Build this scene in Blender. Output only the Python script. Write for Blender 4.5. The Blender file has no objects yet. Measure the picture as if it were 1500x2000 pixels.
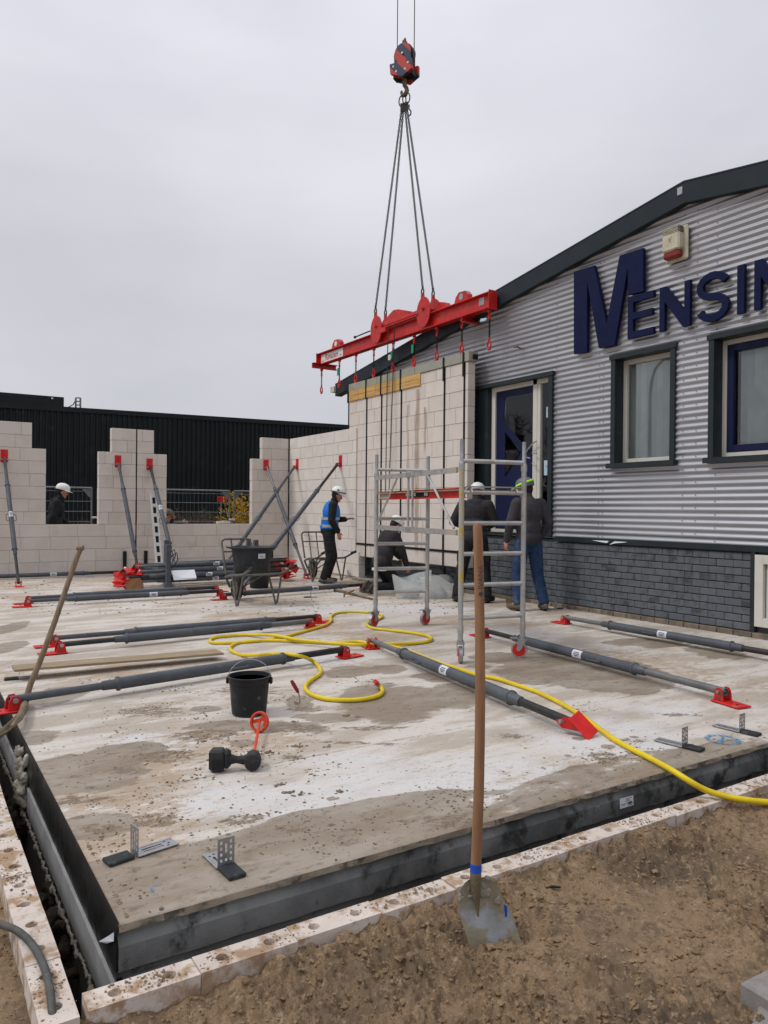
import bpy, math, random
import numpy as np
from mathutils import Vector, Matrix, Euler
random.seed(7); np.random.seed(7)
S = bpy.context.scene
COL = S.collection
R = math.radians

# ---------------------------------------------------------------- camera
YAW, PITCH, ROLL, FPX = R(32.5605), R(-0.2038), R(0.4976), 1468.33     # focal length in pixels of a 1500 px wide picture
CAM = Vector((0, 0, 1.4))
_f = Vector((math.sin(YAW)*math.cos(PITCH), math.cos(YAW)*math.cos(PITCH), math.sin(PITCH)))
_r0 = Vector((math.cos(YAW), -math.sin(YAW), 0)); _u0 = _r0.cross(_f)
_r = _r0*math.cos(ROLL) + _u0*math.sin(ROLL); _u = -_r0*math.sin(ROLL) + _u0*math.cos(ROLL)
cd = bpy.data.cameras.new('camera'); cam = bpy.data.objects.new('camera', cd); COL.objects.link(cam)
cd.sensor_fit = 'HORIZONTAL'; cd.sensor_width = 36; cd.lens = FPX/1500*36
cd.clip_start = .05; cd.clip_end = 800
m3 = Matrix((_r, _u, -_f)).transposed()
cam.matrix_world = Matrix.Translation(CAM) @ m3.to_4x4()
S.camera = cam

# ---------------------------------------------------------------- sky, sun, exposure (overcast day)
S.view_settings.view_transform = 'Standard'; S.view_settings.look = 'None'
S.view_settings.gamma = 1; S.view_settings.use_curve_mapping = False
S.view_settings.exposure = 0.0
W = bpy.data.worlds.new('World'); S.world = W; W.use_nodes = True
nt = W.node_tree; nt.nodes.clear()
def wn(t, **k):
    n = nt.nodes.new(t)
    for a, b in k.items(): setattr(n, a, b)
    return n
SUN_EL, SUN_ROT = R(52), R(200)
sky = wn('ShaderNodeTexSky', sky_type='NISHITA', sun_disc=False, sun_elevation=SUN_EL, sun_rotation=SUN_ROT)
bg1 = wn('ShaderNodeBackground'); bg1.inputs[1].default_value = .05
nt.links.new(sky.outputs[0], bg1.inputs[0])
tc = wn('ShaderNodeTexCoord'); sep = wn('ShaderNodeSeparateXYZ'); nt.links.new(tc.outputs['Generated'], sep.inputs[0])
# cloud deck: even grey with soft patches, a little brighter overhead as overcast skies are
mp = wn('ShaderNodeMapping'); mp.inputs['Scale'].default_value = (1, 1, 2.6); nt.links.new(tc.outputs['Generated'], mp.inputs[0])
nz = wn('ShaderNodeTexNoise'); nz.inputs['Scale'].default_value = 1.6; nz.inputs['Detail'].default_value = 5; nz.inputs['Roughness'].default_value = .45
nt.links.new(mp.outputs[0], nz.inputs[0])
cr = wn('ShaderNodeValToRGB'); cr.color_ramp.elements[0].position = .3; cr.color_ramp.elements[1].position = .7
cr.color_ramp.elements[0].color = (.485, .493, .54, 1); cr.color_ramp.elements[1].color = (.685, .69, .74, 1)
nt.links.new(nz.outputs[0], cr.inputs[0])
zr = wn('ShaderNodeMapRange'); zr.inputs[1].default_value = .25; zr.inputs[2].default_value = 1; zr.inputs[3].default_value = 1; zr.inputs[4].default_value = 2.05
nt.links.new(sep.outputs[2], zr.inputs[0])
mu = wn('ShaderNodeVectorMath', operation='SCALE'); nt.links.new(cr.outputs[0], mu.inputs[0]); nt.links.new(zr.outputs[0], mu.inputs['Scale'])
bg2 = wn('ShaderNodeBackground'); nt.links.new(mu.outputs[0], bg2.inputs[0]); bg2.inputs[1].default_value = 1
mx = wn('ShaderNodeMixShader'); mx.inputs[0].default_value = .93
nt.links.new(bg1.outputs[0], mx.inputs[1]); nt.links.new(bg2.outputs[0], mx.inputs[2])
wo = wn('ShaderNodeOutputWorld'); nt.links.new(mx.outputs[0], wo.inputs[0])
sd = bpy.data.lights.new('sun', 'SUN'); sun = bpy.data.objects.new('sun', sd); COL.objects.link(sun)
sd.energy = 1.4; sd.angle = R(13); sd.color = (1, .965, .92)
az = R(290); dv = Vector((math.cos(SUN_EL)*math.sin(az), math.cos(SUN_EL)*math.cos(az), math.sin(SUN_EL)))
sun.rotation_euler = dv.to_track_quat('Z', 'Y').to_euler()

# ---------------------------------------------------------------- helpers
def G(px, py, z=0.0):
    """point on the level z seen at photo pixel"""
    d = _f*FPX + _r*(px-750) - _u*(py-1000); t = (z-CAM.z)/d.z
    return CAM + d*t
def PX(px, py, x):
    d = _f*FPX + _r*(px-750) - _u*(py-1000); return CAM + d*(x/d.x)
def PY(px, py, y):
    d = _f*FPX + _r*(px-750) - _u*(py-1000); return CAM + d*(y/d.y)

def vnoise(x, y, seed=0):
    """value noise on arrays"""
    xi = np.floor(x).astype(np.int64); yi = np.floor(y).astype(np.int64); fx = x-xi; fy = y-yi
    fx = fx*fx*(3-2*fx); fy = fy*fy*(3-2*fy)
    def h(a, b):
        n = (a*374761393 + b*668265263 + seed*1442695041) & 0xffffffff
        n = ((n ^ (n >> 13))*1274126177) & 0xffffffff
        return ((n ^ (n >> 16)) & 0xffff)/65535.0
    return (h(xi, yi)*(1-fx)+h(xi+1, yi)*fx)*(1-fy) + (h(xi, yi+1)*(1-fx)+h(xi+1, yi+1)*fx)*fy
def fbm(x, y, f, o=4, seed=0, g=.5):
    s = 0; a = 1; t = 0
    for k in range(o):
        s = s + a*(vnoise(x*f+17.3*k, y*f-9.1*k, seed+k)-.5); t += a; a *= g; f *= 2.03
    return s/t*2

class MB:
    def __init__(s): s.v = []; s.f = []; s.m = []; s.mi = 0
    def add(s, vs, fs):
        o = len(s.v); s.v += [tuple(v) for v in vs]; s.f += [tuple(i+o for i in f) for f in fs]; s.m += [s.mi]*len(fs)
        return s
    def box(s, c, d, M=None, ch=0):
        hx, hy, hz = d[0]/2, d[1]/2, d[2]/2
        if ch <= 0:
            vs = [Vector((x*hx, y*hy, z*hz)) for x in (-1, 1) for y in (-1, 1) for z in (-1, 1)]
            fs = [(0, 1, 3, 2), (4, 6, 7, 5), (0, 4, 5, 1), (2, 3, 7, 6), (0, 2, 6, 4), (1, 5, 7, 3)]
        else:
            vs = []; fs = []; idx = {}
            for sx in (-1, 1):
                for sy in (-1, 1):
                    for sz in (-1, 1):
                        for a in range(3):
                            p = [sx*hx, sy*hy, sz*hz]; sg = (sx, sy, sz)
                            for b in range(3):
                                if b != a: p[b] -= sg[b]*ch
                            idx[(sx, sy, sz, a)] = len(vs); vs.append(Vector(p))
            for a in range(3):
                b, c2 = (a+1) % 3, (a+2) % 3
                for sa in (-1, 1):
                    q = []
                    for sb, sc in ((-1, -1), (1, -1), (1, 1), (-1, 1)):
                        t = [0, 0, 0]; t[a] = sa; t[b] = sb; t[c2] = sc; q.append(idx[(*t, a)])
                    fs.append(q if sa > 0 else q[::-1])
                # edges parallel to axis a
                for sb in (-1, 1):
                    for sc in (-1, 1):
                        def I(sa, k):
                            t = [0, 0, 0]; t[a] = sa; t[b] = sb; t[c2] = sc; return idx[(*t, k)]
                        q = [I(-1, b), I(1, b), I(1, c2), I(-1, c2)]
                        fs.append(q if sb*sc > 0 else q[::-1])
            for sx in (-1, 1):
                for sy in (-1, 1):
                    for sz in (-1, 1):
                        q = [idx[(sx, sy, sz, a)] for a in range(3)]
                        fs.append(q if sx*sy*sz > 0 else q[::-1])
        c = Vector(c)
        if M is not None: vs = [c + M @ v for v in vs]
        else: vs = [c+v for v in vs]
        return s.add(vs, fs)
    def tube(s, pts, r, n=8, closed=False, cap=True):
        pts = [Vector(p) for p in pts]; k = len(pts); rr = r if isinstance(r, (list, tuple)) else [r]*k
        T = []
        for i in range(k):
            a = pts[(i-1) % k] if (closed or i > 0) else pts[i]; b = pts[(i+1) % k] if (closed or i < k-1) else pts[i]
            t = (b-a); T.append(t.normalized() if t.length > 1e-9 else Vector((0, 0, 1)))
        up = Vector((0, 0, 1)) if abs(T[0].z) < .9 else Vector((1, 0, 0))
        N = (up - T[0]*up.dot(T[0])).normalized(); vs = []
        for i in range(k):
            N = (N - T[i]*N.dot(T[i])).normalized(); B = T[i].cross(N)
            for j in range(n):
                a = 2*math.pi*j/n; vs.append(pts[i] + (N*math.cos(a)+B*math.sin(a))*rr[i])
        fs = []
        for i in range(k if closed else k-1):
            for j in range(n):
                i2 = (i+1) % k; j2 = (j+1) % n
                fs.append((i*n+j, i*n+j2, i2*n+j2, i2*n+j))
        if cap and not closed:
            fs.append(tuple(range(n))[::-1]); fs.append(tuple((k-1)*n+j for j in range(n)))
        return s.add(vs, fs)
    def pipe(s, a, b, r, ri, n=16):
        """hollow pipe"""
        a = Vector(a); b = Vector(b); t = (b-a).normalized(); up = Vector((0, 0, 1)) if abs(t.z) < .9 else Vector((1, 0, 0))
        N = (up-t*up.dot(t)).normalized(); B = t.cross(N); vs = []
        for p, q in ((a, r), (b, r), (b, ri), (a, ri)):
            for j in range(n):
                g = 2*math.pi*j/n; vs.append(p+(N*math.cos(g)+B*math.sin(g))*q)
        fs = [(k*n+j, k*n+(j+1) % n, ((k+1) % 4)*n+(j+1) % n, ((k+1) % 4)*n+j) for k in range(4) for j in range(n)]
        return s.add(vs, fs)
    def lathe(s, prof, n=24, c=(0, 0, 0), M=None, arc=None):
        c = Vector(c); vs = []; k = len(prof)
        for (r, z) in prof:
            for j in range(n):
                a = 2*math.pi*j/n; v = Vector((r*math.cos(a), r*math.sin(a), z)); vs.append(c+(M @ v if M is not None else v))
        fs = [(i*n+j, i*n+(j+1) % n, (i+1)*n+(j+1) % n, (i+1)*n+j) for i in range(k-1) for j in range(n)]
        if prof[0][0] > 1e-6: fs.append(tuple(range(n))[::-1])
        if prof[-1][0] > 1e-6: fs.append(tuple((k-1)*n+j for j in range(n)))
        return s.add(vs, fs)
    def prism(s, poly, off):
        """planar polygon swept by off"""
        poly = [Vector(p) for p in poly]; off = Vector(off); n = len(poly)
        return s.add(poly+[p+off for p in poly], [tuple(range(n))[::-1], tuple(range(n, 2*n))] + [(i, (i+1) % n, n+(i+1) % n, n+i) for i in range(n)])
    def ell(s, c, r, M=None, nu=14, nv=9):
        c = Vector(c); vs = []
        for i in range(nv+1):
            t = math.pi*i/nv
            for j in range(nu):
                a = 2*math.pi*j/nu; v = Vector((r[0]*math.sin(t)*math.cos(a), r[1]*math.sin(t)*math.sin(a), -r[2]*math.cos(t)))
                vs.append(c+(M @ v if M is not None else v))
        return s.add(vs, [(i*nu+j, i*nu+(j+1) % nu, (i+1)*nu+(j+1) % nu, (i+1)*nu+j) for i in range(nv) for j in range(nu)])
    def build(s, name, mat, parent=None, smooth=False, label=None):
        me = bpy.data.meshes.new(name)
        off = Vector((0, 0, 0))
        if parent is not None and parent.get('_w'): off = WORLD[parent.name]
        vs = s.v if off.length == 0 else [(v[0]-off.x, v[1]-off.y, v[2]-off.z) for v in s.v]
        me.from_pydata(vs, [], s.f); 
        mats = mat if isinstance(mat, (list, tuple)) else [mat]
        for q in mats: me.materials.append(q)
        if len(mats) > 1: me.polygons.foreach_set('material_index', s.m)
        me.validate(); me.update()
        if smooth:
            me.polygons.foreach_set('use_smooth', [True]*len(me.polygons))
            try: me.set_sharp_from_angle(angle=R(38))
            except Exception: pass
        o = bpy.data.objects.new(name, me); COL.objects.link(o)
        if parent is not None: 
            o.parent = parent
            if parent.get('_w'): WORLD[o.name] = off; o['_w'] = 1
        if label: o['label'] = label
        return o
WORLD = {}
def thing(name, label, cat, loc=(0, 0, 0), rz=0, group=None, world=True):
    """Empty at the base; children are given in world coordinates when world=True"""
    o = bpy.data.objects.new(name, None); COL.objects.link(o); o.location = loc; o.rotation_euler = (0, 0, rz)
    o.empty_display_size = .1; o['label'] = label; o['category'] = cat
    if group: o['group'] = group
    if world: o['_w'] = 1; WORLD[o.name] = Vector(loc)
    return o
def tag(o, label, cat, group=None):
    o['label'] = label; o['category'] = cat
    if group: o['group'] = group
    return o
def origin(o, loc):
    """move a top-level mesh's origin to loc without moving the mesh"""
    o.data.transform(Matrix.Translation(-Vector(loc))); o.location = loc; return o
def kind(o, k): o['kind'] = k; return o
def basis(x, y=None, z=None):
    """rotation matrix with given local x axis (and approximate z axis)"""
    x = Vector(x).normalized(); z = Vector(z or (0, 0, 1)); z = (z-x*z.dot(x)).normalized(); y = z.cross(x)
    return Matrix((x, y, z)).transposed()
def text(body, size, loc, xdir, updir, mat, parent, ext=.0006, name='lettering', align='LEFT', sx=1, bold=0):
    c = bpy.data.curves.new(name, 'FONT'); c.body = body; c.size = size; c.extrude = ext; c.align_x = align; c.resolution_u = 2; c.offset = bold
    t = bpy.data.objects.new(name, c); COL.objects.link(t)
    dg = bpy.context.evaluated_depsgraph_get(); me = bpy.data.meshes.new_from_object(t.evaluated_get(dg)); bpy.data.objects.remove(t)
    x = Vector(xdir).normalized(); u = Vector(updir); u = (u-x*u.dot(x)).normalized(); n = x.cross(u)
    M = Matrix((x*sx, u, n)).transposed().to_4x4(); M.translation = Vector(loc)
    me.transform(M); me.materials.clear(); me.materials.append(mat)
    o = bpy.data.objects.new(name, me); COL.objects.link(o)
    if parent is not None:
        if parent.get('_w'): me.transform(Matrix.Translation(-WORLD[parent.name])); o['_w'] = 1; WORLD[o.name] = WORLD[parent.name]
        o.parent = parent
    return o

# ---------------------------------------------------------------- materials
MAT = {}
def lin(c):
    """sRGB 0-255 to linear"""
    return tuple(((v/255)/12.92 if v/255 <= .04045 else ((v/255+.055)/1.055)**2.4) for v in c)
class NB:
    def __init__(s, name):
        s.m = bpy.data.materials.new(name); s.m.use_nodes = True; s.t = s.m.node_tree; s.t.nodes.clear()
        s.out = s.n('ShaderNodeOutputMaterial'); s.bsdf = s.n('ShaderNodeBsdfPrincipled'); s.l(s.bsdf.outputs[0], s.out.inputs[0])
        s.tc = s.n('ShaderNodeTexCoord'); s.oi = s.n('ShaderNodeObjectInfo')
        v = s.n('ShaderNodeVectorMath', operation='SCALE'); v.inputs['Scale'].default_value = 1
        cm = s.n('ShaderNodeCombineXYZ'); mm = s.n('ShaderNodeMath', operation='MULTIPLY'); mm.inputs[1].default_value = 57
        s.l(s.oi.outputs['Random'], mm.inputs[0]); s.l(mm.outputs[0], cm.inputs[0]); s.l(mm.outputs[0], cm.inputs[1])
        a = s.n('ShaderNodeVectorMath', operation='ADD'); s.l(s.tc.outputs['Object'], a.inputs[0]); s.l(cm.outputs[0], a.inputs[1]); s.co = a.outputs[0]
    def n(s, t, **k):
        q = s.t.nodes.new(t)
        for a, b in k.items(): setattr(q, a, b)
        return q
    def l(s, a, b): s.t.links.new(a, b)
    def noise(s, scale, detail=4, rough=.55, co=None, sc=(1, 1, 1), dist=0):
        mpn = s.n('ShaderNodeMapping'); mpn.inputs['Scale'].default_value = sc; s.l(co or s.co, mpn.inputs[0])
        q = s.n('ShaderNodeTexNoise'); q.inputs['Scale'].default_value = scale; q.inputs['Detail'].default_value = detail
        q.inputs['Roughness'].default_value = rough; q.inputs['Distortion'].default_value = dist; s.l(mpn.outputs[0], q.inputs[0]); return q.outputs[0]
    def vor(s, scale, co=None, feature='F1', sc=(1, 1, 1)):
        mpn = s.n('ShaderNodeMapping'); mpn.inputs['Scale'].default_value = sc; s.l(co or s.co, mpn.inputs[0])
        q = s.n('ShaderNodeTexVoronoi', feature=feature); q.inputs['Scale'].default_value = scale; s.l(mpn.outputs[0], q.inputs[0]); return q.outputs[0]
    def ramp(s, v, a, b, lo=0, hi=1):
        q = s.n('ShaderNodeMapRange', interpolation_type='SMOOTHSTEP'); q.inputs[1].default_value = a; q.inputs[2].default_value = b
        q.inputs[3].default_value = lo; q.inputs[4].default_value = hi; s.l(v, q.inputs[0]); return q.outputs[0]
    def math(s, op, a, b=None):
        q = s.n('ShaderNodeMath', operation=op)
        for i, v in enumerate((a, b)):
            if v is None: continue
            if isinstance(v, (int, float)): q.inputs[i].default_value = v
            else: s.l(v, q.inputs[i])
        return q.outputs[0]
    def mix(s, f, a, b):
        q = s.n('ShaderNodeMix', data_type='RGBA')
        for i, v in ((0, f), (6, a), (7, b)):
            if isinstance(v, (int, float)): q.inputs[i].default_value = v
            elif isinstance(v, tuple): q.inputs[i].default_value = (*v[:3], 1)
            else: s.l(v, q.inputs[i])
        return q.outputs[2]
    def col(s, c):
        if isinstance(c, tuple): s.bsdf.inputs['Base Color'].default_value = (*c[:3], 1)
        else: s.l(c, s.bsdf.inputs['Base Color'])
    def rough(s, r):
        if isinstance(r, (int, float)): s.bsdf.inputs['Roughness'].default_value = r
        else: s.l(r, s.bsdf.inputs['Roughness'])
    def bump(s, h, strength=.3, dist=.01):
        b = s.n('ShaderNodeBump'); b.inputs['Strength'].default_value = strength; b.inputs['Distance'].default_value = dist
        s.l(h, b.inputs['Height']); s.l(b.outputs[0], s.bsdf.inputs['Normal'])
def pm(name, c1, c2=None, scale=6, rough=.7, metal=0, bump=0, bscale=60, dirt=None, dscale=3, dlo=.55, dhi=.7, var=0, sc=(1, 1, 1), bdist=.004, coat=0, spec=.28):
    b = NB(name); b.bsdf.inputs['Specular IOR Level'].default_value = spec; c2 = c2 or tuple(v*.8 for v in c1)
    n = b.noise(scale, 5, .6, sc=sc); c = b.mix(b.ramp(n, .35, .65), c1, c2)
    if dirt: c = b.mix(b.ramp(b.noise(dscale, 7, .65, sc=sc), dlo, dhi), c, dirt)
    if var:
        h = b.n('ShaderNodeHueSaturation'); b.l(c, h.inputs['Color']); q = b.ramp(b.oi.outputs['Random'], 0, 1, 1-var, 1+var); b.l(q, h.inputs['Value']); c = h.outputs[0]
    b.col(c); b.bsdf.inputs['Metallic'].default_value = metal
    b.rough(b.ramp(b.noise(scale*2.3, 4), .3, .7, max(.05, rough-.1), min(1, rough+.1)))
    if coat: b.bsdf.inputs['Coat Weight'].default_value = coat
    if bump: b.bump(b.noise(bscale, 5, .6), bump, bdist)
    MAT[name] = b.m; return b.m
pm('block', (.64, .585, .53), (.59, .535, .48), 3, .9, bump=.25, bscale=90, dirt=(.44, .385, .33), dscale=2.2, dlo=.56, dhi=.85, var=.035)
pm('block_white', (.71, .665, .61), (.65, .605, .55), 3, .9, bump=.25, bscale=90, dirt=(.50, .44, .38), dscale=2.2, dlo=.58, dhi=.85, var=.03)
pm('joint', (.40, .35, .30), (.45, .40, .345), 9, .95)
pm('red', (.60, .018, .014), (.46, .014, .012), 5, .42, bump=.12, bscale=30, dirt=(.20, .045, .03), dscale=9, dlo=.56, dhi=.62, coat=.15)
pm('plate_red', (.66, .02, .02), (.55, .014, .016), 8, .42, bump=.15, bscale=40, dirt=(.33, .13, .10), dscale=14, dlo=.56, dhi=.72)
pm('prop_grey', (.066, .074, .086), (.082, .092, .105), 5, .5, .0, bump=.08, bscale=50, dirt=(.20, .19, .175), dscale=9, dlo=.58, dhi=.82)
pm('prop_light', (.17, .175, .18), (.13, .135, .14), 7, .5, .35, bump=.1, bscale=60, dirt=(.25, .23, .20), dscale=9, dlo=.55, dhi=.8)
pm('prop_dark', (.030, .030, .032), (.045, .042, .040), 9, .45, .35, bump=.1, bscale=120, dirt=(.10, .085, .07), dscale=10, dlo=.58, dhi=.8)
pm('galv', (.42, .43, .44), (.34, .35, .36), 18, .42, .75, bump=.06, dirt=(.30, .27, .22), dscale=20, dlo=.55, dhi=.75)
pm('alu', (.52, .52, .51), (.44, .44, .43), 7, .42, .6, bump=.12, bscale=60, dirt=(.36, .33, .29), dscale=11, dlo=.5, dhi=.75)
pm('alu_yellow', (.50, .36, .04), (.42, .41, .38), 12, .5, .2, dirt=(.40, .39, .36), dscale=9, dlo=.44, dhi=.52)
pm('black_plastic', (.013, .014, .016), (.020, .021, .023), 6, .45, bump=.1, bscale=30, dirt=(.16, .15, .135), dscale=13, dlo=.60, dhi=.80)
pm('tub', (.018, .022, .027), (.028, .032, .036), 6, .5, bump=.1, bscale=30, dirt=(.13, .13, .13), dscale=12, dlo=.55, dhi=.8)
pm('barrow_steel', (.14, .135, .12), (.10, .097, .09), 9, .7, .2, bump=.3, bscale=60, dirt=(.22, .20, .17), dscale=12, dlo=.5, dhi=.7)
pm('rubber', (.02, .02, .02), (.035, .033, .03), 9, .8, bump=.2, dirt=(.16, .14, .115), dscale=9, dlo=.5, dhi=.7)
pm('chain', (.055, .05, .047), (.085, .077, .07), 30, .5, .6)
pm('black', (.010, .010, .011), (.014, .014, .015), 8, .6)
pm('strap', (.006, .006, .008), (.010, .010, .012), 8, .75)
pm('strap_blue', (.01, .03, .12), (.006, .006, .008), 8, .7)
pm('wood', (.34, .185, .10), (.25, .13, .07), 5, .62, bump=.2, bscale=40, dirt=(.20, .13, .085), dscale=6, dlo=.55, dhi=.75, sc=(6, 6, .7))
pm('wood_grey', (.27, .20, .13), (.19, .14, .09), 5, .75, bump=.2, bscale=40, dirt=(.13, .10, .07), dscale=8, dlo=.5, dhi=.7, sc=(5, 5, .7))
pm('plank_wood', (.33, .255, .165), (.25, .185, .115), 6, .8, bump=.2, bscale=40, dirt=(.17, .13, .09), dscale=5, sc=(.6, 6, 6))
pm('pine', (.60, .38, .14), (.50, .29, .09), 4, .6, bump=.1, dirt=(.38, .22, .08), dscale=5, sc=(3, .5, 6), var=.06)
pm('cap_beam', (.34, .335, .27), (.30, .30, .245), 5, .8, bump=.15, dirt=(.24, .23, .19), dscale=4, var=.03)
pm('yellow_hose', (.72, .54, .015), (.64, .47, .015), 6, .42, bump=.05, dirt=(.32, .24, .06), dscale=22, dlo=.60, dhi=.72)
pm('grey_hose', (.06, .065, .062), (.09, .09, .085), 9, .6, dirt=(.16, .13, .09), dscale=20, dlo=.55, dhi=.7)
pm('fascia', (.019, .027, .033), (.024, .033, .039), 1.5, .5, spec=.18, bump=.03, bscale=8, dirt=(.055, .06, .06), dscale=4, dlo=.6, dhi=.85)
pm('trim_dark', (.017, .025, .028), (.022, .030, .033), 3, .45, dirt=(.06, .065, .065), dscale=6, dlo=.6, dhi=.85)
pm('navy', (.004, .008, .045), (.005, .009, .052), 3, .5)
pm('navy_sign', (.003, .007, .040), (.004, .008, .048), 3, .6, spec=.15, dirt=(.008, .012, .048), dscale=4, dlo=.6, dhi=.9)
pm('white_frame', (.62, .60, .54), (.58, .56, .50), 4, .5, dirt=(.40, .38, .32), dscale=5, dlo=.6, dhi=.85)
pm('paper', (.75, .77, .80), (.72, .74, .78), 4, .8)
pm('paper_blue', (.45, .60, .68), (.42, .57, .66), 4, .8)
pm('print', (.05, .05, .06), (.08, .08, .10), 9, .8)
pm('print_white', (.75, .75, .75), (.7, .7, .7), 9, .6)
pm('print_blue', (.05, .09, .35), (.05, .08, .3), 9, .8)
pm('print_red', (.30, .02, .03), (.25, .02, .03), 9, .6)
pm('brick_painted', (.098, .110, .125), (.116, .129, .144), 9, .5, bump=.5, bscale=55, dirt=(.050, .056, .058), dscale=4, dlo=.5, dhi=.66, var=.05, bdist=.006)
pm('brick_joint', (.085, .096, .109), (.10, .11, .123), 7, .9)
pm('brick_base', (.22, .175, .13), (.14, .115, .09), 7, .9, bump=.5, bscale=50, dirt=(.09, .085, .07), dscale=7, var=.15)
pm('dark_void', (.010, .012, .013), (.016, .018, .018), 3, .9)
pm('black_cladding', (.009, .013, .014), (.012, .017, .018), 1.2, .5, spec=.2, dirt=(.02, .026, .027), dscale=3)
pm('black_roofbox', (.011, .014, .016), (.014, .018, .020), 1.2, .5, spec=.2)
pm('fence_grey', (.22, .23, .24), (.17, .18, .19), 9, .5, .5)
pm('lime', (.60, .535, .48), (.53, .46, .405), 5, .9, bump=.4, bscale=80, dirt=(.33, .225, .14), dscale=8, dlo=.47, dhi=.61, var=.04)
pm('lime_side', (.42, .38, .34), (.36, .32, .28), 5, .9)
pm('concrete_dark', (.075, .078, .077), (.20, .205, .20), 2.0, .62, bump=.6, bscale=50, dirt=(.028, .030, .029), dscale=7, dlo=.50, dhi=.66, sc=(1, 1, .8))
pm('concrete_mid', (.32, .32, .325), (.22, .22, .225), 4, .75, bump=.4, bscale=40, dirt=(.24, .235, .225), dscale=5, dlo=.52, dhi=.75)
pm('mortar', (.40, .365, .30), (.28, .25, .20), 12, .95, bump=.8, bscale=40, bdist=.02)
pm('foil', (.006, .007, .007), (.011, .011, .011), 5, .42, bump=.5, bscale=9, dirt=(.075, .060, .040), dscale=5, dlo=.58, dhi=.72, bdist=.01)
pm('board_grey', (.20, .19, .155), (.15, .142, .118), 3, .85, bump=.2, dirt=(.13, .115, .085), dscale=4, sc=(1, 1, .4))
pm('trench_soil', (.055, .042, .028), (.035, .028, .02), 6, .95, bump=.9, bscale=30, bdist=.02)
pm('siren_white', (.60, .56, .43), (.50, .46, .34), 7, .5, dirt=(.20, .18, .13), dscale=9, dlo=.52, dhi=.7)
pm('siren_grill', (.20, .18, .12), (.10, .09, .06), 30, .7)
pm('siren_red', (.26, .03, .02), (.2, .025, .02), 7, .35)
pm('blade', (.25, .25, .22), (.40, .43, .46), 7, .55, .3, bump=.4, bscale=25, dirt=(.34, .31, .23), dscale=6, dlo=.42, dhi=.48, bdist=.01)
pm('blue_paint', (.015, .07, .42), (.02, .09, .5), 9, .5)
pm('mud_steel', (.13, .10, .06), (.20, .16, .10), 8, .8, bump=.6, bscale=30, dirt=(.07, .055, .035), dscale=9, bdist=.01)
pm('orange_tool', (.66, .06, .02), (.55, .05, .02), 8, .5, dirt=(.30, .08, .05), dscale=14)
pm('tool_black', (.016, .016, .017), (.03, .03, .03), 8, .5, bump=.2, dirt=(.20, .19, .18), dscale=16, dlo=.58, dhi=.72)
pm('trowel_handle', (.28, .02, .03), (.22, .02, .03), 9, .5)
pm('tag_green', (.03, .28, .14), (.03, .22, .12), 9, .6)
pm('skin', (.50, .25, .17), (.44, .20, .14), 9, .55)
pm('helmet_white', (.80, .80, .77), (.74, .74, .71), 6, .35, dirt=(.5, .48, .43), dscale=8, dlo=.62, dhi=.8)
pm('helmet_grey', (.13, .135, .145), (.11, .115, .125), 6, .4)
pm('neon', (.42, .95, .03), (.40, .9, .03), 6, .5)
pm('vest_blue', (.01, .17, .58), (.01, .14, .50), 6, .7)
pm('reflective', (.36, .38, .41), (.32, .34, .37), 6, .4, .2)
pm('jacket_dark', (.026, .023, .026), (.036, .032, .035), 9, .9, bump=.3, bscale=12, bdist=.02)
pm('jacket_black', (.010, .011, .014), (.015, .016, .019), 9, .85, bump=.3, bscale=12, bdist=.02)
pm('jacket_grey', (.045, .042, .048), (.055, .051, .057), 9, .9, bump=.3, bscale=12, bdist=.02)
pm('trousers_black', (.012, .012, .014), (.019, .019, .021), 9, .9, bump=.3, bscale=12, dirt=(.05, .05, .05), dscale=9, dlo=.6, dhi=.8, bdist=.02)
pm('jeans', (.014, .034, .085), (.024, .050, .115), 7, .9, bump=.3, bscale=14, dirt=(.07, .11, .18), dscale=6, dlo=.5, dhi=.75, bdist=.02)
pm('boot_tan', (.16, .12, .09), (.12, .09, .07), 9, .8)
pm('boot_grey', (.13, .13, .13), (.10, .10, .10), 9, .8)
pm('boot_black', (.018, .018, .019), (.03, .03, .03), 9, .7)
pm('hair', (.02, .014, .01), (.03, .02, .015), 9, .8)
pm('twig', (.12, .085, .055), (.08, .055, .04), 9, .9)
pm('forsythia', (.65, .42, .012), (.55, .34, .01), 9, .7, var=.1)
pm('leaf_dull', (.05, .055, .03), (.035, .04, .022), 9, .8)
pm('bark', (.07, .055, .045), (.05, .04, .032), 9, .9)
pm('paver', (.20, .185, .175), (.25, .23, .215), 25, .9, bump=.5, bscale=140, dirt=(.22, .18, .14), dscale=6)
b = NB('blue_mark'); b.col((.06, .26, .48)); b.rough(.85); nn_ = b.noise(38, 6, .75); b.l(b.ramp(nn_, .44, .56, .05, .85), b.bsdf.inputs['Alpha']); MAT['blue_mark'] = b.m
pm('clod', (.14, .092, .050), (.21, .142, .082), 9, .95, bump=.8, bscale=60, var=.2, bdist=.006)
pm('asphalt', (.05, .05, .05), (.07, .07, .065), 4, .9, bump=.2)
pm('white_rail', (.66, .67, .66), (.58, .59, .58), 9, .45)
pm('sticker', (.62, .63, .68), (.58, .59, .64), 9, .45)
pm('brown_disc', (.30, .15, .06), (.22, .11, .05), 9, .7)

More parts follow.
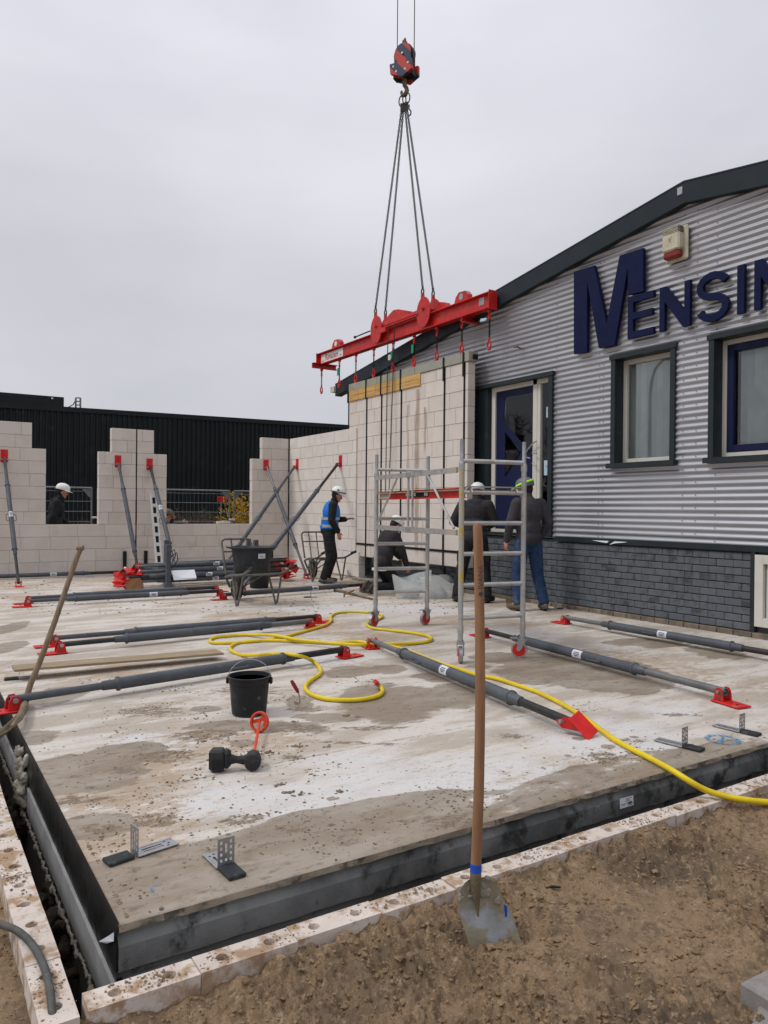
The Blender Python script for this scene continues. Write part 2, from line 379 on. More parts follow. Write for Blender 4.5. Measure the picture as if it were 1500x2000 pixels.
def glass_mat(name, tint, refl=.9, rough=.02):
    b = NB(name); b.t.nodes.remove(b.bsdf)
    g = b.n('ShaderNodeBsdfGlossy'); g.inputs[0].default_value = (1, 1, 1, 1); g.inputs['Roughness'].default_value = rough
    t = b.n('ShaderNodeBsdfTransparent'); t.inputs[0].default_value = (*tint, 1)
    f = b.n('ShaderNodeFresnel'); f.inputs[0].default_value = 1.5
    x = b.n('ShaderNodeMixShader'); b.l(f.outputs[0], x.inputs[0]); b.l(t.outputs[0], x.inputs[1]); b.l(g.outputs[0], x.inputs[2]); b.l(x.outputs[0], b.out.inputs[0])
    MAT[name] = b.m
glass_mat('glass', (.86, .89, .89))
# clear crumpled plastic
b = NB('clear_plastic'); b.col((.78, .82, .80)); b.rough(.28); b.bsdf.inputs['Alpha'].default_value = .5
b.bump(b.noise(16, 4, .7), .9, .03); MAT['clear_plastic'] = b.m
# corrugated silver sheet
b = NB('silver_sheet'); c = b.mix(b.ramp(b.noise(1.5, 5, .6, sc=(1, .4, 2)), .3, .7), (.42, .428, .455), (.36, .368, .395))
c = b.mix(b.ramp(b.noise(5, 6, .7, sc=(1, .25, 1)), .58, .85), c, (.30, .30, .32)); b.col(c); b.bsdf.inputs['Metallic'].default_value = .6; b.rough(.32); MAT['silver_sheet'] = b.m
# hook block with slanted red and blue bands
b = NB('striped'); wv = b.n('ShaderNodeTexWave', bands_direction='DIAGONAL'); wv.inputs['Scale'].default_value = 1.05; wv.inputs['Distortion'].default_value = 0
mp_ = b.n('ShaderNodeMapping'); mp_.inputs['Rotation'].default_value = (0, 0, 0); b.l(b.tc.outputs['Object'], mp_.inputs[0])
s_ = b.n('ShaderNodeSeparateXYZ'); b.l(mp_.outputs[0], s_.inputs[0])
v = b.math('FRACT', b.math('MULTIPLY', b.math('ADD', s_.outputs[1], b.math('MULTIPLY', s_.outputs[2], -.8)), 3.1)); st = b.ramp(v, .46, .5)
c = b.mix(st, (.50, .035, .02), (.022, .03, .075)); c = b.mix(b.ramp(b.noise(11, 6, .7), .55, .75), c, (.10, .07, .06)); b.col(c); b.rough(.6); MAT['striped'] = b.m
# stained wall panel: rusty runs low down from the pine boards
b = NB('panel_block'); 
c = b.mix(b.ramp(b.noise(3, 5, .6), .35, .65), (.68, .62, .56), (.63, .57, .515))
h = b.n('ShaderNodeHueSaturation'); b.l(c, h.inputs['Color']); b.l(b.ramp(b.oi.outputs['Random'], 0, 1, .965, 1.035), h.inputs['Value']); c = h.outputs[0]
ge = b.n('ShaderNodeNewGeometry'); sp = b.n('ShaderNodeSeparateXYZ'); b.l(ge.outputs['Position'], sp.inputs[0])
wz = b.noise(3, 5, .6, co=ge.outputs['Position'], sc=(1, 1, .5)); yy = b.math('ADD', sp.outputs[1], b.math('MULTIPLY', b.math('SUBTRACT', wz, .5), .16))
def band(c0, w, z0, z1, k):
    a = b.ramp(b.math('ABSOLUTE', b.math('SUBTRACT', yy, c0)), w*.35, w, 1, 0); zz = b.math('MULTIPLY', b.ramp(sp.outputs[2], z0-.3, z0), b.ramp(sp.outputs[2], z1, z1+.02, 1, 0)); return b.math('MULTIPLY', b.math('MULTIPLY', a, zz), k)
run = b.math('MAXIMUM', b.math('MAXIMUM', band(11.05, .09, .8, 3.55, .75), band(10.82, .05, 2.6, 3.2, .7)), band(11.35, .05, 2.2, 3.3, .5))
run = b.math('MULTIPLY', run, b.ramp(b.noise(6, 6, .7, co=ge.outputs['Position'], sc=(1, 3, .6)), .25, .6, .35, 1))
c = b.mix(run, c, (.27, .18, .115)); b.col(c); b.rough(.9); b.bump(b.noise(90, 5), .25, .004); MAT['panel_block'] = b.m

# ================================================================ GROUND
def grid_mesh(name, x0, x1, y0, y1, st, hf):
    nx = max(2, int(round((x1-x0)/st))+1); ny = max(2, int(round((y1-y0)/st))+1)
    X, Y = np.meshgrid(np.linspace(x0, x1, nx), np.linspace(y0, y1, ny)); Z = hf(X, Y)
    co = np.stack([X, Y, Z], -1).reshape(-1, 3)
    i = np.arange(nx*ny).reshape(ny, nx); q = np.stack([i[:-1, :-1], i[:-1, 1:], i[1:, 1:], i[1:, :-1]], -1).reshape(-1, 4)
    return co, q
def mesh_from(name, parts, mats, smooth=True, pm_idx=None):
    cs = []; qs = []; o = 0; mi = []
    for k, (c, q) in enumerate(parts): cs.append(c); qs.append(q+o); o += len(c); mi += [0 if pm_idx is None else pm_idx[k]]*len(q)
    C_ = np.concatenate(cs); Q = np.concatenate(qs)
    me = bpy.data.meshes.new(name); me.vertices.add(len(C_)); me.vertices.foreach_set('co', C_.astype(np.float32).ravel())
    me.loops.add(Q.size); me.loops.foreach_set('vertex_index', Q.astype(np.int32).ravel()); me.polygons.add(len(Q))
    me.polygons.foreach_set('loop_start', np.arange(0, Q.size, 4, dtype=np.int32)); me.polygons.foreach_set('use_smooth', [smooth]*len(Q))
    for m in mats: me.materials.append(m)
    me.polygons.foreach_set('material_index', mi); me.update(calc_edges=True)
    ob = bpy.data.objects.new(name, me); COL.objects.link(ob); return ob
LZ = -.10                                   # top of the limestone rows
FY0, FY1 = 2.345, 2.445                     # front row, outer and inner face
LX0, LX1 = .335, .442                       # left row
prints = [(2.75, 1.95, .5, .15), (3.2, 2.02, 1.2, .13), (2.3, 1.62, .9, .14), (3.6, 1.75, .3, .14), (1.9, 1.75, 1.4, .13), (2.6, 1.35, .2, .14), (4.1, 2.1, .8, .14), (3.0, 1.5, 2.2, .14), (1.5, 1.9, .6, .12), (2.05, 1.35, 2.0, .13), (3.45, 1.4, 1.1, .14), (4.5, 1.9, 1.6, .14)]
SHX, SHY = tuple(G(921, 1838, -.185))[:2]
def sand_h(X, Y):
    base = -.170 + .030*fbm(X, Y, 1.3, 3, 3) + .024*fbm(X, Y, 5, 3, 11)
    cl = fbm(X, Y, 13, 4, 23); cl2 = fbm(X, Y, 38, 3, 31)
    msk = np.clip((fbm(X, Y, 2.1, 3, 47)+.18)*3, 0, 1)
    rg = 1-np.abs(fbm(X+.03*cl, Y+.02*cl2, 17, 3, 91))*2.6; rg2 = 1-np.abs(fbm(X+.012*cl2, Y*1.25, 44, 2, 95))*2.6
    h = base + (.20+msk)*(.022*np.clip(cl+.1, 0, 1)*2 + .016*np.abs(cl2) + .020*np.clip(rg, 0, 1)**2 + .011*np.clip(rg2, 0, 1)**2) - .022 + .004*cl2 + .007*fbm(X+.01*cl*8, Y, 62, 2, 77)
    ridge = np.exp(-((Y-2.35)/.15)**2)*(.050+.026*np.clip(fbm(X, Y, 2.3, 2, 5)+.3, 0, 1)); h = h + ridge*(.75+cl*.6); h = h - .035*np.exp(-((X-SHX)**2+(Y-SHY)**2)/.012)
    for (px, py, a, L) in prints:
        u = (X-px)*math.cos(a)+(Y-py)*math.sin(a); v = -(X-px)*math.sin(a)+(Y-py)*math.cos(a)
        m = np.clip(1.4-((u/L)**2+(v/(L*.4))**2), 0, 1)
        m = np.clip(m*2.2, 0, 1); tread = np.where(((u*38+np.abs(v)*24) % 1) > .45, 1, 0)
        h = h*(1-m*.75) + m*.75*(-.178) + m*(tread*.010-.008)
        rim = np.exp(-((((u/L)**2+(v/(L*.4))**2)-1.5)/.35)**2); h = h + rim*.006*(1+cl)
    return np.minimum(h, -.106)
def left_h(X, Y): return -.19 + .03*fbm(X, Y, 1.7, 3, 61) + .02*fbm(X, Y, 9, 4, 63) + .006*np.abs(fbm(X, Y, 40, 3, 65))
far = []
def quad(x0, x1, y0, y1, z): far.append((np.array([[x0, y0, z], [x1, y0, z], [x1, y1, z], [x0, y1, z]], float), np.array([[0, 1, 2, 3]])))
near = [grid_mesh('a', -.5, 5.6, .9, FY0+.01, .0078, sand_h), grid_mesh('b', -.5, LX0+.01, FY0+.03, 6.2, .012, left_h)]
# coarser ground all round and on to the horizon
def mid_h(X, Y): return -.185 + .02*fbm(X, Y, 1.3, 3, 3)
near += [grid_mesh('c', 5.6, 12, -6, FY0+.01, .12, mid_h), grid_mesh('d', -.5, 5.6, -6, .9, .08, mid_h), grid_mesh('e', -8, -.5, -6, 17, .12, mid_h), grid_mesh('f', -.5, LX0+.01, 6.2, 17, .06, left_h)]
quad(-300, 300, 17, 500, -.16); quad(-300, -8, -200, 17, -.19); quad(12, 300, -200, 17, -.19); quad(-8, 12, -200, -6, -.19); quad(8.2, 12, FY0, 17, -.19)
b = NB('sand'); co = b.tc.outputs['Object']
n1 = b.noise(3.1, 7, .65, co); n2 = b.noise(21, 6, .7, co); n3 = b.noise(120, 4, .6, co)
c = b.mix(b.ramp(n1, .38, .62), (.160, .102, .053), (.225, .147, .080)); c = b.mix(b.ramp(n2, .5, .72), c, (.075, .049, .028)); c = b.mix(b.ramp(n3, .56, .68), c, (.30, .21, .125))
c = b.mix(b.ramp(b.noise(1.1, 5, .6, co), .52, .68), c, (.085, .060, .038)); c = b.mix(b.ramp(b.noise(8, 7, .7, co), .53, .62), c, (.125, .084, .048)); c = b.mix(b.ramp(b.noise(25, 6, .75, co), .55, .63), c, (.27, .19, .115))
c = b.mix(b.ramp(b.noise(58, 5, .75, co), .58, .66), c, (.050, .035, .023))
b.col(c); b.rough(b.ramp(n2, .3, .7, .75, .95)); hh = b.math('ADD', b.math('MULTIPLY', n2, .6), b.math('MULTIPLY', n3, .35)); b.bump(hh, .9, .012); MAT['sand'] = b.m
ground = mesh_from('ground', near+far, [MAT['sand']]); kind(ground, 'structure'); ground['label'] = 'trodden wet brown sand with clods and boot prints'

# loose clods and pebbles in the sand (nobody could count them)
def lumps(name, pts, mat, seed=1):
    rng = np.random.RandomState(seed); t = []
    ico = [(0, 0, 1), (.89, 0, .45), (.28, .85, .45), (-.72, .53, .45), (-.72, -.53, .45), (.28, -.85, .45), (.72, .53, -.45), (-.28, .85, -.45), (-.89, 0, -.45), (-.28, -.85, -.45), (.72, -.53, -.45), (0, 0, -1)]
    fi = [(0, 1, 2), (0, 2, 3), (0, 3, 4), (0, 4, 5), (0, 5, 1), (1, 6, 2), (2, 7, 3), (3, 8, 4), (4, 9, 5), (5, 10, 1), (6, 7, 2), (7, 8, 3), (8, 9, 4), (9, 10, 5), (10, 6, 1), (11, 7, 6), (11, 8, 7), (11, 9, 8), (11, 10, 9), (11, 6, 10)]
    ico = np.array(ico); V = []; F = []
    for k, (x, y, z, s, fl) in enumerate(pts):
        a = rng.rand()*6.28; sc = np.array([s*(.7+.9*rng.rand()), s*(.6+.5*rng.rand()), s*fl*(.6+.6*rng.rand())])
        v = ico*(1+.5*(rng.rand(12, 1)-.5))*sc; v = np.stack([v[:, 0]*math.cos(a)-v[:, 1]*math.sin(a), v[:, 0]*math.sin(a)+v[:, 1]*math.cos(a), v[:, 2]], 1)+np.array([x, y, z])
        V.append(v); F += [(i+12*k, j+12*k, l+12*k) for i, j, l in fi]
    me = bpy.data.meshes.new(name); me.from_pydata(np.concatenate(V).tolist(), [], F); me.materials.append(mat)
    o = bpy.data.objects.new(name, me); COL.objects.link(o); return kind(o, 'stuff')
rng = np.random.RandomState(3); P_ = []
for k in range(16000):
    x = rng.uniform(.2, 5.4); y = rng.uniform(1.1, 2.335)
    d = float(fbm(np.array(x), np.array(y), 2.1, 3, 47)); 
    if rng.rand() > .25+2.2*max(0, d+.12) + (.8 if y > 2.2 else 0): continue
    z = float(sand_h(np.array(x), np.array(y))); s = .0018+.0095*rng.rand()**4
    P_.append((x, y, z+s*.15, s, .75))
for k in range(70):
    cx = rng.uniform(.4, 5.2); cy = rng.uniform(1.3, 2.3)
    for q in range(22):
        x = rng.normal(cx, .05); y = min(2.335, rng.normal(cy, .03)); s = .003+.014*rng.rand()**2.5; P_.append((x, y, float(sand_h(np.array(x), np.array(y)))+s*.1, s, .6))
for k in range(1500):
    x = rng.uniform(-.4, .33); y = rng.uniform(2.4, 5.5); z = float(left_h(np.array(x), np.array(y))); s = .003+.010*rng.rand()**3; P_.append((x, y, z+s*.3, s, .75))
o = lumps('sand_clods', P_, MAT['clod']); o['label'] = 'crumbs and clods of damp sand lying on the trodden sand'; o['category'] = 'clods'

def rough_lump(o, vox, amp):
    q = o.modifiers.new('r', 'REMESH'); q.mode = 'VOXEL'; q.voxel_size = vox; q.use_smooth_shade = True
    tx = bpy.data.textures.new('lump', 'CLOUDS'); tx.noise_scale = amp*1.1; tx.noise_depth = 3
    d = o.modifiers.new('d', 'DISPLACE'); d.texture = tx; d.strength = amp*1.6; d.mid_level = .55; d.texture_coords = 'LOCAL'; return o
# ================================================================ FLOOR SLAB
SX0, SY0, SX1, SY1 = .615, 2.595, 8.03, 16.45
wets = []     # (cx, cy, rx, ry, angle, strength)
def spot(px, py, wpx, hpx, k, ang=None):
    c = G(px, py); a = G(px-wpx/2, py); bb = G(px+wpx/2, py); u = G(px, py-hpx/2); d = G(px, py+hpx/2)
    wets.append((c.x, c.y, (bb-a).length/2, (u-d).length/2, math.atan2(bb.y-a.y, bb.x-a.x), k))
spot(790, 1368, 250, 62, 1); spot(905, 1345, 120, 30, .8); spot(690, 1312, 100, 26, .9); spot(760, 1307, 80, 20, .9); spot(585, 1370, 60, 25, .6)
spot(1110, 1312, 330, 66, 1.1); spot(1010, 1285, 150, 25, .9); spot(1260, 1255, 160, 20, .6); spot(1400, 1275, 120, 26, .5); spot(870, 1322, 120, 18, .6)
spot(150, 1508, 240, 78, 1.3); spot(250, 1470, 160, 44, .9); spot(60, 1440, 90, 30, .7); spot(180, 1615, 150, 52, .9); spot(110, 1360, 110, 30, 1)
spot(10, 1228, 60, 26, 1.2); spot(15, 1265, 70, 22, 1); spot(440, 1418, 180, 22, .6); spot(560, 1420, 200, 26, .55); spot(470, 1450, 60, 14, .7); spot(400, 1385, 60, 15, .6)
spot(640, 1400, 160, 20, .6); spot(1325, 1485, 70, 30, .8); spot(740, 1160, 160, 12, .5)
whites = []
def wspot(px, py, w, h, k):
    n = len(wets); spot(px, py, w, h, k); whites.append(wets.pop())
wspot(900, 1520, 520, 110, 1.2); wspot(560, 1560, 420, 70, 1); wspot(300, 1448, 180, 36, 1.1); wspot(1180, 1440, 300, 90, .8); wspot(620, 1285, 260, 40, .7); wspot(190, 1585, 200, 18, 1.3)
wspot(700, 1190, 500, 26, .6); wspot(400, 1230, 360, 26, .5); wspot(1300, 1390, 200, 40, .5); wspot(330, 1705, 150, 20, 1.2); wspot(230, 1755, 80, 20, 1.2); wspot(700, 1480, 300, 30, .6); wspot(960, 1240, 200, 26, .6)
muds = []
def mspot(px, py, w, h, k): spot(px, py, w, h, k); muds.append(wets.pop())
for a_ in ((400, 1435, 170, 26, .8), (330, 1475, 160, 34, .7), (250, 1500, 120, 30, .5), (560, 1420, 200, 26, .8), (600, 1385, 120, 18, .6), (300, 1600, 110, 34, .9), (480, 1600, 120, 22, .9), (200, 1620, 120, 22, .8), (570, 1480, 60, 12, 1), (1180, 1478, 90, 22, .7), (1000, 1440, 120, 16, .5), (480, 1350, 300, 30, .5), (300, 1390, 200, 26, .6), (570, 1620, 90, 20, .6), (740, 1420, 200, 12, .6), (900, 1600, 200, 34, .6), (1230, 1445, 120, 12, .5), (260, 1700, 90, 18, .5), (1330, 1395, 160, 12, .5), (160, 1560, 160, 20, .9), (700, 1450, 300, 8, .7)): mspot(*a_)
for a_ in ((1188, 1459, 26, 8, 1.2), (1185, 1485, 30, 9, 1.2), (1131, 1443, 26, 6, 1.1), (1107, 1476, 14, 5, 1.1), (1240, 1440, 18, 5, 1), (650, 1560, 26, 6, .9), (1060, 1500, 14, 4, 1)): spot(*a_)
def ell_field(X, Y, lst, seed):
    wx = fbm(X, Y, 1.6, 4, seed)*.34; wy = fbm(X, Y, 1.9, 4, seed+9)*.26; out = np.zeros_like(X)
    for (cx, cy, rx, ry, a, k) in lst:
        dx = X-cx+wx*rx; dy = Y-cy+wy*ry*2; u = dx*math.cos(a)+dy*math.sin(a); v = -dx*math.sin(a)+dy*math.cos(a)
        out = np.maximum(out, k*np.clip(1.25-np.sqrt((u/rx)**2+(v/ry)**2), 0, 1)*2)
    return out
def slab_fields(X, Y):
    wet = ell_field(X, Y, wets, 5)
    edge = SY0 + .52 + .20*fbm(X, Y*0, .9, 3, 88) - .30*np.clip((X-1.55)/1.0, 0, 1)        # damp band along the front edge
    band = np.clip((edge-Y)/.05, 0, 1)*np.clip(1.35-np.abs(fbm(X, Y, 3, 3, 4))*.8, 0, 1)
    band = np.where(X > 2.3, band*.6, band); wet = np.maximum(wet, band)
    wh = ell_field(X, Y, whites, 55)
    di = np.clip(fbm(X, Y, 1.2, 4, 90)*1.2+.35+.35*np.clip((Y-9)/5, 0, 1), 0, 1)
    mu_ = ell_field(X, Y, muds, 71)
    return np.clip(wet, 0, 1), np.clip(wh, 0, 1), di, np.clip(mu_, 0, 1)
def slab_h(X, Y):
    ph = ((Y-SY0) % 1.2); ph = np.minimum(ph, 1.2-ph); return -.004*np.exp(-(ph/.012)**2) + .0015*fbm(X, Y, 8, 3, 2) + .003*fbm(X, Y, .8, 2, 14) - np.exp(-((Y-SY0)/.012)**2)*.006
gs = [grid_mesh('s1', SX0, 6.0, SY0, 7.4, .02, slab_h), grid_mesh('s2', 6.0, SX1, SY0, 7.4, .04, slab_h), grid_mesh('s3', SX0, SX1, 7.4, SY1, .05, slab_h)]
slab = mesh_from('slab_surface', gs, [])
co = np.empty(len(slab.data.vertices)*3, np.float32); slab.data.vertices.foreach_get('co', co); co = co.reshape(-1, 3)
for nm, ar in zip(('wet', 'white', 'dirt', 'mud'), slab_fields(co[:, 0].astype(float), co[:, 1].astype(float))):
    at = slab.data.attributes.new(nm, 'FLOAT', 'POINT'); at.data.foreach_set('value', ar.astype(np.float32))
b = NB('slab_concrete'); co_ = b.tc.outputs['Object']
def attr(n): q = b.n('ShaderNodeAttribute', attribute_name=n); return q.outputs['Fac']
na = b.noise(2.2, 8, .62, co_, sc=(.55, 1.5, 1)); nb_ = b.noise(14, 7, .68, co_, sc=(.7, 1.3, 1)); nc = b.noise(75, 5, .6, co_); nd = b.noise(5.5, 8, .7, co_, sc=(.5, 1.6, 1))
c = b.mix(b.ramp(na, .42, .58), (.40, .345, .285), (.55, .505, .455))
wv_ = b.math('ADD', attr('white'), b.math('MULTIPLY', b.math('SUBTRACT', nd, .5), 2.4)); c = b.mix(b.ramp(wv_, .05, 1.3), c, (.56, .545, .53))
dv_ = b.math('ADD', attr('dirt'), b.math('MULTIPLY', b.math('SUBTRACT', nb_, .5), 3.2)); c = b.mix(b.math('MULTIPLY', b.ramp(dv_, .62, .95), .60), c, (.34, .235, .14))
we = b.math('ADD', attr('wet'), b.math('ADD', b.math('MULTIPLY', b.math('SUBTRACT', nd, .5), 1.7), b.math('MULTIPLY', b.math('SUBTRACT', nb_, .5), .5))); wm = b.ramp(we, .34, .50)
wc = b.mix(b.ramp(na, .35, .65), (.20, .15, .10), (.28, .235, .185)); wc = b.mix(b.ramp(nb_, .52, .66), wc, (.13, .098, .066)); c = b.mix(b.math('MULTIPLY', wm, .85), c, wc)
sp_ = b.vor(44, co_, sc=(.8, 1.3, 1)); spk = b.math('MULTIPLY', b.ramp(sp_, .10, .16, 1, 0), b.ramp(b.noise(6, 5, .7, co_), .50, .60)); c = b.mix(b.math('MULTIPLY', spk, .75), c, (.10, .075, .05))
sp2 = b.ramp(b.noise(26, 8, .8, co_, sc=(.6, 1.5, 1)), .575, .61); c = b.mix(b.math('MULTIPLY', sp2, .6), c, (.20, .14, .088)); sp3_ = b.ramp(b.noise(9, 9, .85, co_, sc=(.5, 1.8, 1)), .60, .63); c = b.mix(b.math('MULTIPLY', sp3_, .6), c, (.13, .098, .066))
mv_ = b.math('ADD', attr('mud'), b.math('MULTIPLY', b.math('SUBTRACT', b.noise(20, 8, .8, co_, sc=(.6, 1.4, 1)), .5), 4.2)); c = b.mix(b.math('MULTIPLY', b.math('MULTIPLY', b.ramp(mv_, .72, .95), b.ramp(attr('mud'), .02, .15)), .85), c, b.mix(b.ramp(nc, .4, .6), (.21, .145, .088), (.105, .078, .052)))
sx_ = b.n('ShaderNodeSeparateXYZ'); b.l(co_, sx_.inputs[0])
jl = b.math('FRACT', b.math('DIVIDE', b.math('SUBTRACT', sx_.outputs[1], SY0), 1.2)); jd = b.math('MINIMUM', jl, b.math('SUBTRACT', 1, jl))
jm = b.math('MULTIPLY', b.ramp(jd, .002, .012, 1, 0), b.ramp(b.noise(9, 5, .7, co_), .40, .55)); c = b.mix(b.math('MULTIPLY', jm, .6), c, (.16, .12, .085))
b.col(c); b.rough(b.ramp(wm, 0, 1, .88, .55)); b.bump(b.math('ADD', b.math('MULTIPLY', nb_, .7), b.math('MULTIPLY', nc, .4)), .45, .006); MAT['slab_concrete'] = b.m
slab.data.materials.append(b.m)
kind(slab, 'structure'); slab['label'] = 'stained pale concrete floor with damp patches'
# sides of the slab with their moulded profile
mb = MB(); pr = [(0, -.006), (-.006, -.028), (.014, -.030), (.016, -.052), (-.002, -.080), (0, -.165), (.03, -.175), (.03, -.60)]
n = 90
for i in range(n+1):
    x = SX0 + (SX1-SX0)*i/n; j = .004*math.sin(i*3.1)+.003*math.sin(i*7.7)
    for k, (dy, z) in enumerate(pr): mb.v.append((x, SY0+dy-(j*.6 if k in (1, 5) else 0), z + (j if k in (1, 5, 6) else 0)))
for i in range(n):
    for k in range(len(pr)-1): mb.f.append((i*8+k, (i+1)*8+k, (i+1)*8+k+1, i*8+k+1)); mb.m.append(1 if k < 2 else 0)
pm('slab_lip', (.27, .225, .17), (.15, .13, .10), 6, .85, bump=.7, bscale=40, dirt=(.075, .065, .05), dscale=8, dlo=.5, dhi=.6)
kind(mb.build('slab_front_face', [MAT['concrete_dark'], MAT['slab_lip']]), 'structure')
# left side: black foil on the slab edge, concrete beam below, ragged mortar, foundation board
mb = MB(); n = 120
for i in range(n+1):
    y = SY0-.004 + (12-SY0)*i/n; w = .003*math.sin(i*.9)+.002*math.sin(i*2.3+1)
    for dx, z in ((0, .006), (-.006+w*.4, -.02), (-.010+w, -.11), (-.006-w*.1, -.200), (.02, -.201)): mb.v.append((SX0+dx, y, z))
for i in range(n):
    for k in range(4): mb.f.append((i*5+k, i*5+k+1, (i+1)*5+k+1, (i+1)*5+k)); mb.m.append(0)
foil = kind(mb.build('slab_edge_foil', MAT['foil'], smooth=True), 'structure')
mb = MB(); mb.box((SX0+.108, 7.3, -.27), (.252, 9.4, .135)); kind(mb.build('foundation_beam', MAT['concrete_mid']), 'structure')
mb = MB(); mb.box((SX0+.142, 7.3, -.56), (.31, 9.4, .40)); kind(mb.build('foundation_board', MAT['board_grey']), 'structure')
mb = MB()
rr = random.Random(5); y = 2.62
while y < 9:
    s = rr.uniform(.005, .0095)
    mb.ell((SX0-.028+rr.uniform(-.006, .004), y, -.352+rr.uniform(-.008, .008)), (s*.9, s*1.7, s*1.1), nu=7, nv=5); y += s*1.35
    if rr.random() < .05: mb.ell((SX0-.035, y, -.36), (s*1.4, s*2.4, s*2.2), nu=8, nv=5)
o = kind(mb.build('mortar_bead', MAT['mortar'], smooth=True), 'stuff'); rough_lump(o, .005, .004); o['label'] = 'ragged line of squeezed mortar along the foundation beam'; o['category'] = 'mortar'
# grey lump of mortar hanging over the foil
mb = MB(); rr = random.Random(8); g = P0 = Vector((SX0, 4.83, 0))
for k in range(60): mb.ell((SX0-.012-rr.random()*.03, 4.80+rr.uniform(-.10, .12), .01-rr.random()**.7*.33), (rr.uniform(.012, .03), rr.uniform(.02, .05), rr.uniform(.02, .045)), nu=8, nv=6)
o = rough_lump(mb.build('mortar_lump', MAT['mortar'], smooth=True), .008, .016); tag(o, 'grey-brown mortar spill drooping over the black foil at the slab edge', 'mortar'); origin(o, (SX0-.03, 4.8, -.3))
# loose piece of tape at the corner of the foil
o = MB(); o.prism([(SX0-.014, 2.60, -.025), (SX0-.014, 2.60, -.055), (SX0-.02, 2.68, -.10), (SX0-.03, 2.75, -.125), (SX0-.018, 2.66, -.065)], (-.001, -.001, 0)); o = o.build('tape_strip', MAT['sticker']); tag(o, 'pale strip of loose tape on the black foil at the slab corner', 'tape'); origin(o, (SX0, 2.6, -.1))
# trench
mb = MB(); mb.box((.5, 8.3, -.80), (.5, 17, .3)); mb.box((4.2, 2.52, -.80), (8.2, .45, .3)); kind(mb.build('trench_floor', MAT['trench_soil']), 'structure')
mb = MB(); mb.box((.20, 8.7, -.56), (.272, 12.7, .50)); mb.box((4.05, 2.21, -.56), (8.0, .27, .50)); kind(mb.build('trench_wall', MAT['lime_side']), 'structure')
mb = MB(); rr = random.Random(11)
for k in range(170):
    y = rr.choice([2.62, 3.55, 4.9])+rr.gauss(0, .16); mb.ell((rr.uniform(.45, .60), max(2.5, y), -.52+rr.random()*.16), (rr.uniform(.02, .05),)*2+(rr.uniform(.02, .04),), nu=8, nv=6)
o = kind(rough_lump(mb.build('trench_rubble', MAT['trench_soil'], smooth=True), .012, .025), 'stuff'); o['label'] = 'lumps of soil and mortar fallen in the narrow trench'; o['category'] = 'rubble'

# ================================================================ LIMESTONE ROWS (perforated blocks)
_bm = {}
def perforated(L, Wd=.1, H=.12, nh=2, seed=0):
    """block along local x, holes recessed in its top"""
    key = (round(L, 3), round(Wd, 3), nh, seed)
    if key in _bm: return _bm[key]
    mb = MB(); rr = random.Random(seed); hw = Wd/2; cell = L/nh; N = 16
    for c in range(nh):
        x0 = -L/2+c*cell; x1 = x0+cell; cx = (x0+x1)/2; r = .021; per = []
        for j in range(N):
            a = 2*math.pi*j/N; dx, dy = math.cos(a), math.sin(a); s = min((cell/2)/abs(dx) if abs(dx) > 1e-9 else 9, hw/abs(dy) if abs(dy) > 1e-9 else 9); per.append((cx+dx*s, dy*s, 0))
        # snap nearest to corners
        for sx in (-1, 1):
            for sy in (-1, 1):
                t = (cx+sx*cell/2, sy*hw); k = min(range(N), key=lambda q: (per[q][0]-t[0])**2+(per[q][1]-t[1])**2); per[k] = (*t, 0)
        o = len(mb.v); mb.v += per
        for rad, z in ((r, 0), (r*.96, -.004), (r*.9, -.022)): mb.v += [(cx+rad*math.cos(2*math.pi*j/N), rad*math.sin(2*math.pi*j/N), z) for j in range(N)]
        for k in range(3):
            for j in range(N): mb.f.append((o+k*N+j, o+k*N+(j+1) % N, o+(k+1)*N+(j+1) % N, o+(k+1)*N+j)); mb.m.append(0)
        mb.f.append(tuple(o+3*N+j for j in range(N))); mb.m.append(0)
    a, d = L/2, hw
    for q in ([(-a, -d, 0), (a, -d, 0), (a, -d, -H), (-a, -d, -H)], [(a, d, 0), (-a, d, 0), (-a, d, -H), (a, d, -H)], [(a, -d, 0), (a, d, 0), (a, d, -H), (a, -d, -H)], [(-a, d, 0), (-a, -d, 0), (-a, -d, -H), (-a, d, -H)]): mb.add(q[::-1], [(0, 1, 2, 3)])
    ob = mb.build('block', MAT['lime']); me = ob.data; bpy.data.objects.remove(ob); _bm[key] = me; return me
row = thing('block_row', 'low row of pale perforated limestone blocks along the front of the slab, beside the sand', 'block row', (4, 2.395, LZ), world=False)
x = .47; i = 0
while x < 7.9:
    L = .345; o = bpy.data.objects.new('block', perforated(L-.0018)); COL.objects.link(o); o.parent = row
    o.location = (x+L/2-4, rr.uniform(-.003, .003), rr.uniform(-.004, .004)); o.rotation_euler = (rr.uniform(-.01, .01), rr.uniform(-.008, .008), rr.uniform(-.008, .008)); x += L; i += 1
row2 = thing('block_row', 'low row of perforated limestone blocks left of the slab, crossed by a grey hose', 'block row', (.39, 5, LZ), world=False)
y = 2.33
while y < 10:
    L = .345; o = bpy.data.objects.new('block', perforated(L-.0018, .107)); COL.objects.link(o); o.parent = row2
    o.location = (rr.uniform(-.003, .003), y+L/2-5, rr.uniform(-.004, .004)); o.rotation_euler = (rr.uniform(-.01, .01), rr.uniform(-.01, .01), R(90)+rr.uniform(-.008, .008)); y += L
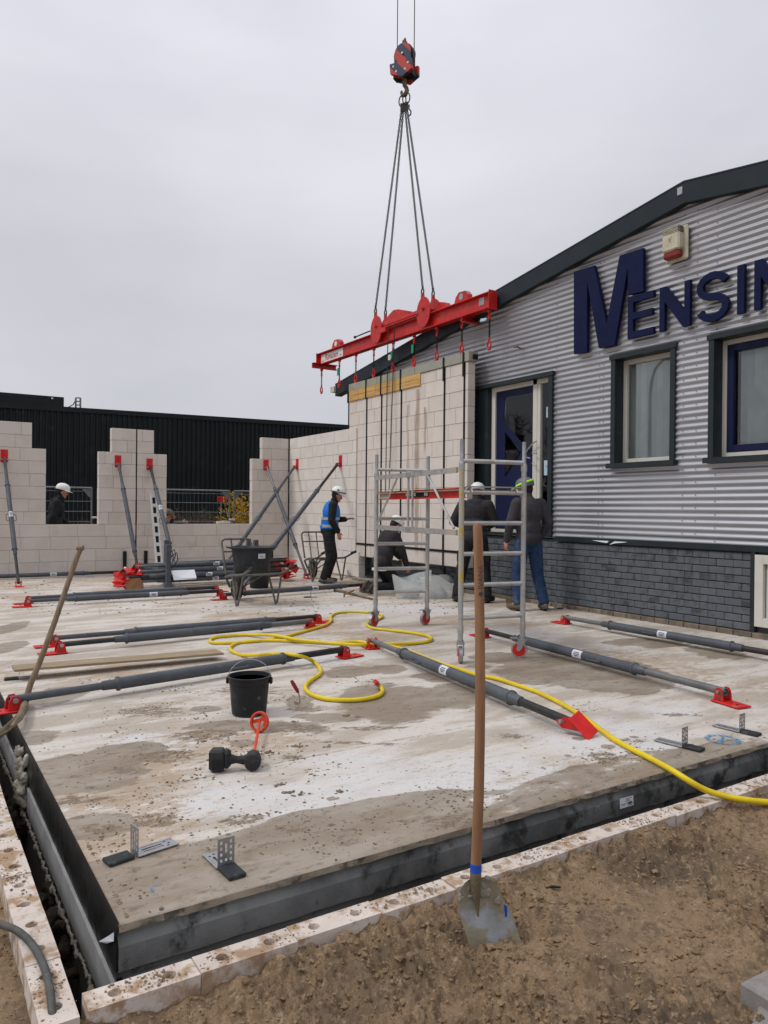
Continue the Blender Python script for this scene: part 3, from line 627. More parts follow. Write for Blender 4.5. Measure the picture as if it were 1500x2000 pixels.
# sand and crumbs spilt on the limestone rows
P_ = []; rng = np.random.RandomState(21)
for cx, w in ((.62, .10), (.9, .07), (1.15, .1), (1.5, .12), (1.72, .09), (1.95, .10), (2.05, .06), (2.35, .12), (2.6, .08), (3.0, .1), (3.25, .15), (3.7, .15), (4.1, .2), (4.5, .2), (.7, .05)):
    for k in range(110): 
        x = rng.normal(cx, w*.6); y = rng.uniform(2.352, 2.438); s = .0012+.0045*rng.rand()**3; P_.append((x, y, LZ+.002, s, .5))
for cy, w in ((2.5, .1), (2.9, .07), (3.35, .13), (3.7, .18), (4.3, .25), (4.9, .3)):
    for k in range(160):
        P_.append((rng.uniform(.34, .438), rng.normal(cy, w*.7), LZ+.002, .0012+.005*rng.rand()**3, .5))
o = lumps('spilt_sand', P_, MAT['clod'], 4); o['label'] = 'crumbs of brown sand spilt over the limestone blocks'; o['category'] = 'sand'
# crumbs on the slab
P_ = []; rng = np.random.RandomState(31)
cl = [G(*p) for p in ((250, 1430), (330, 1470), (420, 1440), (480, 1470), (590, 1425), (340, 1345), (280, 1570), (300, 1600), (520, 1455), (570, 1475), (250, 1390), (190, 1330), (590, 1605), (480, 1600), (640, 1500), (1180, 1470), (740, 1420), (700, 1330), (560, 1365), (200, 1660), (240, 1755), (420, 1655), (870, 1560), (930, 1560), (640, 1640), (1150, 1380), (1180, 1480), (1240, 1460), (300, 1380), (380, 1400), (360, 1520))]
for c in cl:
    for k in range(60): s = .0018+.008*rng.rand()**3; P_.append((max(.65, c.x+rng.normal(0, .09)), max(2.62, c.y+rng.normal(0, .08)), .001, s, .35))
for k in range(3400):
    q = G(rng.uniform(0, 1500), 1190+480*rng.rand()**.8)
    if q.x > 7.9 or q.x < .65 or q.y < 2.62: continue
    P_.append((q.x, q.y, .001, .0016+.0065*rng.rand()**3.5, .3))
for k in range(900):
    q = G(rng.uniform(0, 900), rng.uniform(1120, 1200)); 
    if .7 < q.x < 7.6 and q.y < 16: P_.append((q.x, q.y, .003, .006+.02*rng.rand()**4, .35))
for px, py in ((590, 1551), (550, 1532), (561, 1548), (665, 1548), (575, 1457), (586, 1459), (639, 1459), (520, 1470), (700, 1401), (677, 1398), (399, 1448), (575, 1410)):
    c = G(px, py)
    for k in range(9): P_.append((c.x+rng.normal(0, .016), c.y+rng.normal(0, .010), .003, .005+.006*rng.rand(), .5))
pm('dirt_bit', (.15, .115, .075), (.22, .17, .12), 9, .95, bump=.6, bscale=60)
o = lumps('dirt_crumbs', P_, MAT['dirt_bit'], 5); o['label'] = 'crumbs of dirt and mortar scattered on the concrete floor'; o['category'] = 'crumbs'

# ================================================================ BLOCK WALLS
_bk = {}
def block_mesh(l, w, h, axis, mat):
    key = (round(l, 3), round(w, 3), round(h, 3), axis, mat)
    if key not in _bk:
        mb = MB(); mb.box((0, 0, 0), (l, w, h) if axis == 'x' else (w, l, h), ch=.004); o = mb.build('block', MAT[mat]); _bk[key] = o.data; bpy.data.objects.remove(o)
    return _bk[key]
def block_wall(root, axis, cc, th, z0, ncourse, ch, spans, bl, mat, seed, joint=.0065):
    """spans(k) -> allowed intervals of course k; cc is the wall's centre on the other axis"""
    rr = random.Random(seed); mb = MB(); W0 = WORLD[root.name]
    for k in range(ncourse):
        zc = z0+ch*(k+.5); off = rr.uniform(0, bl)
        for a0, a1 in spans(k):
            js = [a0]; t = a0-((a0-off) % bl)+bl
            while t < a1-1e-6:
                if t-js[-1] > .09 and a1-t > .09: js.append(t)
                t += bl
            js.append(a1)
            for p, q in zip(js[:-1], js[1:]):
                me = block_mesh(round((q-p-joint), 2), th, ch-joint, axis, mat); o = bpy.data.objects.new('block', me); COL.objects.link(o); o.parent = root
                m = (p+q)/2; j = rr.uniform(-.0015, .0015)
                o.location = Vector((m, cc+j, zc) if axis == 'x' else (cc+j, m, zc))-W0
            d = a1-a0-.012
            if axis == 'x': mb.box(((a0+a1)/2, cc, zc-.003), (d, th-.014, ch+.002))
            else: mb.box((cc, (a0+a1)/2, zc-.003), (th-.014, d, ch+.002))
    return mb.build('mortar_joint', MAT['joint'], root)
CH = .252; WY = 16.30; WT = .15
def spA(k):
    if k < 4: return [(.9, 4.15)]
    if k < 10: return [(.9, 2.39), (3.393, 4.15)]
    return [(.9, 2.13), (3.644, 4.15)]
def spB(k):
    if k < 4: return [(4.172, 7.70)]
    if k < 10: return [(4.172, 4.805), (6.78, 7.70)]
    return [(4.172, 4.527), (7.025, 7.70)]
wa = thing('block_wall', 'left panel of the rear block wall, a white-helmeted worker in its window opening', 'wall', (2.5, WY, 0))
block_wall(wa, 'x', WY+WT/2, WT, .03, 12, CH, spA, .535, 'block', 3)
wb = thing('block_wall', 'right panel of the rear block wall, its wide opening showing a yellow shrub', 'wall', (6, WY, 0))
block_wall(wb, 'x', WY+WT/2, WT, .03, 12, CH, spB, .535, 'block', 9)
wc_ = thing('block_wall', 'side block wall joining the corner, with two raking props fixed to it', 'wall', (7.72, 14.8, 0))
block_wall(wc_, 'y', 7.72+WT/2, WT, .03, 12, CH, lambda k: [(13.02 if k < 2 else 13.16, 16.285)], .60, 'block_white', 12)
for nm, (x, y), lab in (('joint_seal', (4.161, WY+.03), None),):
    mb = MB(); mb.box((x, y, 1.53), (.016, .05, 3.05)); o = mb.build('joint_seal', MAT['black']); tag(o, 'black compressed seal strip between the two rear wall panels', 'seal'); origin(o, (x, y, 0))
mb = MB(); mb.box((7.712, WY-.008, 1.53), (.016, .014, 3.05)); o = mb.build('joint_seal', MAT['black']); tag(o, 'black seal strip in the inner corner of the two block walls', 'seal'); origin(o, (7.712, WY, 0))
mb = MB()
for x in np.arange(.9, 7.7, .1): mb.box((x+.05, WY+WT/2, .015), (.1, WT-.02, .03))
for y in np.arange(13.05, 16.2, .1): mb.box((7.72+WT/2, y+.05, .015), (WT-.02, .1, .03))
kind(mb.build('levelling_mortar', MAT['mortar']), 'structure')

# ---------------------------------------------------------------- lifted wall panel
PXF, PXT = 7.75, .15; PZ0 = .45; PY0, PY1 = 9.62, 13.50
pan = thing('wall_panel', 'pale block wall panel with black straps and timber band, hanging from the red beam', 'wall panel', (7.82, 11.5, PZ0))
def spP(k):
    if k < 12: return [(PY0, PY1)]
    return [(PY0, 10.93)]
ob = block_wall(pan, 'y', PXF+PXT/2, PXT, PZ0, 12, .265, lambda k: [(PY0, PY1)], .60, 'panel_block', 31)
block_wall(pan, 'y', PXF+PXT/2, PXT, PZ0+3.18, 1, .20, lambda k: [(PY0, PY1)], .40, 'panel_block', 8)
for k in range(2):
    for y0, y1 in ((10.945, 11.72), (11.725, 12.45), (12.455, 13.10), (13.105, PY1-.02)):
        mb = MB(); mb.box((PXF-.010, (y0+y1)/2, 3.668+k*.110), (.032, y1-y0-.004, .106), ch=.002); mb.build('board', MAT['pine'], pan)
for (y0, y1, dz) in ((PY0-.04, 9.80, .02), (9.80, 11.12, 0), (11.125, 12.4, 0), (12.405, PY1-.08, 0), (PY1-.075, PY1+.03, -.0)):
    mb = MB(); mb.box((PXF+PXT/2+.005, (y0+y1)/2, 3.902+dz/2), (PXT+.05, y1-y0-.004, .140+dz), ch=.004)
    mb.build('cap_beam', MAT['cap_beam'], pan)
mb = MB(); mb.box((PXF+PXT/2+.03, PY0-.05, 3.905), (.09, .03, .075)); mb.build('end_shade_block', MAT['dark_void'], pan)  # near-black block on the beam end, coloured to stand in for a shaded recess
for px in (680.5, 715.5, 744.5, 783, 867, 907):
    p = PX(px, 900 if px < 900 else 760, PXF-.004); y = p.y
    mb = MB(); mb.box((PXF-.006, y, (3.97+PZ0-.02)/2), (.006, .042, 3.97-PZ0+.02)); mb.box((PXF+PXT/2, y, 3.975), (PXT+.06, .042, .006)); mb.box((PXF+PXT/2, y, PZ0-.012), (PXT+.02, .042, .006))
    mb.box((PXF-.031, y+.004, 3.79), (.006, .040, .40)); mb.build('strap', MAT['strap'], pan)
mb = MB(); mb.box((PXF-.011, (PY0+PY1)/2, .70), (.006, PY1-PY0+.1, .036)); mb.build('strap', MAT['strap'], pan, label='horizontal black strap near the foot of the panel')
p = PX(685.5, 942, PXF-.02)
mb = MB(); mb.box((PXF-.004, p.y-.02, p.z), (.002, .22, .29)); sh = mb.build('paper', MAT['paper'], pan)
mb = MB(); rr = random.Random(2)
for i in range(4):
    for j in range(9):
        if rr.random() < .75: mb.box((PXF-.0062, p.y-.02+(i-1.5)*.05, p.z+(j-4)*.03), (.001, rr.uniform(.02, .04), rr.uniform(.005, .012)))
mb.build('print', MAT['print_blue'], sh)
# ================================================================ WORKSHOP BUILDING
FX = 8.05                                   # face of the cladding
bl_ = thing('workshop_building', 'silver corrugated workshop with dark roof edge, navy lettering, blue door and painted brick base', 'building', (12, 5.7, 0))
APY, APZ = 5.76, 5.40; EY0, EY1 = 14.48, -2.96; SL = (APZ-4.12)/(EY0-APY)
def roofz(y): return APZ-abs(y-APY)*SL
WIN = [(5.91, 6.91, 2.0, 3.49), (3.55, 5.45, 2.0, 3.49), (7.99, 9.78, 1.03, 3.45), (.6, 2.6, 2.0, 3.49)]
def corr(z): return .0098*math.sin(2*math.pi*z/.078)
def sheet(y0, y1, off, name='cladding_sheet'):
    cuts = sorted({y0, y1} | {c for w in WIN for c in w[:2] if y0 < c < y1} | ({APY} if y0 < APY < y1 else set()) | {y0+(y1-y0)*i/12 for i in range(13)})
    dz = .078/8; mb = MB()
    for a, b_ in zip(cuts[:-1], cuts[1:]):
        m = (a+b_)/2; z = 1.0; base = len(mb.v); rows = []
        top = max(roofz(a), roofz(b_))-.10; k = 0
        while z < top+dz: rows.append(z); z += dz
        for z in rows:
            for yy in (a, b_): mb.v.append((FX-off-corr(z), yy, min(z, roofz(yy)-.06)))
        for i in range(len(rows)-1):
            zc = (rows[i]+rows[i+1])/2
            if any(w[0]-.001 < m < w[1]+.001 and w[2] < zc < w[3] for w in WIN): continue
            mb.f.append((base+2*i, base+2*i+2, base+2*i+3, base+2*i+1)); mb.m.append(0)
    o = mb.build(name, MAT['silver_sheet'], bl_, smooth=True)
    return o
for i, (a, b_) in enumerate(((EY1, 1.31), (1.29, 5.31), (5.29, 9.86), (9.84, 13.42))): sheet(a, b_, .0012*(i % 2))
# black filler pieces up the far edge of the cladding by the door
mb = MB()
for k in range(60): 
    z = 1.0+k*.078
    if z > 3.4: break
    mb.box((FX-.014, 9.82, z+.02), (.026, .05, .05))
mb.build('foam_filler', MAT['black'], bl_)
# screws
mb = MB(); z = 1.06; rr = random.Random(4)
for y in (5.36, 5.62, 7.05, 7.93, 5.80, 9.0, 3.4, 7.12):
    z = 1.0585+rr.choice([0, .078])
    while z < roofz(y)-.3:
        if not any(w[0]-.02 < y < w[1]+.02 and w[2]-.05 < z < w[3]+.05 for w in WIN): mb.tube([(FX-.008, y, z), (FX-.016, y, z)], .006, 6)
        z += .156
mb.build('screw', MAT['trim_dark'], bl_)['kind'] = 'stuff'
# fascia along the roof edge, two lengths meeting at the apex
for (ya, yb) in ((APY, EY0), (EY1, APY)):
    za, zb = roofz(ya), roofz(yb); mb = MB(); x0 = FX-.10
    P4 = [(x0, ya, za-.25), (x0, yb, zb-.25), (x0, yb, zb), (x0, ya, za)]
    mb.prism(P4, (.06, 0, 0)); mb.prism([(x0-.005, ya, za-.0), (x0-.005, yb, zb), (x0-.005, yb, zb+.018), (x0-.005, ya, za+.018)], (.35, 0, 0))
    mb.build('fascia', MAT['fascia'], bl_)
    mb = MB(); mb.prism([(x0+.058, ya, za-.252), (x0+.058, yb, zb-.252), (x0+.058, yb, zb-.225), (x0+.058, ya, za-.225)], (.10, 0, 0)); mb.build('soffit', MAT['trim_dark'], bl_)
mb = MB(); mb.box((FX-.105, APY+.05, APZ-.09), (.004, .07, .09)); mb.build('clip', MAT['galv'], bl_)
# gutter at the eaves
mb = MB(); mb.box((FX+.4, EY0+.05, 4.02), (1.1, .16, .12)); mb.build('gutter', MAT['white_frame'], bl_)
mb = MB(); mb.box((FX+.1, 13.55, 3.85), (.2, .2, .22)); mb.tube([(FX+.12, 13.5, 3.85), (FX+.12, 13.5, .0)], .04, 10); mb.build('downpipe', MAT['trim_dark'], bl_)
# roof and body
mb = MB(); mb.prism([(FX-.02, EY1, roofz(EY1)-.02), (FX-.02, APY, APZ-.02), (FX-.02, EY0, roofz(EY0)-.02), (FX-.02, EY0, roofz(EY0)-.1), (FX-.02, APY, APZ-.1), (FX-.02, EY1, roofz(EY1)-.1)], (14, 0, 0)); mb.build('roof', MAT['fascia'], bl_)
mb = MB(); mb.box((FX+7.4, 5.2, 1.9), (13.2, 16.1, 4.0)); mb.build('wall', MAT['fascia'], bl_)
mb = MB(); mb.box((FX+.06, 5.2, .47), (.08, 16.2, 1.02)); mb.build('brick_joint', MAT['brick_joint'], bl_)
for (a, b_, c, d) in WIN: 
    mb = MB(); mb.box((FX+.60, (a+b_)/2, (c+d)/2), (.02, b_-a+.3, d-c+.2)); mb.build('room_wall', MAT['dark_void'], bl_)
# bricks of the painted base
_br = {}
def brick(l, mat, y, z, x, h=.079, w=.07):
    key = (round(l, 2), mat, h)
    if key not in _br:
        mb = MB(); mb.box((0, 0, 0), (w, round(l, 2), h), ch=.005); o = mb.build('brick', MAT[mat]); _br[key] = o.data; bpy.data.objects.remove(o)
    o = bpy.data.objects.new('brick', _br[key]); COL.objects.link(o); o.parent = bl_; o.location = Vector((x, y, z))-WORLD[bl_.name]; return o
rr = random.Random(6)
for k in range(10):
    z = .108+k*.0880; y = 4.90; off = .105 if k % 2 else .0
    y += off
    if off: brick(.10, 'brick_painted', 4.90+.052, z, FX+.012)
    while y < 10.4:
        L = .213; brick(L-.003, 'brick_painted', y+L/2, z, FX+.012+rr.uniform(-.002, .002)); y += L
mb = MB()
for k in range(9): mb.box((FX+.012, 12.0, .115+k*.0985), (.07, 2.8, .09))
for k in range(9):
    for y in np.arange(-2.8, 2.8, .315): mb.box((FX+.012, y+.15, .115+k*.0985), (.07, .305, .088))
mb.build('brick_course', MAT['brick_painted'], bl_)['kind'] = 'stuff'
y = 3.0
while y < 11: L = rr.choice([.21, .22, .23, .28]); brick(L-.012, 'brick_base', y+L/2, .022, FX-.02+rr.uniform(-.004, .004), h=.075, w=.09); y += L
# drip trim between sheet and brick
mb = MB(); mb.box((FX-.015, 2.46, 1.005), (.06, 10.9, .045)); mb.box((FX-.048, 2.46, .99), (.008, 10.9, .06)); mb.build('drip_trim', MAT['trim_dark'], bl_)
mb = MB(); mb.box((FX-.005, 4.865, .50), (.075, .05, 1.0)); mb.build('corner_trim', MAT['trim_dark'], bl_)
# torn white tape under the cladding
p = PX(1185, 1057, FX-.04)
mb = MB(); mb.prism([(FX-.056, p.y+.25, 1.0), (FX-.056, p.y-.05, 1.0), (FX-.058, p.y-.02, .972), (FX-.058, p.y+.12, .985)], (-.002, 0, 0)); mb.prism([(FX-.06, p.y-.06, .95), (FX-.06, p.y-.15, 1.0), (FX-.06, p.y-.36, 1.0), (FX-.06, p.y-.30, .988), (FX-.06, p.y-.16, .975)], (-.002, 0, 0))
mb.build('torn_tape', MAT['paper'], bl_)

def framed_window(y0, y1, z0, z1, frame_mat, sash=None, seal_y=None):
    d = .16
    f = MB(); t = .075                                  # dark reveal trims standing proud of the sheet
    xs = FX-.03; dep = .27
    f.box((xs+dep/2, y0+.035, (z0+z1)/2), (dep, .07, z1-z0)); f.box((xs+dep/2, y1-.035, (z0+z1)/2), (dep, .07, z1-z0))
    f.box((xs+dep/2-.012, (y0+y1)/2, z1-.025), (dep, y1-y0+.04, .06)); 
    f.box((xs+dep/2-.03, (y0+y1)/2, z0+.02), (dep+.02, y1-y0+.06, .045)); f.box((xs-.05, (y0+y1)/2, z0+.005), (.012, y1-y0+.06, .06))
    w = f.build('window', MAT['trim_dark'], bl_)
    fx = FX+.175; g = MB(); a, b_, c, e = y0+.07, y1-.07, z0+.045, z1-.055
    for (yy, zz, sy, sz) in ((a+.03, (c+e)/2, .06, e-c), (b_-.03, (c+e)/2, .06, e-c), ((a+b_)/2, c+.03, b_-a-.12, .06), ((a+b_)/2, e-.03, b_-a-.12, .06)): g.box((fx, yy, zz), (.07, sy, sz), ch=.004)
    g.build('frame', MAT[frame_mat], w)
    if sash:
        g = MB(); a2, b2, c2, e2 = a+.065, b_-.065, c+.065, e-.065
        for (yy, zz, sy, sz) in ((a2+.04, (c2+e2)/2, .08, e2-c2), (b2-.04, (c2+e2)/2, .08, e2-c2), ((a2+b2)/2, c2+.04, b2-a2-.16, .08), ((a2+b2)/2, e2-.04, b2-a2-.16, .08)): g.box((fx-.012, yy, zz), (.06, sy, sz), ch=.004)
        g.build('sash', MAT[sash], w); a, b_, c, e = a2+.02, b2-.02, c2+.02, e2-.02
    g = MB(); g.box((fx+.01, (a+b_)/2, (c+e)/2), (.006, b_-a-.1, e-c-.1)); g.build('pane', MAT['glass'], w)
    # vertical blind slats behind the glass
    s0 = a+.10; k = 0
    while s0 < b_-.06:
        m = MB(); M = Matrix.Rotation(R(24), 3, 'Z'); m.box((fx+.09, s0, (c+e)/2), (.004, .095, e-c-.02), M); m.build('slat', MAT['blind'], w); s0 += .085
    return w
pm('blind', (.80, .83, .82), (.66, .69, .68), 3, .8, var=.14)
framed_window(5.91, 6.91, 2.0, 3.49, 'white_frame')
framed_window(3.55, 5.45, 2.0, 3.49, 'white_frame', 'navy')
framed_window(.6, 2.6, 2.0, 3.49, 'white_frame', 'navy')
# small white basement window at the right
mb = MB(); 
for (yy, zz, sy, sz) in ((4.79, .53, .10, .80), (3.4, .53, .10, .80), (4.1, .88, 1.30, .10), (4.1, .18, 1.30, .10)): mb.box((FX-.005, yy, zz), (.09, sy, sz), ch=.004)
w = mb.build('window', MAT['white_frame'], bl_, label='low white-framed window in the brick base')
mb = MB()
for (yy, zz, sy, sz) in ((4.70, .53, .05, .60), (4.1, .805, 1.2, .05), (4.1, .255, 1.2, .05)): mb.box((FX+.02, yy, zz), (.05, sy, sz))
mb.build('sash', MAT['white_frame'], w)
mb = MB(); mb.box((FX+.03, 4.08, .53), (.006, 1.2, .52)); mb.build('pane', MAT['glass'], w)
mb = MB()
for k in range(9):
    z = .115+k*.0985; mb.box((FX+.012, 3.17, z), (.07, .34, .088))
mb.build('brick_course', MAT['brick_painted'], bl_)['kind'] = 'stuff'

# ---- door set
f = MB(); y0, y1, z0, z1 = 7.99, 9.78, 1.03, 3.45
f.box((FX+.07, y0+.04, (z0+z1)/2), (.22, .08, z1-z0)); f.box((FX+.10, y1-.16, (z0+z1)/2), (.22, .32, z1-z0)); f.box((FX+.055, (y0+y1)/2, z1-.025), (.22, y1-y0+.04, .06)); f.box((FX+.07, (y0+y1)/2, z0-.0), (.2, y1-y0, .04))
f.build('door_surround', MAT['trim_dark'], bl_)
dx = FX+.10; f = MB()
for (a, b_, c, e) in ((9.36, 9.45, 1.05, 3.40), (8.40, 8.49, 1.05, 3.40), (8.33, 8.395, 1.12, 3.32), (8.07, 9.36, 3.325, 3.40), (8.07, 8.12, 1.05, 3.32), (8.12, 8.39, 1.05, 1.14), (8.5, 9.36, 1.05, 1.10)): f.box((dx, (a+b_)/2, (c+e)/2), (.08, b_-a, e-c), ch=.003)
f.build('door_frame', MAT['white_frame'], bl_)
f = MB(); f.box((dx+.01, 8.925, 2.21), (.05, .86, 2.2)); dr = f.build('door', MAT['navy'], bl_)
Z8 = lambda x, y: (940+x/5.88, 720+y/5.88)
def dpoly(pts, x): return [tuple(PX(*Z8(*p), x)) for p in pts]
for pts in ([(275, 325), (610, 262), (608, 900), (530, 950), (262, 605)], [(275, 725), (450, 950), (272, 1230)]):
    q = dpoly(pts, dx-.02)
    m = MB(); m.prism(q, (.004, 0, 0)); m.build('pane', MAT['glass_dark'] if 'glass_dark' in MAT else MAT['glass'], dr)
    m = MB(); m.tube([(v[0]-.004, v[1], v[2]) for v in q], .009, 5, closed=True); m.build('bead', MAT['navy'], dr)
    m = MB(); m.prism([(v[0]+.0043, v[1], v[2]) for v in q], (.0005, 0, 0)); m.build('panel', MAT['door_inside'] if 'door_inside' in MAT else MAT['dark_void'], dr)
m = MB(); hpts = [PX(*Z8(*p), dx-.10) for p in ((632, 835), (600, 850), (565, 890), (530, 935), (512, 975), (520, 1020), (560, 1030)) ]; m.tube(hpts, .011, 8)
hp2 = [PX(*Z8(*p), dx-.10) for p in ((632, 972), (585, 970))]; m.tube(hp2, .010, 8); m.tube([PX(*Z8(*p), dx-.10) for p in ((585, 1085), (605, 1112), (632, 1115))], .010, 8)
m.build('handle', MAT['galv'], dr)
m = MB(); m.box((dx, 8.235, 2.22), (.006, .24, 2.2)); pg = m.build('side_pane', MAT['glass'], bl_)
for (pts) in ([(748, 440), (802, 433), (800, 558), (746, 562)], [(720, 1055), (795, 1050), (795, 1222), (720, 1225)]):
    q = dpoly(pts, dx-.006); m = MB(); m.prism(q, (.001, 0, 0)); pp = m.build('paper', MAT['paper_blue'], pg)
    yc = sum(v[1] for v in q)/4; zc = sum(v[2] for v in q)/4; m = MB(); m.box((dx-.0068, yc, zc+.03), (.0008, .07, .008)); m.box((dx-.0068, yc, zc+.005), (.0008, .05, .006)); m.build('print', MAT['print'], pp)
# door step of painted brick, visible left of the door
# ---- wall lamp bracket
p = PX(1017, 681, FX-.03); m = MB(); m.tube([p+Vector((.03, 0, 0)), p+Vector((-.09, 0, .02))], .012, 6); m.tube([p+Vector((-.09, -.03, .02)), p+Vector((-.09, .05, .02))], .014, 6); m.tube([p+Vector((-.03, 0, 0)), p+Vector((-.05, .05, .05)), p+Vector((-.04, .09, .04))], .005, 5); m.build('bracket', MAT['mud_steel'], bl_)

# ---------------------------------------------------------------- wall sign
sg = thing('wall_sign', 'large navy company lettering fixed to the corrugated wall, a tall M followed by smaller letters', 'sign', (FX-.06, 6.2, 3.65))
Z3 = lambda x, y: (1000+x/3, 320+y/3)
SXF = FX-.075
def letter(poly, lab=None):
    """poly in (y, z) on the wall; earcut through bmesh so that concave outlines are fine"""
    from mathutils.geometry import tessellate_polygon
    n = len(poly); tr = tessellate_polygon([[Vector((y, z, 0)) for y, z in poly]]); m = MB()
    vs = [(SXF, y, z) for y, z in poly]+[(SXF+.05, y, z) for y, z in poly]
    m.add(vs, [tuple(t_) for t_ in tr]+[tuple(i+n for i in t_) for t_ in tr]+[(i, (i+1) % n, n+(i+1) % n, n+i) for i in range(n)])
    me = bpy.data.meshes.new('letter'); me.from_pydata([tuple(Vector(v)-WORLD[sg.name]) for v in m.v], [], m.f)
    me.materials.append(MAT['navy_sign']); o = bpy.data.objects.new('letter', me); COL.objects.link(o); o.parent = sg; o['label'] = lab
M_ = [(362, 632), (480, 595), (553, 935), (630, 538), (768, 492), (768, 747), (680, 767), (677, 610), (600, 1060), (508, 1080), (440, 690), (438, 1100), (362, 1115)]
letter([tuple(PX(*Z3(*p), SXF))[1:] for p in M_], 'tall capital M')
def YZ(x, y): return tuple(PX(*Z3(x, y), SXF))[1:]
zb, zt = 3.655, 4.205; s = .085
def E_(a, w): return [(a, zb), (a-w, zb), (a-w, zb+s), (a-s, zb+s), (a-s, zb+.245), (a-w+.02, zb+.245), (a-w+.02, zb+.245+s), (a-s, zb+.245+s), (a-s, zt-s), (a-w, zt-s), (a-w, zt), (a, zt)]
def N_(a, w): return [(a, zb), (a-.075, zb), (a-.075, zt-.19), (a-w+.075+.02, zb), (a-w, zb), (a-w, zt), (a-w+.075, zt), (a-w+.075, zb+.19), (a-.075-.02, zt), (a, zt)]
ya = YZ(676, 1040)[0]; letter(E_(ya, ya-YZ(827, 1000)[0]), 'capital E')
ya = YZ(862, 995)[0]; letter(N_(ya, ya-YZ(1040, 900)[0]), 'capital N')
# S as a bent band
a0, a1 = YZ(1078, 900)[0], YZ(1268, 850)[0]; cx = (a0+a1)/2; w = (a0-a1)/2-s/2; zc = (zb+zt)/2; h = (zt-zb-s)/4+.008
pts = []
for k in range(13): t = R(15+k*(255/12)); pts.append((cx-w*math.cos(t)*1.0, zc+h+.002+h*math.sin(t)))
for k in range(1, 13): t = R(90-k*(255/12)); pts.append((cx-w*math.cos(t)*1.0, zc-h-.002+h*math.sin(t)))
L_, R_ = [], []
for i, p in enumerate(pts):
    q0 = pts[max(0, i-1)]; q1 = pts[min(len(pts)-1, i+1)]; t = Vector((q1[0]-q0[0], q1[1]-q0[1])).normalized(); n_ = Vector((-t.y, t.x)); L_.append((p[0]+n_.x*s/2, p[1]+n_.y*s/2)); R_.append((p[0]-n_.x*s/2, p[1]-n_.y*s/2))
letter(L_+R_[::-1], 'capital S')
ya = YZ(1317, 890)[0]; letter([(ya, zb), (ya-s, zb), (ya-s, zt), (ya, zt)], 'capital I')
ya = YZ(1417, 868)[0]; letter(N_(ya, .40), 'capital N')

# ---------------------------------------------------------------- alarm siren box on the wall
yA, zA = YZ(905, 440); yB, zB = YZ(1020, 560); yc = (yA+yB)/2+.02; zc = 4.69; X0 = FX-.02
sb = thing('alarm_box', 'weathered cream alarm siren box with red foot, on the wall above the letters', 'alarm box', (X0, yc, zc-.2))
mb = MB(); mb.box((X0-.02, yc-.01, zc), (.05, .31, .42), ch=.02); mb.build('back_plate', MAT['siren_white'], sb)
mb = MB(); mb.box((X0-.085, yc+.005, zc+.015), (.11, .25, .22), ch=.02); mb.build('cover', MAT['siren_white'], sb)
mb = MB(); mb.box((X0-.083, yc+.005, zc+.155), (.10, .245, .09), ch=.015)
mb.build('grille', MAT['siren_grill'], sb)
for k in range(4): m = MB(); m.box((X0-.135, yc+.005, zc+.125+k*.02), (.006, .21, .008)); m.build('louvre', MAT['siren_white'], sb)
mb = MB(); mb.box((X0-.080, yc+.005, zc-.135), (.095, .235, .085), ch=.02); mb.build('lamp_lens', MAT['siren_red'], sb)

# ================================================================ BLACK HALL BEHIND
hy = 26.0; hz = 4.52
hall = thing('warehouse', 'long black warehouse with vertical ribbed cladding behind the block wall', 'building', (8, hy, -.1))
mb = MB(); x = -6; P = .17
while x < 30:
    for (xa, ya, xb, yb) in ((x, 0, x+.075, 0), (x+.075, 0, x+.095, -.045), (x+.095, -.045, x+.15, -.045), (x+.15, -.045, x+P, 0)):
        zt_ = hz+.012*(xa-2); mb.add([(xa, hy+ya, -.15), (xb, hy+yb, -.15), (xb, hy+yb, zt_), (xa, hy+ya, zt_)], [(0, 1, 2, 3)])
    x += P
mb.build('cladding', MAT['black_cladding'], hall)
mb = MB(); mb.prism([(-6, hy-.07, hz-.19), (30, hy-.07, hz+.25), (30, hy-.07, hz+.40), (-6, hy-.07, hz-.03)], (0, .2, 0)); mb.build('roof_trim', MAT['black_roofbox'], hall)
mb = MB(); mb.box((12, hy+7, 2.1), (36, 13.8, 4.4)); mb.build('wall', MAT['black_roofbox'], hall)
mb = MB(); mb.box((-1.94, hy+4.2, 4.62), (12.6, 8, .66)); mb.build('roof_box', MAT['black_roofbox'], hall)
p = PY(102, 778, hy+.15); mb = MB(); mb.box(tuple(p), (.05, .05, .05)); mb.build('lamp', MAT['white_frame'], hall)
mb = MB()
for px in (148, 157): 
    p = PY(px, 798, hy+1.2); q = PY(px, 777, hy+1.2); mb.tube([p, q], .03, 6)
for py in (777, 784, 791): mb.tube([PY(148, py, hy+1.2), PY(157, py, hy+1.2)], .02, 6)
mb.tube([PY(148, 781, hy+1.2), PY(143, 790, hy+1.2), PY(134, 795, hy+1.2)], .02, 6)
o = mb.build('roof_ladder', MAT['fence_grey'], hall)

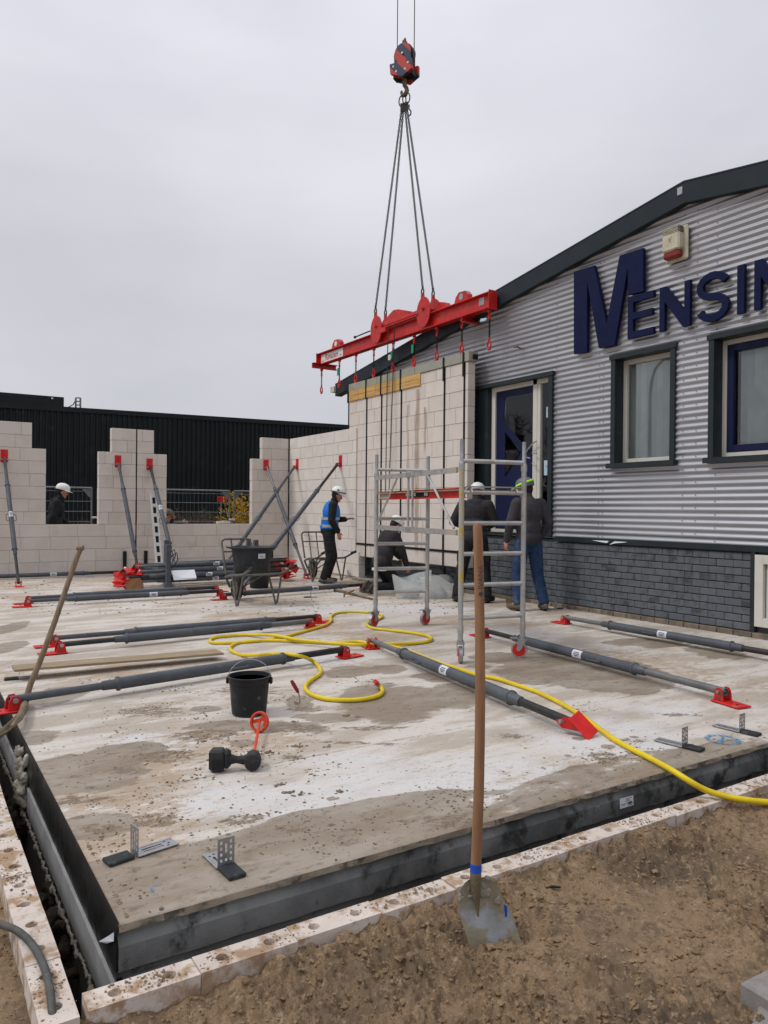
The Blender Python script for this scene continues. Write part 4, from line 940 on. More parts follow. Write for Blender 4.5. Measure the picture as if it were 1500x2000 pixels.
# ================================================================ SITE FENCE BEHIND THE WALL
def fence_panel(x0, x1, y, lab, ztop=1.86):
    t = thing('site_fence', lab, 'fence', ((x0+x1)/2, y, -.1), group='site fence panels behind the rear wall')
    for x in (x0, x1): m = MB(); m.tube([(x, y, -.1), (x, y, ztop)], .021, 8); m.build('post', MAT['fence_grey'], t)
    for z in (ztop-.02, .0): m = MB(); m.tube([(x0, y, z), (x1, y, z)], .021, 8); m.build('rail', MAT['fence_grey'], t)
    m = MB()
    for x, s_ in ((x0, 1), (x1, -1)): m.prism([(x+s_*.02, y, ztop-.04), (x+s_*.22, y, ztop-.04), (x+s_*.02, y, ztop-.27)], (0, .006, 0))
    m.build('gusset', MAT['fence_grey'], t)
    m = MB(); z = .35
    while z < ztop-.1: m.tube([(x0, y, z), (x1, y, z)], .007, 5); z += .235
    x = x0+.1
    while x < x1-.03: m.tube([(x, y, 0), (x, y, ztop-.03)], .0020, 4); x += .10
    m.build('wire_mesh', MAT['fence_grey'], t)
    return t
fy = 18.5
xA = PY(537/3, 950, fy).x; xB = PY(1345/3, 960, fy).x; xC = PY(1372/3, 960, fy).x
fence_panel(xA-3.4, xA, fy, 'mesh site fence panel seen through the left window opening')
fence_panel(xA+.16, xB, fy, 'mesh site fence panel seen through the wide window opening')
fence_panel(xC, xC+3.2, fy, 'mesh site fence panel in front of the yellow shrub')
for x, z in (((xB+xC)/2, 1.1), (xA+.08, 1.15)):
    m = MB(); m.box((x, fy-.02, z), (.16, .05, .05), ch=.01); m.tube([(x, fy-.06, z), (x, fy+.03, z)], .012, 6); o = m.build('fence_clamp', MAT['white_frame']); tag(o, 'clamp joining two fence panels ' + ('beside the yellow shrub' if x > 5 else 'behind the left window opening'), 'clamp'); origin(o, (x, fy, z))
# red sign on a stake behind
p = PY(434, 975, 20); m = MB(); t = thing('post_sign', 'small red sign on a thin post among the bare shrubs behind the fence', 'sign', (p.x, 20, -.1))
m.box((p.x, 20, p.z), (.27, .02, .15), ch=.004); m.build('board', MAT['red'], t); m = MB(); m.tube([(p.x-.02, 20.03, -.1), (p.x-.02, 20.03, p.z)], .02, 6); m.build('post', MAT['fence_grey'], t)
text('P', .09, (p.x-.10, 19.985, p.z-.03), (1, 0, 0), (0, 0, 1), MAT['print'], t); 
m = MB(); m.box((p.x+.03, 19.986, p.z+.0), (.11, .004, .025)); m.build('print', MAT['print'], t)
# shrubs
def shrub(name, lab, cat, x, y, w, h, n, leafn, leafmat, seed, stem='twig', lean=.5):
    rr = random.Random(seed); t = thing(name, lab, cat, (x, y, -.16)); m = MB(); tips = []
    for k in range(n):
        a = rr.uniform(0, 6.28); rad = w*.5*rr.random()**.6; b0 = Vector((x+rad*.35*math.cos(a), y+rad*.35*math.sin(a), -.16)); hh = h*rr.uniform(.55, 1)
        e = Vector((x+rad*math.cos(a)*(1+lean*rr.random()), y+rad*math.sin(a), -.16+hh)); md = (b0+e)/2+Vector((rr.gauss(0, .06), rr.gauss(0, .06), .06))
        m.tube([b0, md, e], [.010, .007, .003], 4, cap=False); tips.append((md, e))
        for q in range(3):
            s0 = md.lerp(e, rr.random()); s1 = s0+Vector((rr.gauss(0, .16), rr.gauss(0, .16), rr.uniform(.02, .28))); m.tube([s0, s1], [.005, .002], 3, cap=False); tips.append((s0, s1))
    m.build('stem', MAT[stem], t)
    if leafn:
        m = MB()
        for k in range(leafn):
            a_, b_ = rr.choice(tips); p = a_.lerp(b_, rr.random())+Vector((rr.gauss(0, .03), rr.gauss(0, .03), rr.gauss(0, .03))); s_ = rr.uniform(.014, .034)
            u = Vector((rr.gauss(0, 1), rr.gauss(0, 1), rr.gauss(0, 1))).normalized(); v = u.cross(Vector((rr.gauss(0, 1), rr.gauss(0, 1), rr.gauss(0, 1)))).normalized()
            m.add([p-u*s_, p+v*s_*.6, p+u*s_, p-v*s_*.6], [(0, 1, 2, 3)])
        m.build('foliage', MAT[leafmat], t)['kind'] = 'stuff'
    return t
p = PY(475, 1000, 19.4); shrub('flowering_shrub', 'yellow flowering shrub behind the fence, right end of the wide window opening', 'shrub', p.x+.15, 19.4, 1.5, 2.15, 70, 4200, 'forsythia', 5)
for k, (px, w, h, lab) in enumerate(((350, 1.6, 1.45, 'bare brown shrub behind the fence, left of the red sign'), (395, 1.7, 1.5, 'bare brown shrub behind the fence, just below left of the red sign'), (440, 1.5, 1.35, 'bare brown shrub behind the fence, between red sign and yellow shrub'), (150, 1.4, 1.2, 'dim bare shrub behind the fence, seen through the left window opening'))):
    p = PY(px, 1000, 20.5); shrub('bare_shrub', lab, 'shrub', p.x, 20.5+.3*(k % 2), w, h, 110, 500, 'leaf_dull', 20+k)
# crushed block on the sill
p = PY(436, 1018, WY+.07); 
o = MB(); o.box((p.x, WY+.07, 1.038+.028), (.30, .11, .05), ch=.008); o.box((p.x+.04, WY+.07, 1.038+.062), (.12, .10, .016), ch=.004); o = o.build('offcut_block', MAT['block']); tag(o, 'small block offcut lying on the sill of the wide opening, near the yellow shrub', 'offcut'); origin(o, (p.x, WY+.07, 1.038))
# street lamp and bare tree beyond the left edge (seen only as reflections in the glass)
t = thing('street_lamp', 'tall grey street lamp with curved arm, reflected in the window', 'street lamp', (-2.2, 14.6, -.19)); m = MB(); m.tube([(-2.2, 14.6, -.19), (-2.2, 14.6, 4.9), (-2.15, 14.5, 5.3), (-1.9, 14.2, 5.55), (-1.2, 13.4, 5.6)], [.07, .05, .045, .04, .035], 10); m.build('pole', MAT['fence_grey'], t); m = MB(); m.ell((-.95, 13.1, 5.58), (.35, .14, .07)); m.build('lamp_head', MAT['fence_grey'], t)
def bare_tree(x, y, h, seed):
    rr = random.Random(seed); t = thing('bare_tree', 'leafless tree beyond the left edge, reflected in the door glass', 'tree', (x, y, -.19)); m = MB()
    def br(p, d, L, r, k):
        e = p+d*L; m.tube([p, p.lerp(e, .5)+Vector((rr.gauss(0, L*.05), rr.gauss(0, L*.05), 0)), e], [r, r*.8, r*.6], 5 if k > 2 else 7, cap=False)
        if k == 0: return
        for _ in range(3 if k > 1 else 4): br(p.lerp(e, rr.uniform(.5, 1)), (d+Vector((rr.gauss(0, .5), rr.gauss(0, .5), rr.gauss(.1, .3)))).normalized(), L*rr.uniform(.55, .8), r*.55, k-1)
    br(Vector((x, y, -.19)), Vector((0, 0, 1)), h*.33, .15, 5); m.build('crown', MAT['bark'], t); m2 = MB(); m2.tube([(x, y, -.19), (x, y, h*.3)], [.19, .15], 10); m2.build('trunk', MAT['bark'], t)
bare_tree(-5, 22, 8, 3)
# ================================================================ PUSH-PULL PROPS
def proj(w):
    v = Vector(w)-CAM; z = v.dot(_f); return (750+FPX*v.dot(_r)/z, 1000-FPX*v.dot(_u)/z)
def frac(A, B, px):
    return min((i/400 for i in range(401)), key=lambda t: (proj(A.lerp(B, t))[0]-px[0])**2+(proj(A.lerp(B, t))[1]-px[1])**2)
def foot_plate(c, n, d, parent, L=.25, Wd=.135, mat='plate_red', drop=.072):
    n = Vector(n).normalized(); d = Vector(d); d = (d-n*d.dot(n)).normalized(); s = n.cross(d)
    M = Matrix((d, s, n)).transposed(); m = MB(); pc = c-n*drop+d*(L*.5-.055)
    m.box(pc, (L, Wd, .011), M, ch=.003); p = m.build('plate', MAT[mat], parent)
    for k in (-1, 1):
        m = MB(); q = c+s*k*.040; a = [(-.045, -drop), (.045, -drop), (.036, .0), (.018, .028), (-.018, .028), (-.036, .0)]
        m.prism([q+d*x+n*z-s*.004 for x, z in a], s*.008); m.build('lug', MAT['red'], p)
    m = MB(); m.tube([c-s*.058, c+s*.058], .011, 8); m.tube([c+s*.052, c+s*.060], .019, 6); m.build('pin', MAT['galv'], p)
    m = MB(); rr = random.Random(int(c.x*1000)); 
    for k in range(2): m.tube([pc+d*(.06-.05*k)+n*.0055, pc+d*(.06-.05*k)+n*.0075], .010, 8)
    m.build('hole', MAT['black'], p)  # raised black discs, the shade inside the plate's holes put in as colour
    return p
def prop(label, A, B, t1, t2, pa, pb, r=.041, ra=.025, rb=.029, ma='prop_light', mb_='prop_dark', handle=.55, sticker=.62, hn=None, group=None, pl=True, dropA=.072, dropB=.072):
    A = Vector(A); B = Vector(B); t = thing('steel_prop', label, 'steel prop', tuple(min(A, B, key=lambda v: v.z)), group=group)
    d = (B-A).normalized(); C1 = A.lerp(B, t1); C2 = A.lerp(B, t2)
    m = MB(); m.tube([C1, C2], r, 16); m.build('outer_tube', MAT['prop_grey'], t, smooth=True)
    for P_, Q_, rad, mt in ((A, C1, ra, ma), (B, C2, rb, mb_)):
        m = MB(); m.pipe(P_-(Q_-P_).normalized()*.025, Q_, rad, rad*.78, 14)
        o = m.build('inner_tube', MAT[mt], t, smooth=True)
        # the reducing collar
        m = MB(); u = (Q_-P_).normalized(); m.tube([Q_-u*.11, Q_-u*.10, Q_-u*.01, Q_], [rad+.004, rad+.008, rad+.011, r+.002], 16); m.tube([Q_, Q_+u*.004, Q_+u*.018, Q_+u*.02], [r+.003, r+.009, r+.009, r+.002], 16)
        m.build('collar', MAT['prop_grey'], t, smooth=True)
    up = Vector((0, 0, 1)) if abs(d.z) < .8 else Vector((1, 0, 0)); hn = Vector(hn) if hn else up; hn = (hn-d*hn.dot(d)).normalized(); side = d.cross(hn)
    Hc = A.lerp(B, handle)
    for k in (-1, 1):
        m = MB(); n_ = side*k; b0 = Hc+n_*(r-.004); m.tube([b0-d*.075, b0-d*.075+n_*.03, b0-d*.06+n_*.045, b0+d*.06+n_*.045, b0+d*.075+n_*.03, b0+d*.075], .0065, 7); m.build('handle', MAT['prop_grey'], t, smooth=True)
    if sticker:
        Sc = A.lerp(B, sticker); m = MB(); u = (CAM-Sc); u = (u-d*u.dot(d)).normalized() if abs(d.z) < .8 else Vector((0, -1, 0)); v = d.cross(u); N = 7; vs = []
        for j in range(N):
            a = R(-52+104*j/(N-1)); w_ = (u*math.cos(a)+v*math.sin(a))*(r+.0012); vs += [Sc-d*.06+w_, Sc+d*.06+w_]
        m.add(vs, [(2*j, 2*j+1, 2*j+3, 2*j+2) for j in range(N-1)]); st = m.build('sticker', MAT['sticker'], t)
        m = MB(); w_ = u*(r+.0022)
        for q, L in ((-.014, .07), (.002, .08), (.016, .05)): 
            a = R(q*1200); ww = (u*math.cos(a)+v*math.sin(a))*(r+.0025); m.box(Sc+ww, (L, .007, .0008), basis(d, z=(u*math.cos(a)+v*math.sin(a))))
        m.build('print', MAT['print'], st)
    for P_, (n_, dd), dr_ in ((A, pa, dropA), (B, pb, dropB)):
        if n_ is not None: foot_plate(P_, n_, dd, t, drop=dr_)
    return t
def lie(label, a, b, c1, c2, z=.083, pa='out', pb='out', nA=(0, 0, 1), nB=(0, 0, 1), **k):
    A = G(*a, z); B = G(*b, z); d = (B-A).normalized()
    dA = -d if pa == 'out' else pa; dB = d if pb == 'out' else pb
    t1, t2 = frac(A, B, c1), frac(A, B, c2)
    return prop(label, A, B, t1, t2, (nA, dA), (nB, dB), **k)
lie('long steel prop lying across the front left of the slab, behind the mortar bucket', (26, 1366), (672, 1268), (227, 1338), (555, 1287), r=.045, ra=.027, handle=.60, sticker=None, ma='prop_grey')
lie('front one of two parallel steel props in mid slab, left of the hose loops', (118, 1259), (606, 1213), (245, 1248), (512, 1221), r=.045, ma='prop_dark', mb_='prop_light', handle=.6, sticker=None)
lie('rear one of two parallel steel props in mid slab, left of the hose loops', (108, 1246), (620, 1204), (263, 1232), (520, 1212), ma='prop_grey', handle=.5, sticker=None)
lie('front one of the two parallel steel props before the prop rack, at the left', (54, 1174), (430, 1154), (147, 1171), (355, 1159), ma='prop_grey', handle=.56, sticker=.62)
lie('rear one of the two parallel steel props before the prop rack, at the left', (56, 1168), (422, 1147), (143, 1165), (350, 1153), ma='prop_grey', handle=.3, sticker=None)
lie('steel prop lying diagonally in mid slab with the yellow hose over its far end', (727, 1251), (1106, 1407), (788, 1277), (1000, 1365), r=.045, handle=.35, sticker=.50, nB=None)
_t = [o for o in bpy.data.objects if o.get('label', '').startswith('steel prop lying diagonally')][0]
B0, T0 = G(1159, 1437.5, .012), G(1120, 1396, .125); sW = (G(1146, 1440, .012)-G(1172, 1435, .012)).normalized(); dW = (B0-T0).normalized(); nW = dW.cross(sW); nW = nW if nW.z > 0 else -nW
m = MB(); m.box((B0+T0)/2, ((B0-T0).length, .125, .011), basis(dW, z=nW), ch=.003); _p = m.build('plate', MAT['plate_red'], _t)
_c = G(1106, 1407, .083)
for k in (-1, 1): m = MB(); q = _c+sW*k*.040; m.prism([q-dW*.03-nW*.03, q+dW*.03-nW*.035, T0+dW*.13+sW*k*.04-nW*.004, T0+dW*.005+sW*k*.04-nW*.004], sW*.008); m.build('lug', MAT['red'], _p)
m = MB(); m.tube([_c-sW*.058, _c+sW*.058], .013, 8); m.build('pin', MAT['galv'], _p)
lie('steel prop lying behind the front scaffold castors, red foot near the right', (945, 1231), (1412, 1350), (1015, 1252), (1242, 1309), ma='prop_dark', mb_='prop_light', r=.045, rb=.029, handle=.58, sticker=.50, pb=G(1450, 1371)-G(1402, 1357))
lie('steel prop lying along the foot of the painted brick base', (1104, 1206), (1600, 1292), (1191, 1219), (1432, 1262), handle=.42, sticker=.47, r=.045)
lie('steel prop lying behind the front wheelbarrow, pointing at the kneeling worker', (436, 1161), (709, 1142), (477, 1159), (667, 1146), ma='prop_grey', handle=.6, sticker=.62)
A = Vector((.2, 15.9, .07)); B = G(258, 1116, .07)
prop('steel prop lying along the foot of the rear block wall at the far left', A, B, .2, .75, ((0, 0, 1), (-1, 0, 0)), ((0, 0, 1), (1, 0, 0)), handle=.5, sticker=.60)
def stand(label, top, foot, c1, c2, wall, **k):
    T = PY(*top, WY-.075) if wall == 'y' else PX(*top, 7.72-.075); F = G(*foot, .075); n = (0, -1, 0) if wall == 'y' else (-1, 0, 0)
    h = Vector((F.x-T.x, F.y-T.y, 0)).normalized()
    return prop(label, F, T, frac(F, T, c2), frac(F, T, c1), ((0, 0, 1), h), (n, (0, 0, 1)), r=.042, **k)
stand('raking steel prop against the rear wall at the far left of the picture', (9, 897), (36, 1137), (14, 948), (30, 1073), 'y', ma='prop_dark', mb_='prop_grey', handle=.5, sticker=.52)
stand('raking steel prop just left of the dark wall seam', (232, 907), (272, 1126), (241, 955), (258, 1078), 'y', ma='prop_dark', mb_='prop_grey', handle=.50, sticker=.46)
stand('raking steel prop right of the dark wall seam, beside the white rail', (294, 913), (347, 1127), (305, 955), (330, 1062), 'y', ma='prop_grey', mb_='prop_dark', handle=.48, sticker=.60)
stand('raking steel prop on the pier near the corner, crossing behind another prop', (522, 914), (598, 1122), (540, 958), (571, 1066), 'y', ma='prop_grey', mb_='prop_light', handle=.48, sticker=None)
stand('raking steel prop on the side wall near the corner, left of the other one', (575, 912), (428, 1120), (543, 962), (465, 1068), 'x', ma='prop_grey', mb_='prop_grey', handle=.48, sticker=None)
stand('raking steel prop fixed on the side wall just left of the blue-vested worker', (659, 907), (474, 1146), (618, 958), (536, 1073), 'x', ma='prop_grey', mb_='prop_dark', handle=.50, sticker=None)

# ---------------------------------------------------------------- rack with a pile of props
fl = G(328, 1150); bl2 = Vector((fl.x+.25, fl.y+.95, 0)); fr = Vector((fl.x+1.62, fl.y+.02, 0)); br_ = Vector((fl.x+1.87, fl.y+.97, 0))
rk = thing('prop_rack', 'grey steel stacking rack with four posts holding a pile of props', 'rack', tuple((fl+br_)/2))
for p, h in ((fl, .76), (bl2, .80), (fr, .82), (br_, .80)):
    m = MB(); m.box(p+Vector((0, 0, h/2)), (.08, .08, h), ch=.006); m.build('post', MAT['prop_grey'], rk)
    m = MB(); m.box(p+Vector((0, 0, .06)), (.12, .12, .10), ch=.006); m.build('foot', MAT['prop_grey'], rk)
for a, b_ in ((fl, bl2), (fr, br_)): m = MB(); m.tube([a+Vector((0, 0, .12)), b_+Vector((0, 0, .12))], .04, 4); m.build('crossbar', MAT['prop_grey'], rk)
for p in (fl, bl2): m = MB(); m.tube([p+Vector((.05, 0, .55)), p+Vector((.15, 0, .62)), p+Vector((.17, 0, .5)), p+Vector((.10, 0, .38)), p+Vector((.03, 0, .34))], .010, 6); m.build('hook', MAT['prop_dark'], rk)
for p in (G(487, 1146)+Vector((0, 1.0, 0)),): m = MB(); 
rows = [(.13, [(.15, 0), (.42, .08), (.70, -.05)], 'bottom layer'), (.215, [(.12, -.15), (.38, .05), (.66, .1)], 'second layer'), (.30, [(.18, .1), (.45, -.1), (.74, 0)], 'third layer'), (.385, [(.22, .04), (.5, .22)], 'top layer')]
for z, lst, nm in rows:
    for i, (dy, dx) in enumerate(lst):
        A = Vector((fl.x-.52+dx, fl.y+dy, z)); B = Vector((fl.x+2.35+dx*.8, fl.y+dy+.12, z+random.uniform(-.01, .02))); a = random.uniform(-1.2, .6)
        nA = Vector((.25, math.sin(a), math.cos(a))); nB = Vector((-.2, math.sin(a+1), math.cos(a+1)))
        prop(f'{("front", "middle", "rear")[i]} prop of the {nm} on the stacking rack', A, B, .17+.03*i, .80-.02*i, (nA*(1 if i != 1 else 1), (-.6, .1, -.6)), (nB, (.7, .1, -.4)), ma='prop_light' if (i+int(z*10)) % 2 else 'prop_dark', sticker=.5 if i == 0 else None, handle=.46, group='props piled on the rack', hn=(0, .5, 1))
p = G(359, 1127, .0); yy = fl.y-.03; q = PY(359, 1123, fl.y+.02)
m = MB(); m.box(q, (.40, .20, .008), basis((1, .05, 0), z=(0, -.7, .6))); m.box(q+Vector((.02, .01, .012)), (.38, .19, .006), basis((1, -.02, 0), z=(0, -.65, .65))); o = m.build('paper_sheets', MAT['paper']); tag(o, 'white sheets of paper lying on the piled props', 'paper'); origin(o, q)
# red-footed shovel / brown-tipped post lying left of the pile
a = G(222, 1144, .05); b_ = G(262, 1146, .05); m = MB(); t = thing('red_bar', 'red bar with round rusty pad at the left end of the prop rack', 'bar', tuple(b_))
m.tube([a, b_], .018, 8); m.build('bar', MAT['red'], t); m = MB(); c = PY(262, 1141, b_.y-.02); M = basis((1, 0, 0), z=(-.3, -1, .25)); m.lathe([(.0, 0), (.15, 0), (.155, .01), (.15, .022), (0, .022)], 20, c+Vector((0, 0, -.02)), M); m.build('pad', MAT['brown_disc'], t)
for (x, w_, lab, cat, mt) in ((405, .16, 'black tool case lying on the floor behind the piled props', 'case', 'black_plastic'), (428, .22, 'red and grey bundle on the floor behind the piled props', 'bundle', 'brown_disc')):
    c = G(x, 1118, 0)+Vector((.3, 1.0, 0)); q = PY(x, 1094, c.y)
    m = MB(); m.box((q.x, c.y, .12), (w_, .25, .24), ch=.03); m.box((q.x, c.y-.02, .26), (w_*.6, .12, .05), ch=.015); m.tube([(q.x-w_*.3, c.y, .24), (q.x-w_*.2, c.y, .31), (q.x+w_*.2, c.y, .31), (q.x+w_*.3, c.y, .24)], .012, 6); o = m.build('tool_case' if cat == 'case' else 'tool_bundle', MAT[mt]); tag(o, lab, cat); origin(o, (q.x, c.y, 0))
# white slotted rail leaning on the wall
t = thing('slotted_rail', 'tall white rail with black slots leaning on the wall pier beside a prop', 'rail', (4.6, 15.95, 0))
T0 = PY(299, 964, 15.9); F0 = PY(313, 1112, 15.35); F0.z = .0
d = (T0-F0).normalized(); Mx = basis(d, z=(0, -1, .2)); L = (T0-F0).length; side = Mx @ Vector((0, 1, 0)); nn = Mx @ Vector((0, 0, 1))
m = MB(); m.box((T0+F0)/2+side*.05, (L, .03, .05), Mx); m.box((T0+F0)/2-side*.05, (L, .03, .05), Mx); m.build('side_rail', MAT['white_rail'], t)
k = 0
while .04+k*.21 < L: m = MB(); m.box(F0+d*(.04+k*.21), (.07, .075, .045), Mx); m.build('rung', MAT['white_rail'], t); k += 1
m = MB(); m.box((T0+F0)/2-nn*.02, (L-.02, .078, .008), Mx); m.build('back', MAT['black'], t)

# ================================================================ LIFTING BEAM, CHAINS, HOOK BLOCK
BX = 7.83; BZ0, BZ1 = 4.60, 4.86; yL, yR = 15.0, 9.12
bm_ = thing('lifting_beam', 'long red lifting beam hanging on chains over the wall panel', 'lifting beam', (BX, 12.0, BZ0))
m = MB(); m.box((BX, (yL+yR)/2, (BZ0+BZ1)/2), (.014, yL-yR, BZ1-BZ0)); m.build('web', MAT['red'], bm_)
for z in (BZ0+.008, BZ1-.008): m = MB(); m.box((BX, (yL+yR)/2, z), (.15, yL-yR, .016), ch=.003); m.build('flange', MAT['red'], bm_)
m = MB(); m.box((BX, yR, (BZ0+BZ1)/2), (.17, .014, BZ1-BZ0+.04)); m.box((BX, yL, (BZ0+BZ1)/2), (.17, .014, BZ1-BZ0+.02)); m.build('end_plate', MAT['red'], bm_)
for y, x0, x1 in ((14.78, BX-.30, BX+.30), (9.78, BX-.1, BX+.62)):
    m = MB(); m.box(((x0+x1)/2, y, BZ0-.055), (x1-x0, .012, .11)); m.box(((x0+x1)/2, y-.04, BZ0-.006), (x1-x0, .09, .010)); m.box(((x0+x1)/2, y-.04, BZ0-.105), (x1-x0, .09, .010)); m.build('cross_channel', MAT['red'], bm_)
def plate_poly(name, x, pts, th=.02): 
    m = MB(); m.prism([(x, y, z) for y, z in pts], (th, 0, 0)); return m.build(name, MAT['red'], bm_)
for y in (14.16, 9.86):                    # end lugs with an eye
    for s_ in (-1,): 
        pts = [(y+.19, BZ1), (y-.17, BZ1), (y-.17, BZ1+.09), (y-.10, BZ1+.16), (y+.07, BZ1+.17), (y+.15, BZ1+.10)]
        plate_poly('end_lug', BX-.05, pts, .10)
        m = MB(); m.tube([(BX-.056, y, BZ1+.08), (BX-.052, y, BZ1+.08)], .055, 14); m.build('eye', MAT['print_white'] if y > 12 else MAT['galv'], bm_)
slings = []
for y in (12.46, 10.88):
    for x in (BX-.10, BX+.13):
        n = 22; pts = []
        for k in range(n): a = 2*math.pi*k/n; pts.append((y-.0+.20*math.cos(a), 4.90+.27*math.sin(a)))
        pts = [(yy, zz) for yy, zz in pts]; m = MB(); m.prism([(x, yy, zz) for yy, zz in pts], (.022, 0, 0)); m.prism([(x+.003, y-.06, 5.08), (x+.003, y+.10, 5.05), (x+.003, y+.07, 5.24), (x+.003, y+.0, 5.25)], (.016, 0, 0)); m.build('lifting_plate', MAT['red'], bm_)
        slings.append(Vector((x+.01, y+.03, 5.21)))
    m = MB(); m.tube([(BX-.13, y, 4.96), (BX+.17, y, 4.96)], .03, 10); m.build('pin', MAT['red'], bm_)
# saddle with winch housing between the plates
m = MB(); m.box((BX-.0, 11.67, 4.955), (.14, 1.3, .07), ch=.008); m.box((BX-.05, 11.67, 4.885), (.10, 1.3, .02)); m.build('saddle', MAT['red'], bm_)
m = MB(); m.prism([(BX-.05, 12.22, 4.98), (BX-.05, 12.10, 5.10), (BX-.05, 11.92, 5.17), (BX-.05, 11.75, 5.15), (BX-.05, 11.40, 5.04), (BX-.05, 11.40, 4.97)], (.20, 0, 0)); m.build('winch_housing', MAT['red'], bm_)
m = MB(); m.prism([(BX+.05, 10.65, 4.87), (BX+.05, 10.65, 5.05), (BX+.05, 10.45, 5.0), (BX+.05, 10.38, 4.87)], (.12, 0, 0)); m.build('housing', MAT['red'], bm_)
m = MB(); m.tube([(BX-.09, 12.7, 4.92), (BX-.09, 13.25, 4.91)], .014, 7); m.ell((BX-.09, 13.28, 4.91), (.03, .03, .03)); m.build('screw_rod', MAT['prop_dark'], bm_)
m = MB(); m.box((BX-.09, 12.2, 4.84), (.05, .22, .10), ch=.01); m.build('chain_guide', MAT['red'], bm_)
# name plate
m = MB(); m.box((BX-.012, 14.40, BZ0+.125), (.003, .98, .185)); np_ = m.build('name_plate', MAT['print_white'], bm_)
text('Rimatem', .185, (BX-.0145, 14.70, BZ0+.075), (0, -1, 0), (0, 0, 1), MAT['print_red'], np_, ext=.0006, sx=.88, bold=.002)
text('serie', .055, (BX-.0145, 14.86, BZ0+.06), (0, -1, 0), (0, 0, 1), MAT['print_red'], np_, ext=.0005)
text('.com', .06, (BX-.0145, 14.07, BZ0+.07), (0, -1, 0), (0, 0, 1), MAT['print_red'], np_, ext=.0005)
m = MB(); m.box((BX-.012, 9.38, BZ0+.16), (.003, .13, .12)); q = m.build('type_plate', MAT['galv'], bm_)
def chain(mb, a, b_, pitch=.036, r=.0055, w=.013):
    a = Vector(a); b_ = Vector(b_); L = (b_-a).length; n = max(1, int(L/pitch)); d = (b_-a).normalized(); s = Vector((1, 0, 0)) if abs(d.x) < .9 else Vector((0, 1, 0)); s = (s-d*s.dot(d)).normalized(); t_ = d.cross(s)
    hl = pitch*.5+r*1.3
    for k in range(n):
        c = a+d*((k+.5)*L/n); u = (s if k % 2 else t_); pts = []
        for j in range(8): g = 2*math.pi*j/8; pts.append(c+d*(hl*math.cos(g))+u*(w*math.sin(g)))
        mb.tube(pts, r, 5, closed=True)
# nine short chains with red hooks
for k in range(9):
    y = 14.78-.698*k; free = k in (0, 8); x = BX if not k == 0 else BX-.06; zt_ = BZ0-.10 if k == 0 else BZ0
    side_ = ['hanging free at the left end', 'second from the left, with a green tag', 'third from the left', 'fourth from the left', 'fifth from left, with white reel', 'sixth from the left, with a green tag', 'fourth from the right counting the free one', 'second from the right, above the near end of the panel', 'hanging free at the right end'][k]
    if k == 6: side_ = 'seventh from the left, plain black chain'
    if k == 7: side_ = 'eighth from left, above the panel end'
    t = thing('chain_hook', 'chain and red hook under the beam, '+side_, 'chain hook', (x, y, zt_), group='chain hooks under the lifting beam'); zb_ = 3.96 if free else 4.02
    m = MB(); m.tube([(x, y-.02, zt_), (x, y-.02, zt_-.13), (x, y+.02, zt_-.13), (x, y+.02, zt_)], .010, 6, closed=True); m.box((x, y, zt_-.03), (.05, .05, .04)); m.box((x, y, zt_-.15), (.035, .04, .05), ch=.008); m.build('shackle', MAT['red'], t)
    m = MB(); chain(m, (x, y, zt_-.17), (x, y, zb_+.17), .034, .006, .013); 
    if k == 8: m2 = MB(); chain(m2, (x-.03, y-.04, zt_-.17), (x-.03, y-.04, zb_+.20), .034, .006, .013); m2.build('chain', MAT['black'], t)
    m.build('chain', MAT['black'], t)
    m = MB()
    m.tube([(x, y, zb_+.18), (x, y, zb_+.13)], .018, 8); pts = [(x, y+.045*math.sin(g)*(1 if g < 3.14 else .9), zb_+.065+.075*math.cos(g)) for g in [0, .7, 1.4, 2.1, 2.8, 3.5, 4.2, 4.9, 5.6]]; m.tube(pts, [.014, .014, .015, .017, .018, .017, .014, .012, .011], 7, closed=True)
    if not free: m.box((x, y, zb_+.0), (.05, .06, .08), ch=.01)
    m.build('hook', MAT['red'], t, smooth=True)
    if k in (1, 4, 5): m = MB(); m.box((x-.03, y+.01, zt_-.27), (.012, .065, .16), ch=.004); m.build('tag', MAT['tag_green'], t)
    if k == 8: m = MB(); m.prism([(x-.03, y+.02, zt_-.14), (x-.03, y+.18, zt_-.12), (x-.04, y+.19, zt_-.17), (x-.04, y+.06, zt_-.18)], (.004, 0, 0)); m.build('tag', MAT['paper_blue'], t)
    if k == 4: m = MB(); m.tube([(x-.05, y+.03, zt_-.31), (x-.07, y+.03, zt_-.31)], .055, 14); m.tube([(x-.071, y+.03, zt_-.31), (x-.075, y+.03, zt_-.31)], .02, 10); m.build('reel', MAT['print_white'], t)
# hook block
HB = Vector((BX, 11.68, 9.72)); CZ = 9.08
hb = thing('hook_block', 'crane hook block with red and dark blue slanted bands hanging in the sky', 'hook block', (HB.x, HB.y, CZ))
rz = R(24); ux = Vector((math.cos(rz), -math.sin(rz), 0)); 
